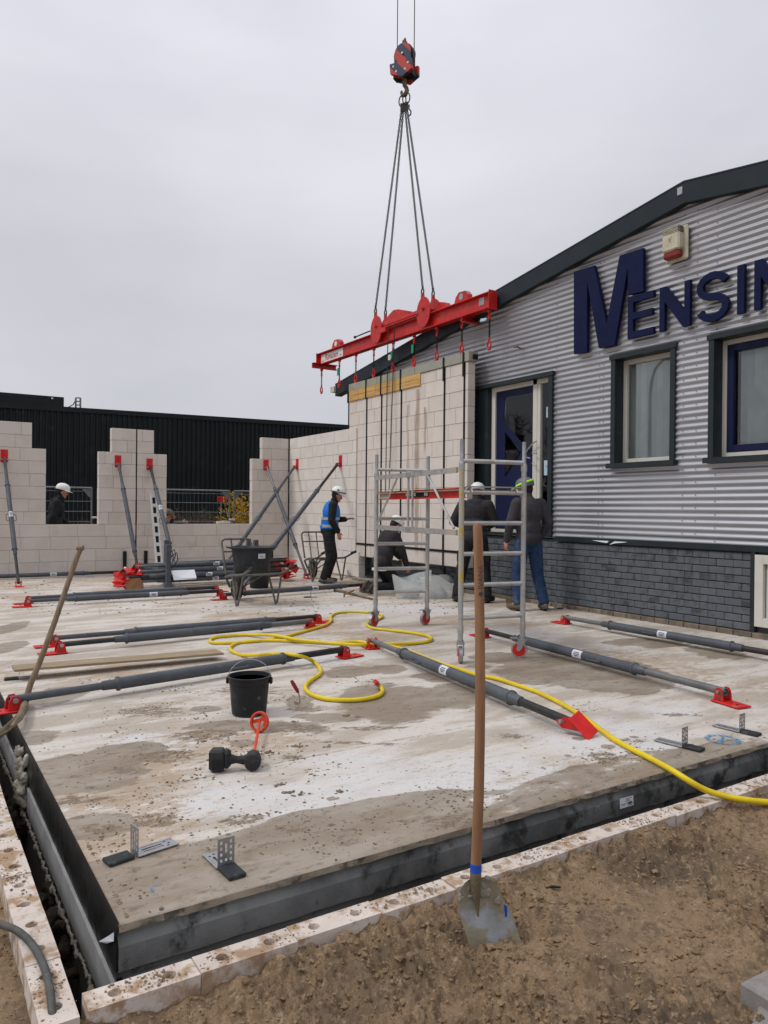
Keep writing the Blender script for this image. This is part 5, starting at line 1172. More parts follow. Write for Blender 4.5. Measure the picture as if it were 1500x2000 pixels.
# the block's broad face looks at the camera, turned a little
wdir = Vector((.80, -.60, 0)).normalized(); wdir = (Matrix.Rotation(R(-24), 3, 'Z') @ wdir); ndir = wdir.cross(Vector((0, 0, 1))).normalized()
if ndir.dot(CAM-HB) < 0: ndir = -ndir
def hbp(a, z, n_=0): return HB+wdir*a*.76+Vector((0, 0, z*.86))+ndir*n_*.85
hbm = []
for s_ in (-1, 1):
    pts = [hbp(.225*math.cos(R(g)), .17+.225*math.sin(R(g)), s_*.085) for g in range(0, 181, 12)]+[hbp(-.235, -.30, s_*.085), hbp(.0, -.36, s_*.085), hbp(.235, -.30, s_*.085)]
    m = MB(); m.prism(pts, ndir*.022*s_); o = m.build('side_plate', MAT['striped'], hb)
m = MB(); m.tube([hbp(0, .17, -.07), hbp(0, .17, .07)], .20, 24); m.build('sheave', MAT['black'], hb)
for s_ in (-1, 1):
    m = MB(); a0 = .12; pts = [hbp(-.30, -.05, s_*a0), hbp(.30, -.05, s_*a0), hbp(.30, -.26, s_*a0), hbp(.05, -.38, s_*a0), hbp(-.28, -.26, s_*a0)]; m.prism(pts, ndir*.07*s_); m.build('cheek_weight', MAT['striped'], hb)
    for a_, z_ in ((-.2, -.12), (.2, -.12), (-.12, -.24), (.12, -.24), (0, .17)): m = MB(); m.tube([hbp(a_, z_, s_*.19) if a_ else hbp(a_, z_, s_*.10), hbp(a_, z_, s_*.205) if a_ else hbp(a_, z_, s_*.13)], .022, 8); m.build('bolt', MAT['galv'], hb)
m = MB(); m.box(hbp(0, -.25), (.40, .15, .12), basis(wdir)); m.build('crosshead', MAT['black'], hb)
m = MB(); m.box(hbp(0, .43), (.07, .10, .10), basis(wdir), ch=.01); m.tube([hbp(0, .47, -.04), hbp(0, .54, 0), hbp(0, .47, .04)], .022, 7); m.build('rope_guard', MAT['mud_steel'], hb)
m = MB(); m.tube([hbp(0, -.34), hbp(0, -.47), hbp(.05, -.53), hbp(.07, -.60), hbp(.02, -.68), hbp(-.05, -.68), hbp(-.085, -.61), hbp(-.075, -.57)], [.045, .04, .04, .042, .045, .038, .028, .015], 9); m.build('hook', MAT['mud_steel'], hb, smooth=True)
for lab, px in (('left crane rope running up from the hook block', 776), ('right crane rope running up from the hook block', 809)):
    a = PX(px, 88, BX); a.y = a.y; a.z = 9.66; m = MB(); m.tube([a, a+Vector((0, 0, 9))], .009, 8); o = m.build('crane_rope', MAT['chain']); tag(o, lab, 'rope', 'crane ropes'); origin(o, a)
# slings
MR = hbp(.0, -.78)
t = thing('chain_sling', 'four-leg chain sling spreading from the crane hook down to the red beam', 'chain sling', tuple(MR))
m = MB(); 
for s_ in (-.05, .05): m.tube([MR+wdir*(s_+.075*math.sin(g))+Vector((0, 0, .11*math.cos(g)))+ndir*s_*.4 for g in [j*math.pi/7 for j in range(14)]], .012, 7, closed=True)
m.build('ring', MAT['chain'], t, smooth=True)
for i, e in enumerate(slings):
    s0 = MR+wdir*(-.06+.04*i)+Vector((0, 0, -.12)); m = MB(); m.tube([s0+Vector((0, 0, .06)), s0-Vector((0, 0, .10))], .022, 7)
    chain(m, s0-Vector((0, 0, .08)), e+Vector((0, 0, .12)), .048, .008, .018); m.build('chain_leg', MAT['chain'], t)
    m = MB(); m.tube([e+Vector((0, .035*math.sin(g), .05+.07*math.cos(g))) for g in [j*math.pi/5 for j in range(10)]], .013, 7, closed=True); m.box(e+Vector((0, 0, .14)), (.035, .035, .06), ch=.01); m.build('shackle', MAT['chain'], t, smooth=True)
m = MB(); q = MR+wdir*.10+Vector((0, 0, -.12)); m.tube([q, q+Vector((0, 0, -.08)), q+wdir*.04+Vector((0, 0, -.13)), q+wdir*.035+Vector((0, 0, -.19)), q-wdir*.01+Vector((0, 0, -.21))], .014, 7); m.build('spare_hook', MAT['chain'], t, smooth=True)
# hand chains
HCX = BX-.10
t = thing('hand_chain', 'long thin looped hand chain hanging from the middle of the beam down past the panel', 'hand chain', (HCX, 12.1, 1.6))
a = PX(758, 632, HCX); b_ = PX(753, 962, 7.62); c = PX(771, 632, HCX); d = PX(757, 972, 7.62); m = MB()
chain(m, a, b_, .03, .0045, .010); m.build('chain', MAT['chain'], t); m = MB(); chain(m, c, PX(760, 955, 7.62), .03, .0045, .010); m.build('chain', MAT['chain'], t)

# ================================================================ SCAFFOLD
def VZ(px, py, x, y):
    d = _f*FPX + _r*(px-750) - _u*(py-1000); return CAM.z + d.z*math.hypot(x, y)/math.hypot(d.x, d.y)
sc = thing('mobile_scaffold', 'aluminium mobile scaffold with red side beam on four red castors', 'scaffold', (4.85, 6.4, 0))
P1, P2, P3, P4 = (4.744, 7.60), (5.377, 7.43), (4.311, 5.43), (4.957, 5.30)
for (x, y), nm in ((P1, 0), (P2, 0), (P3, 1), (P4, 1)):
    m = MB(); m.tube([(x, y, .19), (x, y, 1.84)], .0245, 14); 
    for z in (.30, 1.80): m.tube([(x, y, z-.03), (x, y, z+.03)], .029, 14)
    m.build('upright', MAT['alu'], sc, smooth=True)
    m = MB(); m.tube([(x, y, 1.83), (x, y, 1.85), (x, y, 2.05)], [.027, .020, .020], 12); m.build('spigot', MAT['galv'], sc, smooth=True)
for (a, b_), pxs in (((P1, P2), (917, 1013, 1062, 1111, 1157)), ((P3, P4), (900, 961, 1021.6, 1082, 1143, 1208))):
    for py in pxs:
        z = VZ(738 if a == P1 else 908, py, *a); m = MB(); m.tube([(*a, z), (*b_, z)], .0205, 12); m.build('rung', MAT['alu'], sc, smooth=True)
for (x, y), ang in ((P1, .35), (P2, .2), (P3, 1.0), (P4, -.9)):
    Mz = Matrix.Rotation(ang, 3, 'Z'); off = Mz @ Vector((-.03, 0, 0)); c = Vector((x, y, .078))+off; ax = Mz @ Vector((0, 1, 0)); dd = Mz @ Vector((1, 0, 0))
    m = MB(); m.tube([c-ax*.016, c+ax*.016], .076, 28); w_ = m.build('castor', MAT['rubber_grey'] if 'rubber_grey' in MAT else MAT['galv'], sc, smooth=True)
    m = MB(); m.tube([c-ax*.019, c+ax*.019], .062, 24); m.build('wheel_disc', MAT['red'], w_, smooth=True)
    m = MB(); m.tube([c-ax*.034, c+ax*.034], .012, 8); 
    for s_ in (-1, 1): m.prism([c+ax*s_*.028+dd*.0+Vector((0, 0, -.012)), c+ax*s_*.028+dd*.02, Vector((x, y, 0))+ax*s_*.028+dd*.04+Vector((0, 0, .175)), Vector((x, y, 0))+ax*s_*.028-dd*.04+Vector((0, 0, .175)), c+ax*s_*.028-dd*.02], ax*s_*.004)
    m.box((x, y, .178), (.09, .075, .008), Mz); m.tube([(x, y, .178), (x, y, .21)], .03, 12); m.box(Vector((x, y, .185))-dd*.08, (.08, .035, .008), Mz); m.build('fork', MAT['galv'], w_)
def sp3(t_, z): return Vector((P1[0]+(P3[0]-P1[0])*t_-.035, P1[1]+(P3[1]-P1[1])*t_, z))
def barx(a, b_, h, th, mat, name='brace_bar', **k):
    d = (b_-a); m = MB(); m.box((a+b_)/2, (d.length, th, h), basis(d)); return m.build(name, MAT[mat], sc, **k)
zt1, zt3 = VZ(742, 931, *P1), VZ(905, 922, *P3); zl1, zl3 = VZ(742, 1028, *P1), VZ(905, 1042, *P3)
zt = (zt1+zt3)/2; zl = (zl1+zl3)/2
tA, tB = .47, .51
barx(sp3(.02, zt), sp3(tA, zt), .050, .022, 'alu'); barx(sp3(tB, zt), sp3(.90, zt), .050, .022, 'alu'); barx(sp3(.90, zt), sp3(.985, zt), .051, .023, 'alu_yellow', name='yellow_end')
barx(sp3(.02, zl), sp3(tA, zl), .050, .022, 'alu'); barx(sp3(tB, zl), sp3(.90, zl), .050, .022, 'alu'); barx(sp3(.90, zl), sp3(.985, zl), .051, .023, 'alu_yellow', name='yellow_end')
for tt, z0_, z1_ in ((tA, zl-.03, zt+.04), (tB+.01, zl+.02, zt-.02)): m = MB(); m.tube([sp3(tt, z0_), sp3(tt, z1_)], .013, 8); m.build('hinge_post', MAT['alu'], sc, smooth=True)
for z in (zt, zl): m = MB(); m.box(sp3((tA+tB)/2, z), (.05, .11, .06), ch=.005); m.build('hinge', MAT['galv'], sc)
for a, b_ in ((sp3(.34, zt), sp3(.04, zl+.02)), (sp3(.68, zt), sp3(.96, zl+.04))): m = MB(); m.tube([a, b_], .012, 8); m.build('diagonal', MAT['alu'], sc, smooth=True)
# platform with red side beams
zp = VZ(905, 962, *P3)
for (a, b_) in ((P1, P3),):
    A = Vector((*a, zp)); B = Vector((*b_, zp)); d = B-A; ins = Vector((.045 if a == P1 else -.045, 0, 0)); m = MB(); bs = basis(d)
    m.box((A+B)/2+ins, (d.length-.03, .010, .095), bs); m.box((A+B)/2+ins+Vector((0, 0, .044)), (d.length-.03, .035, .008), bs); m.box((A+B)/2+ins-Vector((0, 0, .044)), (d.length-.03, .035, .008), bs)
    sb_ = m.build('side_beam', MAT['red'], sc)
    if a == P1:
        c = (A+B)/2+ins+Vector((-.0065, 0, 0)); dn = d.normalized(); m = MB(); m.box(c, (.62, .002, .055), bs); st = m.build('logo_strip', MAT['black'], sb_)
        n_ = Vector((-1, -.2, 0)).normalized()
        text('E-ONIX', .046, c+Vector((-.004, .13, -.018)), (dn.x, dn.y, 0), (0, 0, 1), MAT['print_white'], sb_, sx=1.1)
        m = MB()
        for q in (-.27, -.22, .22, .27): m.box(c+dn*q+Vector((-.003, 0, 0)), (.032, .002, .034), bs)
        m.build('pictogram', MAT['print_white'], sb_)
        barx(sp3(.02, zp)+Vector((.072, 0, 0)), sp3(.14, zp)+Vector((.072, 0, 0)), .075, .012, 'alu_yellow', name='yellow_end')
m = MB(); vs = [Vector((*P1, zp+.02)), Vector((*P2, zp+.02)), Vector((*P4, zp+.02)), Vector((*P3, zp+.02))]; m.prism(vs, (0, 0, .012)); m.build('deck', MAT['plank_wood'], sc)
m = MB(); A = Vector((*P3, zp+.055)); B = Vector((*P4, zp+.055)); m.box((A+B)/2, ((B-A).length-.12, .05, .012), basis(B-A)); m.build('deck_edge', MAT['galv'], sc)
for (a, b_) in ((P3, P4), (P4, P3)):
    A = Vector((*a, zp)); d = (Vector((*b_, zp))-A).normalized(); q = A+d*.09; m = MB(); m.tube([q+Vector((0, .05, 0)), q+Vector((0, .03, .035)), q+Vector((0, -.01, .035)), q+Vector((0, -.03, .0))], .014, 7); m.build('hook', MAT['alu'], sc, smooth=True)
m = MB(); m.box((P3[0], P3[1], 1.1), (.001, .001, .001)); m = MB(); m.tube([(P3[0]-.0, P3[1], .62), (P3[0], P3[1], 1.75)], .0252, 14); m.build('yellow_paint', MAT['alu_yellow'], sc, smooth=True)

# ================================================================ WHEELBARROWS
def barrow(label, ox, oy, rz_, tub=False):
    t = thing('wheelbarrow', label, 'wheelbarrow', (ox, oy, 0)); Mr = Matrix.Rotation(rz_, 3, 'Z')
    def L(x, y, z): return Vector((ox, oy, 0))+Mr @ Vector((x, y, z))
    for s_ in (-1, 1):
        m = MB(); m.tube([L(s_*.31, -.62, .60), L(s_*.29, -.2, .47), L(s_*.27, .3, .42), L(s_*.17, .78, .36), L(s_*.08, .84, .20)], .018, 9); m.build('side_tube', MAT['barrow_steel'], t, smooth=True)
        m = MB(); m.tube([L(s_*.31, -.64, .605), L(s_*.30, -.48, .568)], .025, 9); m.build('grip', MAT['rubber'], t, smooth=True)
        m = MB(); m.tube([L(s_*.28, .22, .43), L(s_*.30, .05, .10), L(s_*.30, 0, .018), L(s_*.30, -.05, .03), L(s_*.29, -.22, .46)], .0155, 8); m.build('leg', MAT['barrow_steel'], t, smooth=True)
        m = MB(); m.tube([L(s_*.08, .84, .20), L(s_*.06, .70, .19), L(s_*.22, .25, .42)], .011, 7); m.build('fork', MAT['barrow_steel'], t, smooth=True)
    for y, z in ((-.18, .46), (.28, .435), (.60, .40)): m = MB(); m.tube([L(-.28 if y < .5 else -.21, y, z), L(.28 if y < .5 else .21, y, z)], .016, 8); m.build('crossbar', MAT['barrow_steel'], t, smooth=True)
    m = MB(); pts = [L(-.23, .60, .42), L(-.235, .78, .86)]+[L(-.235+.07*(1-math.cos(g)), .80, .86+.07*math.sin(g)) for g in (.5, 1.0, 1.5)]+[L(.235-.07*(1-math.cos(g)), .80, .86+.07*math.sin(g)) for g in (1.5, 1.0, .5)]+[L(.235, .78, .86), L(.23, .60, .42)]
    m.tube(pts, .017, 9); m.tube([L(-.235, .76, .74), L(.235, .76, .74)], .013, 7)
    for x in (-.08, .08): m.tube([L(x, .62, .41), L(x, .80, .92)], .012, 7)
    m.build('guard_hoop', MAT['barrow_steel'], t, smooth=True)
    c = L(0, .75, .19); ax = Mr @ Vector((1, 0, 0)); m = MB(); pts = [c+(Mr @ Vector((0, math.cos(g)*.145, math.sin(g)*.145))) for g in [j*math.pi/10 for j in range(20)]]; m.tube(pts, .045, 10, closed=True); w_ = m.build('wheel', MAT['rubber'], t, smooth=True)
    m = MB(); m.tube([c-ax*.025, c+ax*.025], .11, 20); m.tube([c-ax*.085, c+ax*.085], .012, 8); m.build('rim', MAT['mud_steel'], w_, smooth=True)
    return t, L
bt, BL = barrow('muddy wheelbarrow in front, carrying a large black tub, beside the prop rack', 4.27, 10.07, 0)
c = BL(.02, .22, .445); t = thing('mortar_tub', 'large black tub with pale smears standing in the front wheelbarrow', 'tub', tuple(c))
m = MB(); m.lathe([(0, 0), (.235, 0), (.25, .02), (.295, .36), (.325, .365), (.33, .39), (.315, .392), (.285, .36), (.24, .05), (0, .05)], 32, c); m.build('tub', MAT['tub'], t, smooth=True)
q = c+Vector((.03, -.285, .27)); m = MB(); m.box(q, (.11, .004, .07), basis((1, .06, 0), z=(0, -.12, 1))); lb = m.build('label', MAT['sticker'], t); text('45L', .04, q+Vector((-.035, -.004, -.012)), (1, .05, 0), (0, 0, 1), MAT['print'], lb)
for s_ in (-1, 1): m = MB(); a = c+Vector((s_*.33, 0, .38)); m.tube([a+Vector((0, -.07, 0)), a+Vector((s_*.04, -.05, .01)), a+Vector((s_*.04, .05, .01)), a+Vector((0, .07, 0))], .012, 7); m.build('handle', MAT['tub'], t)
barrow('empty wheelbarrow at the foot of the side wall, left of the blue-vested worker', 6.87, 12.78, R(-6))
def bucket(label, c, rt, rb, h, fill=None, bail=True, fillmat='mortar'):
    c = Vector(c); t = thing('bucket', label, 'bucket', tuple(c)); m = MB(); m.lathe([(0, 0), (rb-.008, 0), (rb, .008), (rt-.004, h-.05), (rt, h-.048), (rt+.004, h-.01), (rt+.010, h-.008), (rt+.010, h), (rt-.002, h), (rt-.008, h-.05), (rb-.008, .012), (0, .012)], 36, c); m.build('shell', MAT['black_plastic'], t, smooth=True)
    if fill: m = MB(); m.lathe([(0, fill), (rb+(rt-rb)*fill/h-.010, fill)], 30, c); m.build('contents', MAT[fillmat], t)
    if bail:
        m = MB(); d = Vector((.84, -.54, 0)); pts = [c+d*(rt+.012)*math.cos(g)+Vector((0, 0, h-.03+.125*math.sin(g)))+Vector((.3, .5, 0))*.10*math.sin(g) for g in [j*math.pi/14 for j in range(15)]]; m.tube(pts, .0028, 6); m.build('bail', MAT['galv'], t, smooth=True)
        for s_ in (-1, 1): m = MB(); m.box(c+d*s_*(rt+.010)+Vector((0, 0, h-.035)), (.02, .035, .045), basis(d), ch=.006); m.build('ear', MAT['black_plastic'], t)
    return t
pm('pale_water', (.30, .29, .27), (.26, .25, .23), 6, .25)
bucket('round black mortar bucket with raised wire handle standing on the slab, nearly full', G(484, 1398)+Vector((.03, .05, 0)), .138, .116, .262, .236, fillmat='pale_water')
bucket('small black bucket standing on the floor behind the front wheelbarrow', G(506, 1148), .20, .16, .34, None, bail=False)

# ================================================================ HOSES
Z6 = lambda x, y: (400+x/3, 1170+y/3)
hp = [(1020, 505), (1038, 525), (1040, 545), (1010, 568), (940, 585), (860, 592), (760, 590), (680, 578), (620, 556), (590, 525), (597, 498), (630, 470), (668, 445), (680, 425), (668, 395), (640, 368), (600, 347), (550, 332), (480, 322), (400, 322), (300, 328), (220, 328), (170, 312), (147, 290), (165, 268), (215, 252), (300, 244), (420, 243), (540, 248), (680, 256), (800, 254), (900, 250), (990, 262), (1100, 264), (1220, 259), (1300, 250), (1330, 235), (1310, 218), (1240, 202), (1150, 190), (1060, 180), (985, 170), (950, 152), (960, 138), (1005, 124), (1040, 105), (1035, 92), (1000, 82), (930, 76), (840, 75), (770, 84), (740, 102), (738, 130), (700, 155), (610, 182), (500, 212), (400, 235), (280, 248), (160, 256), (60, 257), (30, 245), (55, 226), (130, 216), (250, 210), (370, 210), (450, 220), (540, 238), (640, 248), (760, 260), (900, 268), (1000, 270), (1090, 276), (1180, 298), (1300, 345), (1400, 383), (1500, 412)]
ph = [Z6(*p) for p in hp]+[(930, 1318), (968, 1325), (1010, 1338), (1050, 1352), (1090, 1371), (1125, 1391), (1157, 1413), (1195, 1441), (1232, 1462), (1262, 1477), (1292, 1493)]
P_ = []
for i, p in enumerate(ph):
    z = .018
    if 30 <= i <= 33: z = .030
    if 64 <= i <= 69: z = .052
    if 16 <= i <= 20: z = .018+(.10 if i in (17, 18) else .05)
    if 49 <= i <= 58 and False: z = .04
    P_.append(G(*p, z))
P_ += [G(1318, 1508, .012), G(1345, 1525, -.012), G(1380, 1544, -.06), G(1420, 1556, -.085), G(1460, 1563, -.10), G(1500, 1567, -.12), G(1560, 1570, -.14), G(1640, 1568, -.15)]
def smooth_path(pts, sub=4):
    out = []
    for i in range(len(pts)-1):
        p0 = pts[max(0, i-1)]; p1 = pts[i]; p2 = pts[i+1]; p3 = pts[min(len(pts)-1, i+2)]
        for k in range(sub):
            t_ = k/sub; out.append(.5*((2*p1)+(-p0+p2)*t_+(2*p0-5*p1+4*p2-p3)*t_*t_+(-p0+3*p1-3*p2+p3)*t_**3))
    return out+[pts[-1]]
ht = thing('garden_hose', 'long yellow hose looping over the slab and off its front edge at the right', 'hose', tuple(P_[20]))
m = MB(); m.tube(smooth_path(P_), .0165, 10); m.build('hose', MAT['yellow_hose'], ht, smooth=True)
e = P_[0]; u = (P_[0]-P_[1]).normalized(); n_ = G(733, 1331, .07)
m = MB(); m.tube([e, e.lerp(n_, .25), e.lerp(n_, .5), e.lerp(n_, .52), n_], [.019, .019, .021, .017, .015], 10); m.build('coupling', MAT['galv'], ht, smooth=True)
m = MB(); m.tube([e.lerp(n_, .55), e.lerp(n_, 1.05)], [.019, .016], 10); m.build('nozzle', MAT['red'], ht, smooth=True)
gp = [G(-60, 1800, -.14), G(-20, 1803, -.12), G(10, 1808, -.09), G(40, 1822, -.082), G(65, 1848, -.082), G(85, 1885, -.082), G(96, 1925, -.082), G(101, 1965, -.09), G(104, 2010, -.13), G(104, 2080, -.17)]
o = MB(); o.tube(smooth_path(gp), .0125, 10); o = o.build('cable', MAT['grey_hose'], smooth=True); tag(o, 'grey hose crossing the limestone row at the lower left corner', 'hose'); origin(o, gp[4])

# ================================================================ SHOVELS, TOOLS
def AD(px, py, D): d = _f*FPX + _r*(px-750) - _u*(py-1000); return CAM+d*(D/FPX)
D0 = (G(925, 1838, -.185)-CAM).dot(_f)
t = thing('shovel', 'mortar-smeared shovel with long wooden handle standing upright in the sand', 'shovel', tuple(AD(925, 1838, D0)))
hpt = [(932.5, 1028), (934, 1060), (936, 1150), (937.5, 1250), (938, 1350), (937, 1450), (935, 1550), (932, 1630), (929.5, 1690)]
m = MB(); m.tube([AD(932.2, 1022, D0)]+[AD(*p, D0-.0) for p in hpt], [.011, .0165, .0175, .0178, .018, .0185, .0188, .0192, .0195, .0195], 18); hd = m.build('handle', MAT['wood'], t, smooth=True)
rd = Vector((_r.x, _r.y, 0)).normalized(); fd = Vector((_f.x, _f.y, 0)).normalized()
tx = AD(943, 1150, D0)-fd*.0178; 
text('IVANA', .026, AD(942, 1150, D0)-fd*.0172, (0, 0, 1), (-rd.x, -rd.y, 0), MAT['print_brand'] if 'print_brand' in MAT else MAT['print'], hd, ext=.0005, sx=1.15)
q = AD(939, 1163-30, D0)
m = MB(); c = AD(938, 1138+26-5, D0)-fd*.0180; m.tube([c+fd*.001, c-fd*.0008], .0085, 16); m.build('print', MAT['print'], hd)
m = MB(); m.tube([AD(929.6, 1686, D0), AD(929.3, 1702, D0)], [.0205, .0215], 18); m.build('blue_band', MAT['blue_paint'], t, smooth=True)
m = MB(); m.tube([AD(929.3, 1700, D0), AD(929, 1718, D0), AD(929, 1735, D0-.003), AD(931, 1760, D0-.004), AD(934, 1790, D0)], [.0212, .0205, .018, .012, .003], 14); m.build('socket', MAT['mud_steel'], t, smooth=True)
Lp = [(919, 1716), (909, 1723), (899, 1738), (895, 1755), (896, 1778), (901, 1797), (907, 1815), (913, 1834), (919, 1856), (924, 1876)]
Rp = [(939, 1714), (955, 1715), (968, 1725), (977, 1740), (984, 1757), (990, 1768), (997, 1780), (1004, 1798), (1012, 1822), (1018, 1840)]
m = MB(); nc_ = 12
for face in (0, 1):
    for i, (a, b_) in enumerate(zip(Lp, Rp)):
        for j in range(nc_+1):
            s_ = j/nc_; px = a[0]*(1-s_)+b_[0]*s_; py = a[1]*(1-s_)+b_[1]*s_; dish = .020*math.sin(math.pi*s_)*min(1, i/2.5)-.008*math.exp(-((s_-.5)/.12)**2)*max(0, 1-i/6)
            lean = -.012*(i-4)/5
            m.v.append(tuple(AD(px, py, D0+dish+.0028*face+lean)))
W_ = nc_+1; H_ = len(Lp); o2 = W_*H_
for i in range(H_-1):
    for j in range(nc_):
        q = (i*W_+j, i*W_+j+1, (i+1)*W_+j+1, (i+1)*W_+j); m.f.append(q); m.f.append(tuple(o2+v for v in q[::-1])); m.m += [0, 0]
for j in range(nc_): m.f.append((j, j+1, o2+j+1, o2+j)); m.m.append(0)
for i in range(H_-1):
    m.f.append((i*W_, (i+1)*W_, o2+(i+1)*W_, o2+i*W_)); m.f.append((i*W_+nc_, (i+1)*W_+nc_, o2+(i+1)*W_+nc_, o2+i*W_+nc_)); m.m += [0, 0]
m.build('blade', MAT['blade'], t, smooth=True)
m = MB(); m.prism([AD(984, 1768, D0-.002), AD(991, 1769, D0-.002), AD(999, 1785, D0-.0005), AD(998, 1788, D0-.0005), AD(987, 1791, D0+.001)], fd*.0015); m.build('blue_patch', MAT['blue_paint'], t)
m = MB(); rr = random.Random(3)
for k in range(26):
    s_ = rr.random(); i = rr.random()**1.3*.5; a = Lp[int(i*9)]; b_ = Rp[int(i*9)]; px = a[0]*(1-s_)+b_[0]*s_; py = a[1]*(1-s_)+b_[1]*s_; m.ell(AD(px, py, D0+.018*math.sin(math.pi*s_)-.002-.012*(int(i*9)-4)/5), (rr.uniform(.004, .016), .0035, rr.uniform(.005, .020)), basis(rd), nu=7, nv=5)
o = m.build('dried_mortar', MAT['mortar'], t, smooth=True); o['kind'] = 'stuff'
# left shovel
D1 = (G(50, 1372, .02)-CAM).dot(_f)
t = thing('shovel', 'muddy shovel with curved wooden handle leaning out of the trench at the left edge', 'shovel', tuple(AD(30, 1400, D1)))
m = MB(); m.tube([AD(158, 1071, D1+.25), AD(150, 1090, D1+.24), AD(130, 1147, D1+.2), AD(105, 1220, D1+.12), (AD(78, 1292, D1+.06)), AD(60, 1335, D1+.03), AD(49, 1372, D1)], [.017, .018, .019, .0195, .020, .021, .021], 14)
m.tube([AD(151, 1071, D1+.25), AD(163, 1070, D1+.25)], [.020, .020], 10); m.build('handle', MAT['wood_grey'], t, smooth=True)
m = MB(); m.tube([AD(50, 1366, D1), G(46, 1385, .05), G(38, 1402, .06), G(22, 1420, .07)], [.024, .025, .022, .012], 12); m.build('socket', MAT['mud_steel'], t, smooth=True)
m = MB(); rowsL = [(44, 1386), (34, 1402), (16, 1420), (-8, 1438), (-40, 1455)]; nc2 = 8
for i, p in enumerate(rowsL):
    wd = (.03, .09, .115, .12, .11)[i]
    for j in range(nc2+1):
        s_ = j/nc2*2-1; c = G(*p, .07)+fd*wd*s_*.75+Vector((0, 0, 1))*(-.03*(1-abs(s_)**2))+rd*wd*s_*.15; m.v.append(tuple(c))
for i in range(len(rowsL)-1):
    for j in range(nc2): m.f.append((i*9+j, i*9+j+1, (i+1)*9+j+1, (i+1)*9+j)); m.m.append(0)
o = m.build('blade', MAT['mud_steel'], t, smooth=True); md = o.modifiers.new('s', 'SOLIDIFY'); md.thickness = .006
# cordless tool with mixing ring
g0 = G(424, 1508, 0); g1 = G(493, 1506, 0); ax = (g1-g0).normalized(); pr_ = Vector((-ax.y, ax.x, 0)); 
t = thing('power_drill', 'dusty black cordless drill lying on the slab with a red rod and ring fitted', 'drill', tuple((g0+g1)/2))
bs = basis(ax)
m = MB(); c = g0+ax*.0+Vector((0, 0, .060))+pr_*.02; m.box(c, (.075, .075, .118), bs, ch=.012); bt_ = m.build('battery', MAT['tool_black'], t)
m = MB(); m.box(c-ax*.040-pr_*.0, (.006, .055, .085), bs); m.box(c-pr_*.039+Vector((0, 0, -.015)), (.055, .006, .05), bs); m.build('battery_face', MAT['black'], t)
m = MB(); m.box(c+ax*.048+Vector((0, 0, .004)), (.045, .066, .098), bs, ch=.016); m.tube([c+ax*.06, c+ax*.10+Vector((0, 0, -.002)), g1-ax*.07+pr_*.02+Vector((0, 0, .056)), g1-ax*.02+pr_*.02+Vector((0, 0, .052))], [.030, .0195, .021, .030], 12); m.build('grip', MAT['tool_black'], t, smooth=True)
hc = g1+pr_*.03+Vector((0, 0, .050)); rdv = (G(507, 1428, .0)-g1).normalized()
m = MB(); m.tube([hc-rdv*.055, hc-rdv*.045, hc, hc+rdv*.05, hc+rdv*.075, hc+rdv*.09], [.030, .044, .047, .040, .030, .020], 16); m.build('head', MAT['tool_black'], t, smooth=True)
rc = G(507, 1429, 0)+Vector((0, 0, .062)); m = MB(); m.tube([hc+rdv*.085, rc], .0085, 9); m.build('rod', MAT['orange_tool'], t, smooth=True)
vx = Vector((.80, -.55, .25)).normalized(); vz = Vector((.0, .35, 1)).normalized()
m = MB(); pts = [rc+vx*.052*math.cos(g)+vz*.056*math.sin(g) for g in [j*math.pi/12 for j in range(24)]]; m.tube(pts, .009, 7, closed=True); nnr = vx.cross(vz)
m.tube([p+nnr*.018 for p in pts], .007, 6, closed=True); m.box(rc+vz*.01, (.10, .012, .022), basis(vx, z=vz)); m.prism([rc+vx*.052*math.cos(g)+vz*.056*math.sin(g) for g in (-.9, -.4, .1, .6, 1.1)]+[rc+vx*.028*math.cos(g)+vz*.03*math.sin(g) for g in (1.1, .6, .1, -.4, -.9)], nnr*.012); m.build('mixing_ring', MAT['orange_tool'], t, smooth=True)
# pointing trowel
t0 = G(590, 1376, .0); t = thing('trowel', 'small trowel with red handle standing on its blade edge beside the hose end', 'trowel', tuple(t0))
m = MB(); DT = (t0-CAM).dot(_f); m.tube([AD(569, 1329, DT), AD(572, 1334, DT), AD(580, 1348, DT), AD(583, 1353, DT)], [.011, .0145, .0135, .009], 10); m.build('handle', MAT['trowel_handle'], t, smooth=True)
m = MB(); m.tube([AD(583, 1353, DT), AD(585, 1362, DT), AD(586, 1374, DT)], [.006, .005, .006], 8); m.build('tang', MAT['galv'], t, smooth=True)
m = MB(); e0 = [AD(575, 1376, DT), AD(583, 1378, DT-.03), AD(593, 1383, DT-.05), AD(610, 1384, DT-.05)]; bk = [p+Vector((.03, .075, .004)) for p in e0]; m.add(e0+bk, [(0, 1, 5, 4), (1, 2, 6, 5), (2, 3, 7, 6)]); o = m.build('blade', MAT['mud_steel'], t, smooth=True); o.modifiers.new('s', 'SOLIDIFY').thickness = .002
# digging fork / adze lying near kneeling man
t = thing('crowbar', 'long thin dark bar lying in front of the kneeling worker', 'bar', tuple(G(690, 1165))); m = MB(); m.tube([G(654, 1152, .03), G(670, 1155, .03), G(727, 1170, .02)], [.028, .02, .016], 8); m.build('bar', MAT['mud_steel'], t, smooth=True)
t = thing('club_hammer', 'small wooden-handled hammer lying across the dark bar near the kneeling worker', 'hammer', tuple(G(680, 1160))); m = MB(); m.tube([G(675, 1160, .06), G(691, 1153, .08)], .016, 8); m.build('handle', MAT['wood'], t, smooth=True); m = MB(); m.tube([G(672, 1166, .02), G(673, 1158, .08)], .014, 6); m.build('head', MAT['mud_steel'], t)
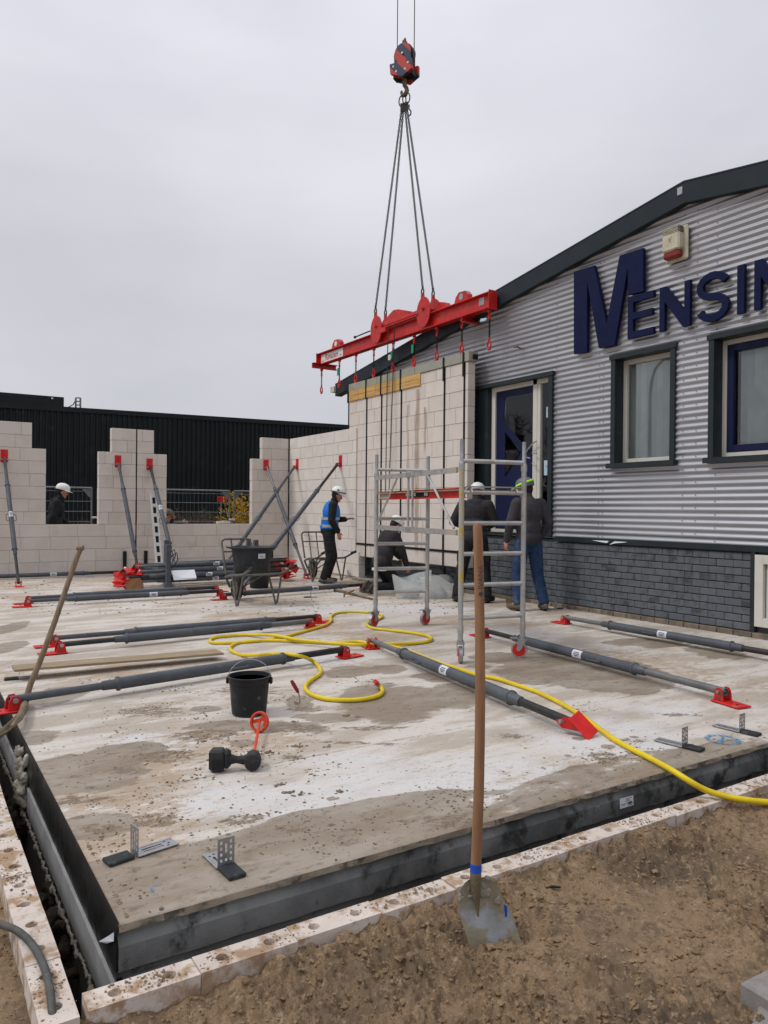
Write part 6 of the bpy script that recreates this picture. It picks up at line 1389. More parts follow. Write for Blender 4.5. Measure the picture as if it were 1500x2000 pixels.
# short-handled brush-hoe by the man in jeans
t = thing('hand_scoop', 'small steel scoop leaning on the brick base beside the boots of the worker in jeans', 'scoop', tuple(G(997, 1182))); m = MB(); DS = (G(997, 1182)-CAM).dot(_f); m.tube([AD(1008, 1150, DS), AD(1002, 1172, DS)], .012, 7); m.build('handle', MAT['galv'], t)
m = MB(); m.prism([AD(988, 1167, DS), AD(1010, 1168, DS), AD(1009, 1174, DS), AD(997, 1186, DS), AD(990, 1182, DS)], fd*.06); m.build('pan', MAT['mud_steel'], t)
# plank on its bracket
a = G(25, 1302, .10); b_ = G(428, 1276, .045); d = (b_-a); d.z = 0; dn = d.normalized(); Lk = (b_-a).length
t_ = MB(); wz_ = Vector((0, 0, 1)); M = basis(b_-a, z=(0, 0, 1)); sd_ = M @ Vector((0, 1, 0))
cpl = (a+b_)/2; cpl.z = .075
t_.box(cpl+sd_*(-.02), (Lk, .21, .020), basis((dn.x, dn.y, -.016)), ch=.002); o = t_.build('plank', MAT['plank_wood']); tag(o, 'long pale plank lying on the slab at the left, one end propped on a bracket', 'plank'); origin(o, cpl)
pm('plank_end', (.3, .2, .12), (.2, .14, .09), 6, .8)

# ---------------------------------------------------------------- angle brackets with pads
def bracket(label, corner, dbase, pad=1, L=.17, H=.115, Wd=.07, padlen=.105, mat='galv', padgap=.0):
    c = Vector(corner); d = Vector((dbase[0], dbase[1], 0)).normalized(); s_ = Vector((-d.y, d.x, 0)); t = thing('angle_bracket', label, 'bracket', tuple(c), group='angle brackets on the slab edge' if pad else None)
    def cells(org, u, v, nu, nv, lu, lv, holes, n_):
        m = MB()
        for i in range(nu):
            for j in range(nv):
                if (i, j) in holes: continue
                p = org+u*(lu*i/nu)+v*(lv*j/nv); m.add([p, p+u*lu/nu, p+u*lu/nu+v*lv/nv, p+v*lv/nv], [(0, 1, 2, 3)])
        return m
    org = c-s_*Wd/2
    holes = {(1, 2), (1, 4), (1, 6), (1, 8), (5, 2), (5, 4), (5, 6), (5, 8), (3, 5), (3, 6), (3, 7), (3, 2)}
    m = cells(org+Vector((0, 0, .004)), s_, Vector((0, 0, 1)), 7, 10, Wd, H, holes, d); o = m.build('upright_plate', MAT[mat], t); o.modifiers.new('s', 'SOLIDIFY').thickness = .0025
    holes = {(2, k) for k in range(3, 11)} | {(4, k) for k in range(3, 11)} | {(1, 12), (5, 12), (3, 13)}
    m = cells(org+Vector((0, 0, .006)), s_, d, 7, 16, Wd, L, holes, d)
    o = m.build('base_plate', MAT[mat], t); o.modifiers.new('s', 'SOLIDIFY').thickness = .0025
    for k in (-1, 1): m = MB(); m.tube([c+s_*k*Wd/2+Vector((0, 0, .008)), c+s_*k*Wd/2+d*L+Vector((0, 0, .008))], .004, 6); m.build('rib', MAT[mat], t)
    if pad: m = MB(); m.box(c-d*(padlen/2+.006+padgap)+Vector((0, 0, .009)), (padlen, .072, .016), basis(d), ch=.004); m.build('rubber_pad', MAT['rubber_pad'], t)
    return t
pm('rubber_pad', (.022, .025, .028), (.03, .033, .036), 9, .7, dirt=(.10, .10, .10), dscale=12)
def gdir(a, b_): return (G(*b_)-G(*a))
bracket('angle bracket nearest the slab corner, its slotted foot pointing right, grey pad on its left', G(263, 1671), gdir((263, 1671), (328, 1650)), L=.175, padgap=.008)
bracket('upright perforated angle bracket on the front edge, facing the viewer, black pad in front', G(441, 1695), gdir((441, 1695), (408, 1664)), L=.14)
bracket('angle bracket on the front edge at the right, left of the blue spray mark', G(1337, 1459), gdir((1337, 1459), (1290, 1447)), L=.18)
bracket('angle bracket on the front edge at the far right, right of the blue spray mark', G(1449, 1430), gdir((1449, 1430), (1408, 1420)), L=.18)
bracket('angle bracket under the raised end of the plank at the left', G(38, 1326), gdir((38, 1326), (62, 1324)), L=.15, H=.085)
bracket('angle bracket in mid slab in front of the prop behind the barrow', G(607, 1167), (1, -.3), L=.10)
bracket('angle bracket at the foot of the brick base beside the boot', G(1085, 1190), (-1, .2), L=.12)
for i, (px, py, w_, lab) in enumerate(((243, 1118, 0, 'at the foot of the left rear panel beside the seam'), (283, 1114, 0, 'at the foot of the middle rear panel, left of the rack'), (533, 1108, 0, 'at the foot of the middle rear panel near the corner'), (558, 1107, 1, 'at the foot of the side wall in the corner'), (680, 1126, 1, 'at the end of the side wall, beside the worker'), (703, 1131, 1, 'at the gap below the lifted panel'))):
    p = PY(px, py, WY-.05) if not w_ else PX(px, py, 7.68); p.z = 0; d = (0, -1) if not w_ else (-1, 0)
    bracket('small angle bracket '+lab, p, d, pad=0, L=.08, H=.14, Wd=.07)
for (px, lab) in ((243.5, 'thin black upright bar at the foot of the wall, left of the seam'), (284.5, 'thin black upright bar at the foot of the wall, right of the seam'), (530, 'thin black upright bar at the foot of the wall near the corner')):
    p = PY(px, 1110, WY-.02); m = MB(); m.box((p.x, WY-.022, .26), (.07, .03, .42)); o = m.build('shim_bar', MAT['black']); tag(o, lab, 'bar'); origin(o, (p.x, WY-.02, 0))
# sprayed marks
m = MB(); c = G(1411, 1443, .006); n = 28
for k in range(n):
    a = 2*math.pi*k/n; b_ = 2*math.pi*(k+1)/n; r1, r2 = .075, .105; m.add([(c.x+r1*math.cos(a), c.y+r1*math.sin(a), .0045), (c.x+r2*math.cos(a), c.y+r2*math.sin(a), .0045), (c.x+r2*math.cos(b_), c.y+r2*math.sin(b_), .0045), (c.x+r1*math.cos(b_), c.y+r1*math.sin(b_), .0045)], [(0, 1, 2, 3)])
m.box((c.x, c.y, .0046), (.15, .016, .0004), Matrix.Rotation(.5, 3, 'Z')); m.box((c.x, c.y, .0048), (.12, .014, .0004), Matrix.Rotation(-.6, 3, 'Z')); o = m.build('spray_mark', MAT['blue_mark']); tag(o, 'blue sprayed circle with a cross on the concrete between two brackets', 'spray mark'); origin(o, (c.x, c.y, 0))
m = MB(); a = G(294, 1731, .004); b_ = G(302, 1747, .004); c = G(310, 1727, .004); m.box((a+b_)/2, ((b_-a).length, .006, .0006), basis(b_-a)); m.box((a+c)/2+Vector((0, 0, .0003)), ((c-a).length+.02, .004, .0006), basis(c-a)); o = m.build('spray_mark', MAT['blue_mark']); tag(o, 'short blue chalk tick on the slab near its left corner', 'spray mark'); origin(o, a)
# label on the slab face
q = [G(0, 0)] ; y_ = SY0-.0035; z4 = lambda x, y: (1100+x/3.75, 1350+y/3.75)
cs = [PY(*z4(*p), y_-.002) for p in ((413, 788), (512, 763), (514, 833), (415, 863))]
m = MB(); m.prism([tuple(v) for v in cs], (0, -.001, 0)); lb = m.build('sticker', MAT['sticker']); tag(lb, 'white delivery label stuck on the dark front face of the slab', 'label')
c0 = cs[3]; wv_ = cs[2]-cs[3]; hv = cs[0]-cs[3]
m = MB()
for (u, v, w, h) in ((.42, .80, .45, .05), (.42, .68, .30, .04), (.42, .56, .40, .04), (.10, .36, .5, .04), (.10, .26, .3, .03), (.6, .30, .3, .16)): 
    p = c0+wv_*u+hv*v; m.prism([p+Vector((0, -.0012, 0)), p+wv_*w+Vector((0, -.0012, 0)), p+wv_*w+hv*h+Vector((0, -.0012, 0)), p+hv*h+Vector((0, -.0012, 0))], (0, -.0006, 0))
m.build('print', MAT['print'], lb)
text('37021', .017, c0+wv_*.55+hv*.10+Vector((0, -.002, 0)), (wv_.x, 0, wv_.z), (0, 0, 1), MAT['print'], lb, ext=.0003)
text('JM', .03, PY(*z4(235, 870), SY0-.006), (1, 0, 0), (0, 0, 1), MAT['concrete_mid'], None, ext=.0004, name='chalk_mark'); o = bpy.data.objects['chalk_mark']; tag(o, 'faint chalked letters on the dark slab face left of the label', 'chalk mark')
# paver at the lower right
zt_ = -.115; a = G(1445, 1919, zt_); b_ = G(1500, 1952, zt_); c = G(1464, 1905, zt_); u = (b_-a).normalized(); v = Vector((-u.y, u.x, 0)); 
if v.dot(c-a) < 0: v = -v
m = MB(); m.box(a+u*.15+v*.15+Vector((0, 0, -.05)), (.30, .30, .10), basis(u), ch=.004); o = m.build('paving_slab', MAT['paver']); tag(o, 'grey concrete paver tilted in the sand at the lower right corner', 'paver'); origin(o, a+u*.15+v*.15)
a = G(1475, 2010, -.16); m = MB(); m.box(a+Vector((.12, -.05, -.015)), (.25, .2, .05), basis((.9, .3, .04)), ch=.004); o = m.build('paving_slab', MAT['paver']); tag(o, 'second grey paver, half cut off by the lower right corner', 'paver'); origin(o, a)
# strip of dark foil in the sand
a = G(955, 1735, -.14); m = MB(); 
a = G(1060, 1737, -.165); b_ = G(1095, 1733, -.16); m.tube([a, a.lerp(b_, .5)+Vector((0, 0, .008)), b_], [.003, .006, .004], 5); o = m.build('plastic_scrap', MAT['black']); tag(o, 'thin black scrap of plastic lying in the sand right of the shovel', 'scrap'); origin(o, a)
# clear plastic tubs / bags
def bag(label, c, w, h, seed, tilt=0):
    import bmesh
    rng = random.Random(seed); m = MB(); n = 40; vs = []; k = 9; zz = [0, .02, .08, .16, .26, .36, .48, .6, .72]
    for i in range(k):
        f_ = zz[i]/.72; rad = w*(.36+.16*f_**.6)
        for j in range(n):
            a = 2*math.pi*j/n; rj = rad*(1+.05*math.sin(a*3+seed+f_*2)+.025*math.sin(a*5+2*f_)+.012*math.sin(a*11+seed)); top = h*f_*(1+.14*math.sin(a*2+seed)*f_+.03*math.sin(a*5+seed*2)*f_)
            vs.append(Vector((rj*math.cos(a), rj*math.sin(a)*.9, max(.004, top)+tilt*rj*math.cos(a)*f_)))
    fs = [(i*n+j, i*n+(j+1) % n, (i+1)*n+(j+1) % n, (i+1)*n+j) for i in range(k-1) for j in range(n)]+[tuple(range(n))[::-1]]
    m.add([v+Vector(c) for v in vs], fs); o = m.build('plastic_tub', MAT['clear_plastic'], smooth=True); tag(o, label, 'plastic tub'); origin(o, c)
    m = MB(); rr = random.Random(seed)
    for q in range(14): m.ell(Vector(c)+Vector((rr.uniform(-.2, .2)*w, rr.uniform(-.2, .2)*w, .05+rr.random()*.06)), (.10*w, .09*w, .06), nu=8, nv=6)
    o = m.build('mortar_heap', MAT['concrete_mid'], smooth=True); tag(o, label.replace('crumpled clear plastic tub on the floor', 'grey mortar heap in the clear tub'), 'mortar'); origin(o, c)
bag('crumpled clear plastic tub on the floor, directly right of the kneeling worker', G(803, 1168), .62, .36, 2, .08)
bag('crumpled clear plastic tub on the floor, between the scaffold legs and the standing worker', G(855, 1168), .54, .33, 5, -.22)
# foundation strip under the opening, dark base behind panel
m = MB(); m.box((7.62, 11.3, .02), (.22, 3.3, .035)); o = m.build('mortar_bed', MAT['mortar']); tag(o, 'wet mortar strip on the floor under the lifted panel', 'mortar'); origin(o, (7.62, 11.3, 0))
t = thing('pull_strap', 'thin strap with hook hanging from the foot of the lifted panel', 'strap', (7.7, 11.4, .3)); m = MB(); q = PX(787, 1090, 7.72); m.box((7.72, q.y, .50), (.006, .05, .40)); m.build('webbing', MAT['galv'], t)
# ================================================================ PEOPLE
def capsule(m, a, b_, ra, rb, n=12):
    a = Vector(a); b_ = Vector(b_); d = (b_-a); L = d.length
    if L < 1e-5: return m.ell(a, (ra, ra, ra))
    d.normalize(); pts = []; rs = []
    for g in (88, 60, 30, 0): pts.append(a-d*ra*math.sin(R(g))); rs.append(ra*math.cos(R(g)))
    for k in (.33, .66): pts.append(a.lerp(b_, k)); rs.append(ra+(rb-ra)*k)
    for g in (0, 30, 60, 88): pts.append(b_+d*rb*math.sin(R(g))); rs.append(rb*math.cos(R(g)))
    m.tube(pts, rs, n)
def remesh(o, vox, sm=2):
    q = o.modifiers.new('r', 'REMESH'); q.mode = 'VOXEL'; q.voxel_size = vox; q.use_smooth_shade = True
    if sm: q = o.modifiers.new('s', 'SMOOTH'); q.iterations = sm; q.factor = .5
    return o
def hand(m, w, d, up, side, curl=.5, s=1.0, open_=False):
    """w wrist, d direction of the hand, up = back of the hand, side = thumb side"""
    d = Vector(d).normalized(); up = Vector(up); up = (up-d*up.dot(d)).normalized(); side = Vector(side); side = (side-d*side.dot(d)-up*side.dot(up)).normalized()
    M = Matrix((d, side, up)).transposed(); m.ell(w+d*.048*s, (.055*s, .042*s, .018*s), M)
    for i, (off, L) in enumerate(((.030, .072), (.010, .080), (-.010, .074), (-.029, .058))):
        p = w+d*.085*s+side*off*s; a = curl*(1+.15*i); q = p+(d*math.cos(a*.5)-up*math.sin(a*.5))*L*.45*s; r_ = q+(d*math.cos(a*1.3)-up*math.sin(a*1.3))*L*.32*s; e = r_+(d*math.cos(a*2)-up*math.sin(a*2))*L*.26*s
        m.tube([w+d*.05*s+side*off*.8*s, p, q, r_, e], [.0095*s, .0098*s, .009*s, .008*s, .0065*s], 7)
    p = w+d*.025*s+side*.028*s; q = p+(d*.7+side*.75)*.035*s; e = q+(d*.95+side*.3-up*.2)*.035*s; m.tube([w+d*.015*s, p, q, e], [.014*s, .0125*s, .0105*s, .008*s], 7)
def person(label, loc, f, J, cl, s=1.0, z0=0):
    """J joints in (forward, left, up); cl clothing"""
    f = Vector((f[0], f[1], 0)).normalized(); l = Vector((-f.y, f.x, 0)); base = Vector(loc)
    def T(p): return base+f*p[0]*s+l*p[1]*s+Vector((0, 0, p[2]*s))
    K = {k: T(v) for k, v in J.items() if isinstance(v, tuple)}
    t = thing('person', label, 'person', tuple(base))
    hf = Vector(J.get('face', (1, 0, -.1))); hf = (f*hf.x+l*hf.y+Vector((0, 0, hf.z))).normalized(); H = K['head']
    Mh = basis(hf, z=(0, 0, 1)); hl = Mh @ Vector((0, 1, 0)); hu = Mh @ Vector((0, 0, 1))
    chest = K['chest']; pel = K['pelvis']; neck = K['neck']; tl = (K['shL']-K['shR']).normalized()
    # body
    m = MB(); Mt = basis(tl.cross(Vector((0, 0, 1))), z=(chest-pel))
    m.ell(H+hu*.02*s, (.098*s, .077*s, .108*s), Mh); m.ell(H+hf*.028*s-hu*.055*s, (.066*s, .056*s, .062*s), Mh); m.ell(H+hf*.070*s-hu*.088*s, (.025*s, .028*s, .022*s), Mh)
    m.tube([H+hf*.085*s+hu*.02*s, H+hf*.108*s-hu*.025*s, H+hf*.09*s-hu*.036*s], [.010*s, .015*s, .012*s], 7); m.ell(H+hf*.078*s+hu*.035*s, (.02*s, .05*s, .012*s), Mh); m.ell(H+hf*.090*s-hu*.062*s, (.010*s, .024*s, .009*s), Mh)
    for q in (-1, 1): m.ell(H+hl*q*.080*s-hu*.012*s, (.018*s, .010*s, .032*s), Mh)
    capsule(m, neck, H-hu*.05*s-hf*.01*s, .058*s, .052*s); m.ell(chest, (.10*s, .155*s, .20*s), Mt); m.ell(pel, (.10*s, .15*s, .12*s), Mt); capsule(m, chest, pel, .11*s, .12*s)
    for S_ in 'LR':
        sg = 1 if S_ == 'L' else -1
        capsule(m, chest+Vector((0, 0, .10*s)), K['sh'+S_], .06*s, .055*s); capsule(m, K['sh'+S_], K['el'+S_], .05*s, .038*s); capsule(m, K['el'+S_], K['wr'+S_], .038*s, .026*s)
        hd_ = J.get('hand'+S_); dirv = (K['wr'+S_]-K['el'+S_]).normalized() if hd_ is None else (f*hd_[0]+l*hd_[1]+Vector((0, 0, hd_[2]))).normalized()
        upv = J.get('back'+S_, (0, sg, 0)); upv = f*upv[0]+l*upv[1]+Vector((0, 0, upv[2])); thv = J.get('thumb'+S_, (1, 0, .1)); thv = f*thv[0]+l*thv[1]+Vector((0, 0, thv[2]))
        hand(m, K['wr'+S_], dirv, upv, thv, J.get('curl', .5), s)
        capsule(m, K['hip'+S_], K['kn'+S_], .080*s, .055*s); capsule(m, K['kn'+S_], K['an'+S_], .055*s, .036*s); capsule(m, K['an'+S_], K['to'+S_], .036*s, .028*s)
    o = remesh(m.build('body', MAT['skin'], t, smooth=True), .0068, 2)
    for q in (-1, 1):
        m = MB(); m.ell(H+hf*.084*s+hl*q*.030*s+hu*.016*s, (.009*s, .011*s, .008*s), Mh); m.build('eye', MAT['print_white'], t); m = MB(); m.ell(H+hf*.0895*s+hl*q*.030*s+hu*.016*s, (.0045*s,)*3, Mh); m.build('pupil', MAT['black'], t)
    m = MB(); m.ell(H-hf*.022*s+hu*.012*s, (.088*s, .083*s, .098*s), Mh); m.build('hair', MAT[cl.get('hair', 'hair')], t, smooth=True)
    rr = random.Random(int(base.x*100))
    def folds(m, a, b_, r, n=7, k=.35):
        a = Vector(a); b_ = Vector(b_); d = (b_-a).normalized(); u = d.orthogonal().normalized(); v = d.cross(u)
        for i in range(n):
            c = a.lerp(b_, rr.uniform(.1, .95)); g = rr.uniform(0, 6.28); e = u*math.cos(g)+v*math.sin(g); g2 = g+rr.uniform(.5, 1.1); e2 = u*math.cos(g2)+v*math.sin(g2)
            m.tube([c+e*r*.93, c+(e+e2).normalized()*r*1.0+d*rr.uniform(-.02, .02), c+e2*r*.93+d*rr.uniform(-.04, .04)], [.006*s, .013*s, .006*s], 6)
    # trousers
    m = MB(); m.ell(pel, (.125*s, .175*s, .14*s), Mt)
    for S_ in 'LR':
        hp_, kn, an = K['hip'+S_], K['kn'+S_], K['an'+S_]; capsule(m, hp_, kn, .114*s, .086*s); capsule(m, kn, an+(kn-an).normalized()*.03*s, .086*s, .074*s); folds(m, kn, an, .074*s, 9); folds(m, hp_, kn, .088*s, 6)
        m.tube([an+(kn-an).normalized()*.10*s, an+(kn-an).normalized()*.02*s, an-(kn-an).normalized()*.005*s], [.066*s, .076*s, .070*s], 12)
    if cl.get('pockets'):
        for S_ in 'LR':
            q = K['hip'+S_].lerp(K['kn'+S_], .55)+l*(.09*s if S_ == 'L' else -.09*s); m.box(q, (.13*s, .04*s, .17*s), basis(f), ch=.012)
    remesh(m.build('trousers', MAT[cl['trousers']], t, smooth=True), .011, 3)
    # boots
    for S_ in 'LR':
        an, to = K['an'+S_], K['to'+S_]; d = (to-an); dh = d.normalized(); m = MB(); up = Vector(J.get('footup', (0, 0, 1))); up = f*up.x+l*up.y+Vector((0, 0, up.z)); up = (up-dh*up.dot(dh)).normalized()
        capsule(m, an+up*.06*s, an-up*.035*s, .054*s, .052*s); capsule(m, an-up*.035*s, to-up*.0*s, .046*s, .042*s); m.ell(an-dh*.03*s-up*.045*s, (.05*s, .042*s, .042*s), basis(dh, z=up))
        b0 = remesh(m.build('boot', MAT[cl['boots']], t, smooth=True), .009, 2)
        m = MB(); c = an.lerp(to, .42)-up*.075*s; m.box(c-up*.0, (d.length+.13*s, .092*s, .024*s), basis(dh, z=up), ch=.008); m.build('sole', MAT[cl.get('sole', 'rubber')], b0)
    # jacket
    m = MB(); wst = pel.lerp(chest, .45); m.ell(chest+Vector((0, 0, .02*s)), (.152*s, .212*s, .22*s), Mt); m.ell(wst, (.152*s, .198*s, .19*s), Mt); m.ell(pel+Vector((0, 0, .02*s)), (.158*s, .200*s, .135*s), Mt)
    capsule(m, neck-Vector((0, 0, .05*s)), neck+(H-neck)*.28, .088*s, .074*s)
    if cl.get('hood'): 
        bk = -(Mt @ Vector((1, 0, 0)))*.0; m.tube([neck+tl*.10*s-f*.02*s, neck+tl*.07*s-f*.10*s-Vector((0, 0, .02*s)), neck-f*.13*s-Vector((0, 0, .06*s)), neck-tl*.07*s-f*.10*s-Vector((0, 0, .02*s)), neck-tl*.10*s-f*.02*s], [.035*s, .045*s, .055*s, .045*s, .035*s], 9)
    for S_ in 'LR':
        sh_, el, wr = K['sh'+S_], K['el'+S_], K['wr'+S_]; capsule(m, chest+Vector((0, 0, .10*s)), sh_, .10*s, .080*s); capsule(m, sh_, el, .084*s, .070*s); capsule(m, el, wr+(el-wr).normalized()*.02*s, .067*s, .050*s); folds(m, sh_, el, .068*s, 7); folds(m, el, wr, .052*s, 7)
    for i in range(16):
        g = rr.uniform(0, 6.28); z_ = rr.uniform(-.1, 1.0); c = pel.lerp(chest, z_); e = Mt @ Vector((math.cos(g)*.128*s, math.sin(g)*.176*s, 0)); e2 = Mt @ Vector((math.cos(g+.7)*.128*s, math.sin(g+.7)*.176*s, rr.uniform(-.06, .06))); m.tube([c+e, c+(e+e2)*.54, c+e2], [.006*s, .015*s, .006*s], 6)
    remesh(m.build('jacket', MAT[cl['jacket']], t, smooth=True), .011, 3)
    if cl.get('shirt_hem'): m = MB(); m.lathe([(.150, 0), (.155, -.035), (.148, -.04)], 20, pel-Vector((0, 0, .085*s)), Matrix.Diagonal((.98, 1.18, 1))); m.build('shirt_hem', MAT['helmet_white'], t)
    if cl.get('vest'):
        m = MB(); m.ell(chest+Vector((0, 0, .005*s)), (.170*s, .226*s, .24*s), Mt); m.ell(wst, (.168*s, .216*s, .21*s), Mt); m.ell(pel+Vector((0, 0, .08*s)), (.168*s, .212*s, .12*s), Mt)
        for sg in (-1, 1): capsule(m, chest+tl*sg*.12*s+Vector((0, 0, .13*s)), chest+tl*sg*.10*s+Vector((0, 0, .17*s)), .075*s, .055*s)
        v = remesh(m.build('hi_vis_vest', MAT['vest_blue'], t, smooth=True), .011, 3)
        up = (chest-pel).normalized()
        for dz in (.10, .24):
            c = pel+up*dz*s; mm = MB(); ra, rb = (.173*s, .221*s); N = 30; vs = []
            for j in range(N):
                g = 2*math.pi*j/N; e = Mt @ Vector((ra*math.cos(g), rb*math.sin(g), 0)); vs += [c+e-up*.026*s, c+e+up*.026*s]
            mm.add(vs, [(2*j, 2*((j+1) % N), 2*((j+1) % N)+1, 2*j+1) for j in range(N)]); mm.build('reflective_band', MAT['reflective'], v, smooth=True)
    # helmet
    hm = cl.get('helmet', 'helmet_white'); m = MB(); ht = cl.get('tilt', 0.0); Mhh = Mh @ Matrix.Rotation(ht, 3, 'Y'); c = H+hu*.045*s
    prof = [(.112, 0), (.116, .012), (.114, .04), (.104, .075), (.083, .102), (.05, .12), (.001, .127)]; n = 28; sc_ = Matrix.Diagonal((1.16*s, .98*s, 1.04*s))
    m.lathe(prof, n, c, Mhh @ sc_); 
    ri = [(.112, .0), (.108, -.004), (.100, .03), (.001, .06)]; m.lathe(ri[::-1], n, c, Mhh @ sc_)
    bp = []
    for j in range(13): g = R(-75+150*j/12); bp.append((g, .125+.045*math.cos(g)**2))
    vs = []
    for g, r2 in bp: vs += [c+Mhh @ (sc_ @ Vector((.110*math.cos(g), .110*math.sin(g), .004))), c+Mhh @ (sc_ @ Vector((r2*math.cos(g), r2*math.sin(g), -.010)))]
    vs2 = [v-hu*.004 for v in vs]; nb = len(vs); m.add(vs+vs2, [(2*j, 2*j+2, 2*j+3, 2*j+1) for j in range(12)]+[(nb+2*j, nb+2*j+1, nb+2*j+3, nb+2*j+2) for j in range(12)]+[(2*j+1, 2*j+3, nb+2*j+3, nb+2*j+1) for j in range(12)])
    for q in (-.03, 0, .03):
        pts = [c+Mhh @ (sc_ @ Vector((math.sin(g)*.108, q, .015+math.cos(g)*.108))) for g in (-1.1, -.8, -.5, -.2, .1, .4, .7, 1.0)]; m.tube(pts, .005*s, 5)
    hel = m.build('hard_hat', MAT[hm], t, smooth=True)
    if cl.get('stripe'):
        m = MB(); vs = []
        for j in range(18):
            g = R(20+20*j); ca, sa = math.cos(g), math.sin(g)
            for zz, rr_ in ((.028, .1175), (.056, .112)):
                vs.append(c+Mhh @ (sc_ @ Vector((-sa*rr_ if False else ca*rr_, -sa*rr_, zz+.028*(-ca)))))
        m.add(vs, [(2*j, 2*j+2, 2*j+3, 2*j+1) for j in range(17)]); o = m.build('neon_band', MAT['neon'], hel, smooth=True); o.modifiers.new('s', 'SOLIDIFY').thickness = .003
        m = MB(); pts = [c+Mhh @ (sc_ @ Vector((r2*1.0*math.cos(g), r2*math.sin(g), -.010))) for g, r2 in bp]; m.tube(pts, .0055, 6); m.build('neon_brim', MAT['neon'], hel)
    if cl.get('goggles'):
        m = MB(); pts = [c+Mhh @ (sc_ @ Vector((.120*math.cos(g), .120*math.sin(g), .018+.03*math.cos(g)))) for g in [j*math.pi/12 for j in range(24)]]; m.tube(pts, .0085, 6, closed=True); m.tube([H+hl*.085*s+hu*.04*s, H+hl*.086*s-hu*.05*s, H-hu*.12*s+hf*.03*s], .006, 5); m.tube([H-hl*.085*s+hu*.04*s, H-hl*.086*s-hu*.05*s, H-hu*.12*s+hf*.03*s], .006, 5)
        for q in (-1, 1): m.box(c+hl*q*.105*s+hu*.05*s-hf*.02, (.045, .012, .03), Mh, ch=.004)
        m.build('head_strap', MAT['black'], hel)
    if cl.get('sleeves'):
        pass
    return t, T
# man in the blue vest, facing the panel, looking down along it
c = G(641, 1139)
person('worker in blue reflective vest and white helmet, hand held out to the panel', (c.x, c.y, 0), (1.0, -.42), dict(
    pelvis=(0, 0, .98), chest=(.05, 0, 1.32), neck=(.09, 0, 1.53), head=(.155, 0, 1.655), face=(1, -.05, -.42), shL=(.06, .19, 1.47), shR=(.06, -.19, 1.47),
    elL=(.16, .27, 1.20), wrL=(.35, .17, 1.20), handL=(.9, -.1, .22), backL=(-.1, .3, .9), thumbL=(.2, -1, .2), elR=(.03, -.25, 1.18), wrR=(.16, -.22, .97), handR=(.2, 0, -1), backR=(0, -1, 0), thumbR=(1, 0, .2), curl=.35,
    hipL=(0, .09, .94), knL=(.10, .10, .50), anL=(-.02, .10, .10), toL=(.15, .12, .05), hipR=(0, -.09, .94), knR=(.03, -.10, .50), anR=(-.10, -.11, .10), toR=(.07, -.13, .05)),
    dict(trousers='trousers_black', jacket='jacket_black', boots='boot_grey', vest=True, goggles=True, pockets=True), s=1.0)
# kneeling man
c = G(766, 1156)
person('kneeling worker in dark jacket and white helmet at the foot of the panel', (c.x, c.y, 0), (1, -.02), dict(
    pelvis=(-.22, 0, .50), chest=(-.10, 0, .83), neck=(-.02, 0, 1.03), head=(.06, .0, 1.125), face=(1, -.1, -.45), shL=(-.06, .18, .96), shR=(-.06, -.18, .96),
    elL=(.10, .24, .74), wrL=(.28, .20, .56), elR=(.04, -.24, .70), wrR=(.16, -.20, .46), handR=(.4, 0, -1), handL=(1, 0, -.6), curl=.5,
    hipL=(-.20, .09, .46), knL=(.06, .12, .09), anL=(-.40, .11, .10), toL=(-.46, .11, .02), hipR=(-.20, -.09, .46), knR=(.05, -.12, .09), anR=(-.40, -.11, .10), toR=(-.46, -.11, .02), footup=(1, 0, 0)),
    dict(trousers='trousers_black', jacket='jacket_dark', boots='boot_tan', hood=True, shirt_hem=True, tilt=.1), s=1.0)
# man with his back turned by the door
c = G(925, 1176)
person('worker in black with a white helmet, seen from behind between scaffold and building, feet apart', (c.x, c.y, 0), (.80, .62), dict(
    pelvis=(0, 0, .98), chest=(.06, 0, 1.33), neck=(.12, 0, 1.54), head=(.19, .0, 1.655), face=(1, .1, -.35), shL=(.06, .20, 1.48), shR=(.06, -.20, 1.48),
    elL=(.04, .34, 1.22), wrL=(.26, .22, 1.15), elR=(.10, -.30, 1.22), wrR=(.30, -.16, 1.15), curl=.6,
    hipL=(0, .10, .94), knL=(.06, .20, .50), anL=(-.02, .26, .09), toL=(.13, .34, .05), hipR=(0, -.10, .94), knR=(.05, -.16, .50), anR=(-.01, -.21, .09), toR=(.15, -.26, .05)),
    dict(trousers='trousers_black', jacket='jacket_dark', boots='boot_black', hood=True, pockets=True), s=1.0)
# man in jeans
c = G(1031, 1192)
person('worker in jeans and grey helmet with neon stripe, behind the scaffold', (c.x, c.y, 0), (.15, 1), dict(
    pelvis=(0, 0, 1.0), chest=(.0, 0, 1.36), neck=(.02, 0, 1.57), head=(.055, .02, 1.695), face=(1, .9, -.22), shL=(.0, .20, 1.50), shR=(.0, -.20, 1.50),
    elL=(.02, .29, 1.22), wrL=(.14, .27, .97), handL=(.25, 0, -1), elR=(-.06, -.30, 1.23), wrR=(.06, -.24, 1.02), curl=.55,
    hipL=(0, .10, .95), knL=(.06, .14, .50), anL=(-.02, .17, .10), toL=(.17, .20, .05), hipR=(0, -.10, .95), knR=(-.01, -.15, .50), anR=(-.12, -.19, .10), toR=(.04, -.24, .05)),
    dict(trousers='jeans', jacket='jacket_grey', boots='boot_tan', helmet='helmet_grey', stripe=True), s=1.0)
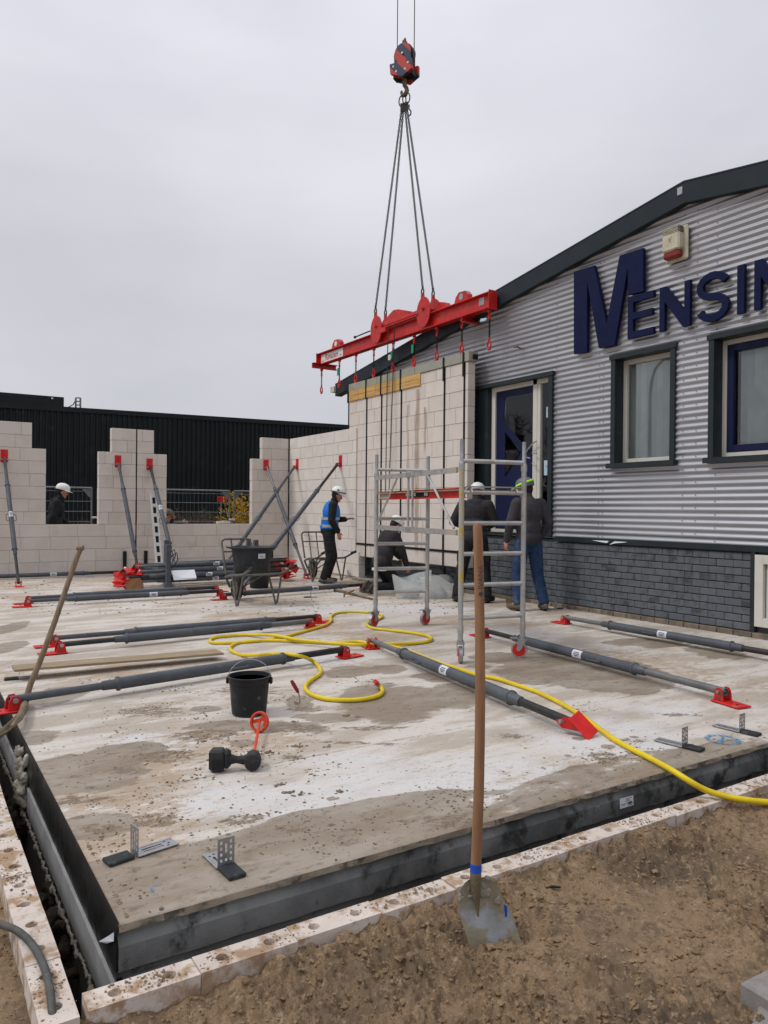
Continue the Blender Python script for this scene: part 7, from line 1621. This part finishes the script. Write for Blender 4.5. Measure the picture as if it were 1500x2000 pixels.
# man walking past behind the wall
q = PY(110, 990, 17.3)
person('worker in white helmet seen in profile through the left window opening', (q.x, 17.3, -.16), (1, -.12), dict(
    pelvis=(-.06, 0, .98), chest=(.0, 0, 1.34), neck=(.06, 0, 1.57), head=(.10, 0, 1.70), face=(1, 0, -.25), shL=(0, .19, 1.49), shR=(0, -.19, 1.49),
    elL=(.06, .26, 1.2), wrL=(.25, .2, 1.05), elR=(-.06, -.26, 1.22), wrR=(.04, -.24, 1.0), hipL=(0, .09, .94), knL=(.08, .1, .5), anL=(0, .1, .1), toL=(.17, .1, .05), hipR=(0, -.09, .94), knR=(.0, -.1, .5), anR=(-.12, -.1, .1), toR=(.05, -.1, .05)),
    dict(trousers='trousers_black', jacket='jacket_black', boots='boot_black', hood=True), s=1.10)
q = PY(332, 1000, 16.85)
person('bent-over worker, head and hand showing at the left of the wide window opening', (q.x-.32, 16.95, -.16), (1, -.15), dict(
    pelvis=(-.30, 0, .80), chest=(.02, 0, 1.08), neck=(.17, 0, 1.22), head=(.27, 0, 1.36), face=(1, 0, -.3), shL=(.06, .19, 1.2), shR=(.06, -.19, 1.2),
    elL=(.30, .22, 1.10), wrL=(.42, .10, 1.28), handL=(-.1, 0, 1), elR=(.34, -.26, 1.13), wrR=(.56, -.26, 1.24), handR=(1, 0, -.1), hipL=(-.3, .09, .78), knL=(-.12, .1, .42), anL=(-.25, .1, .1), toL=(-.1, .1, .05), hipR=(-.3, -.09, .78), knR=(-.14, -.1, .42), anR=(-.28, -.1, .1), toR=(-.1, -.1, .05)),
    dict(trousers='trousers_black', jacket='jacket_grey', boots='boot_black', helmet='boot_tan'), s=1.0)
q = PY(352, 1018, WY+.05); t = thing('hand_tool', 'grey angle tool on the window sill in front of the bent-over worker', 'tool', (q.x, WY+.06, 1.04)); m = MB(); m.tube([(q.x-.13, WY+.06, 1.09), (q.x+.06, WY+.06, 1.075)], .02, 8); m.ell((q.x+.10, WY+.06, 1.075), (.05, .04, .035)); m.build('body', MAT['prop_light'], t, smooth=True)

for o in list(bpy.data.objects):
    if '_w' in o: del o['_w']
    if 'label' in o and o['label'] is None: del o['label']
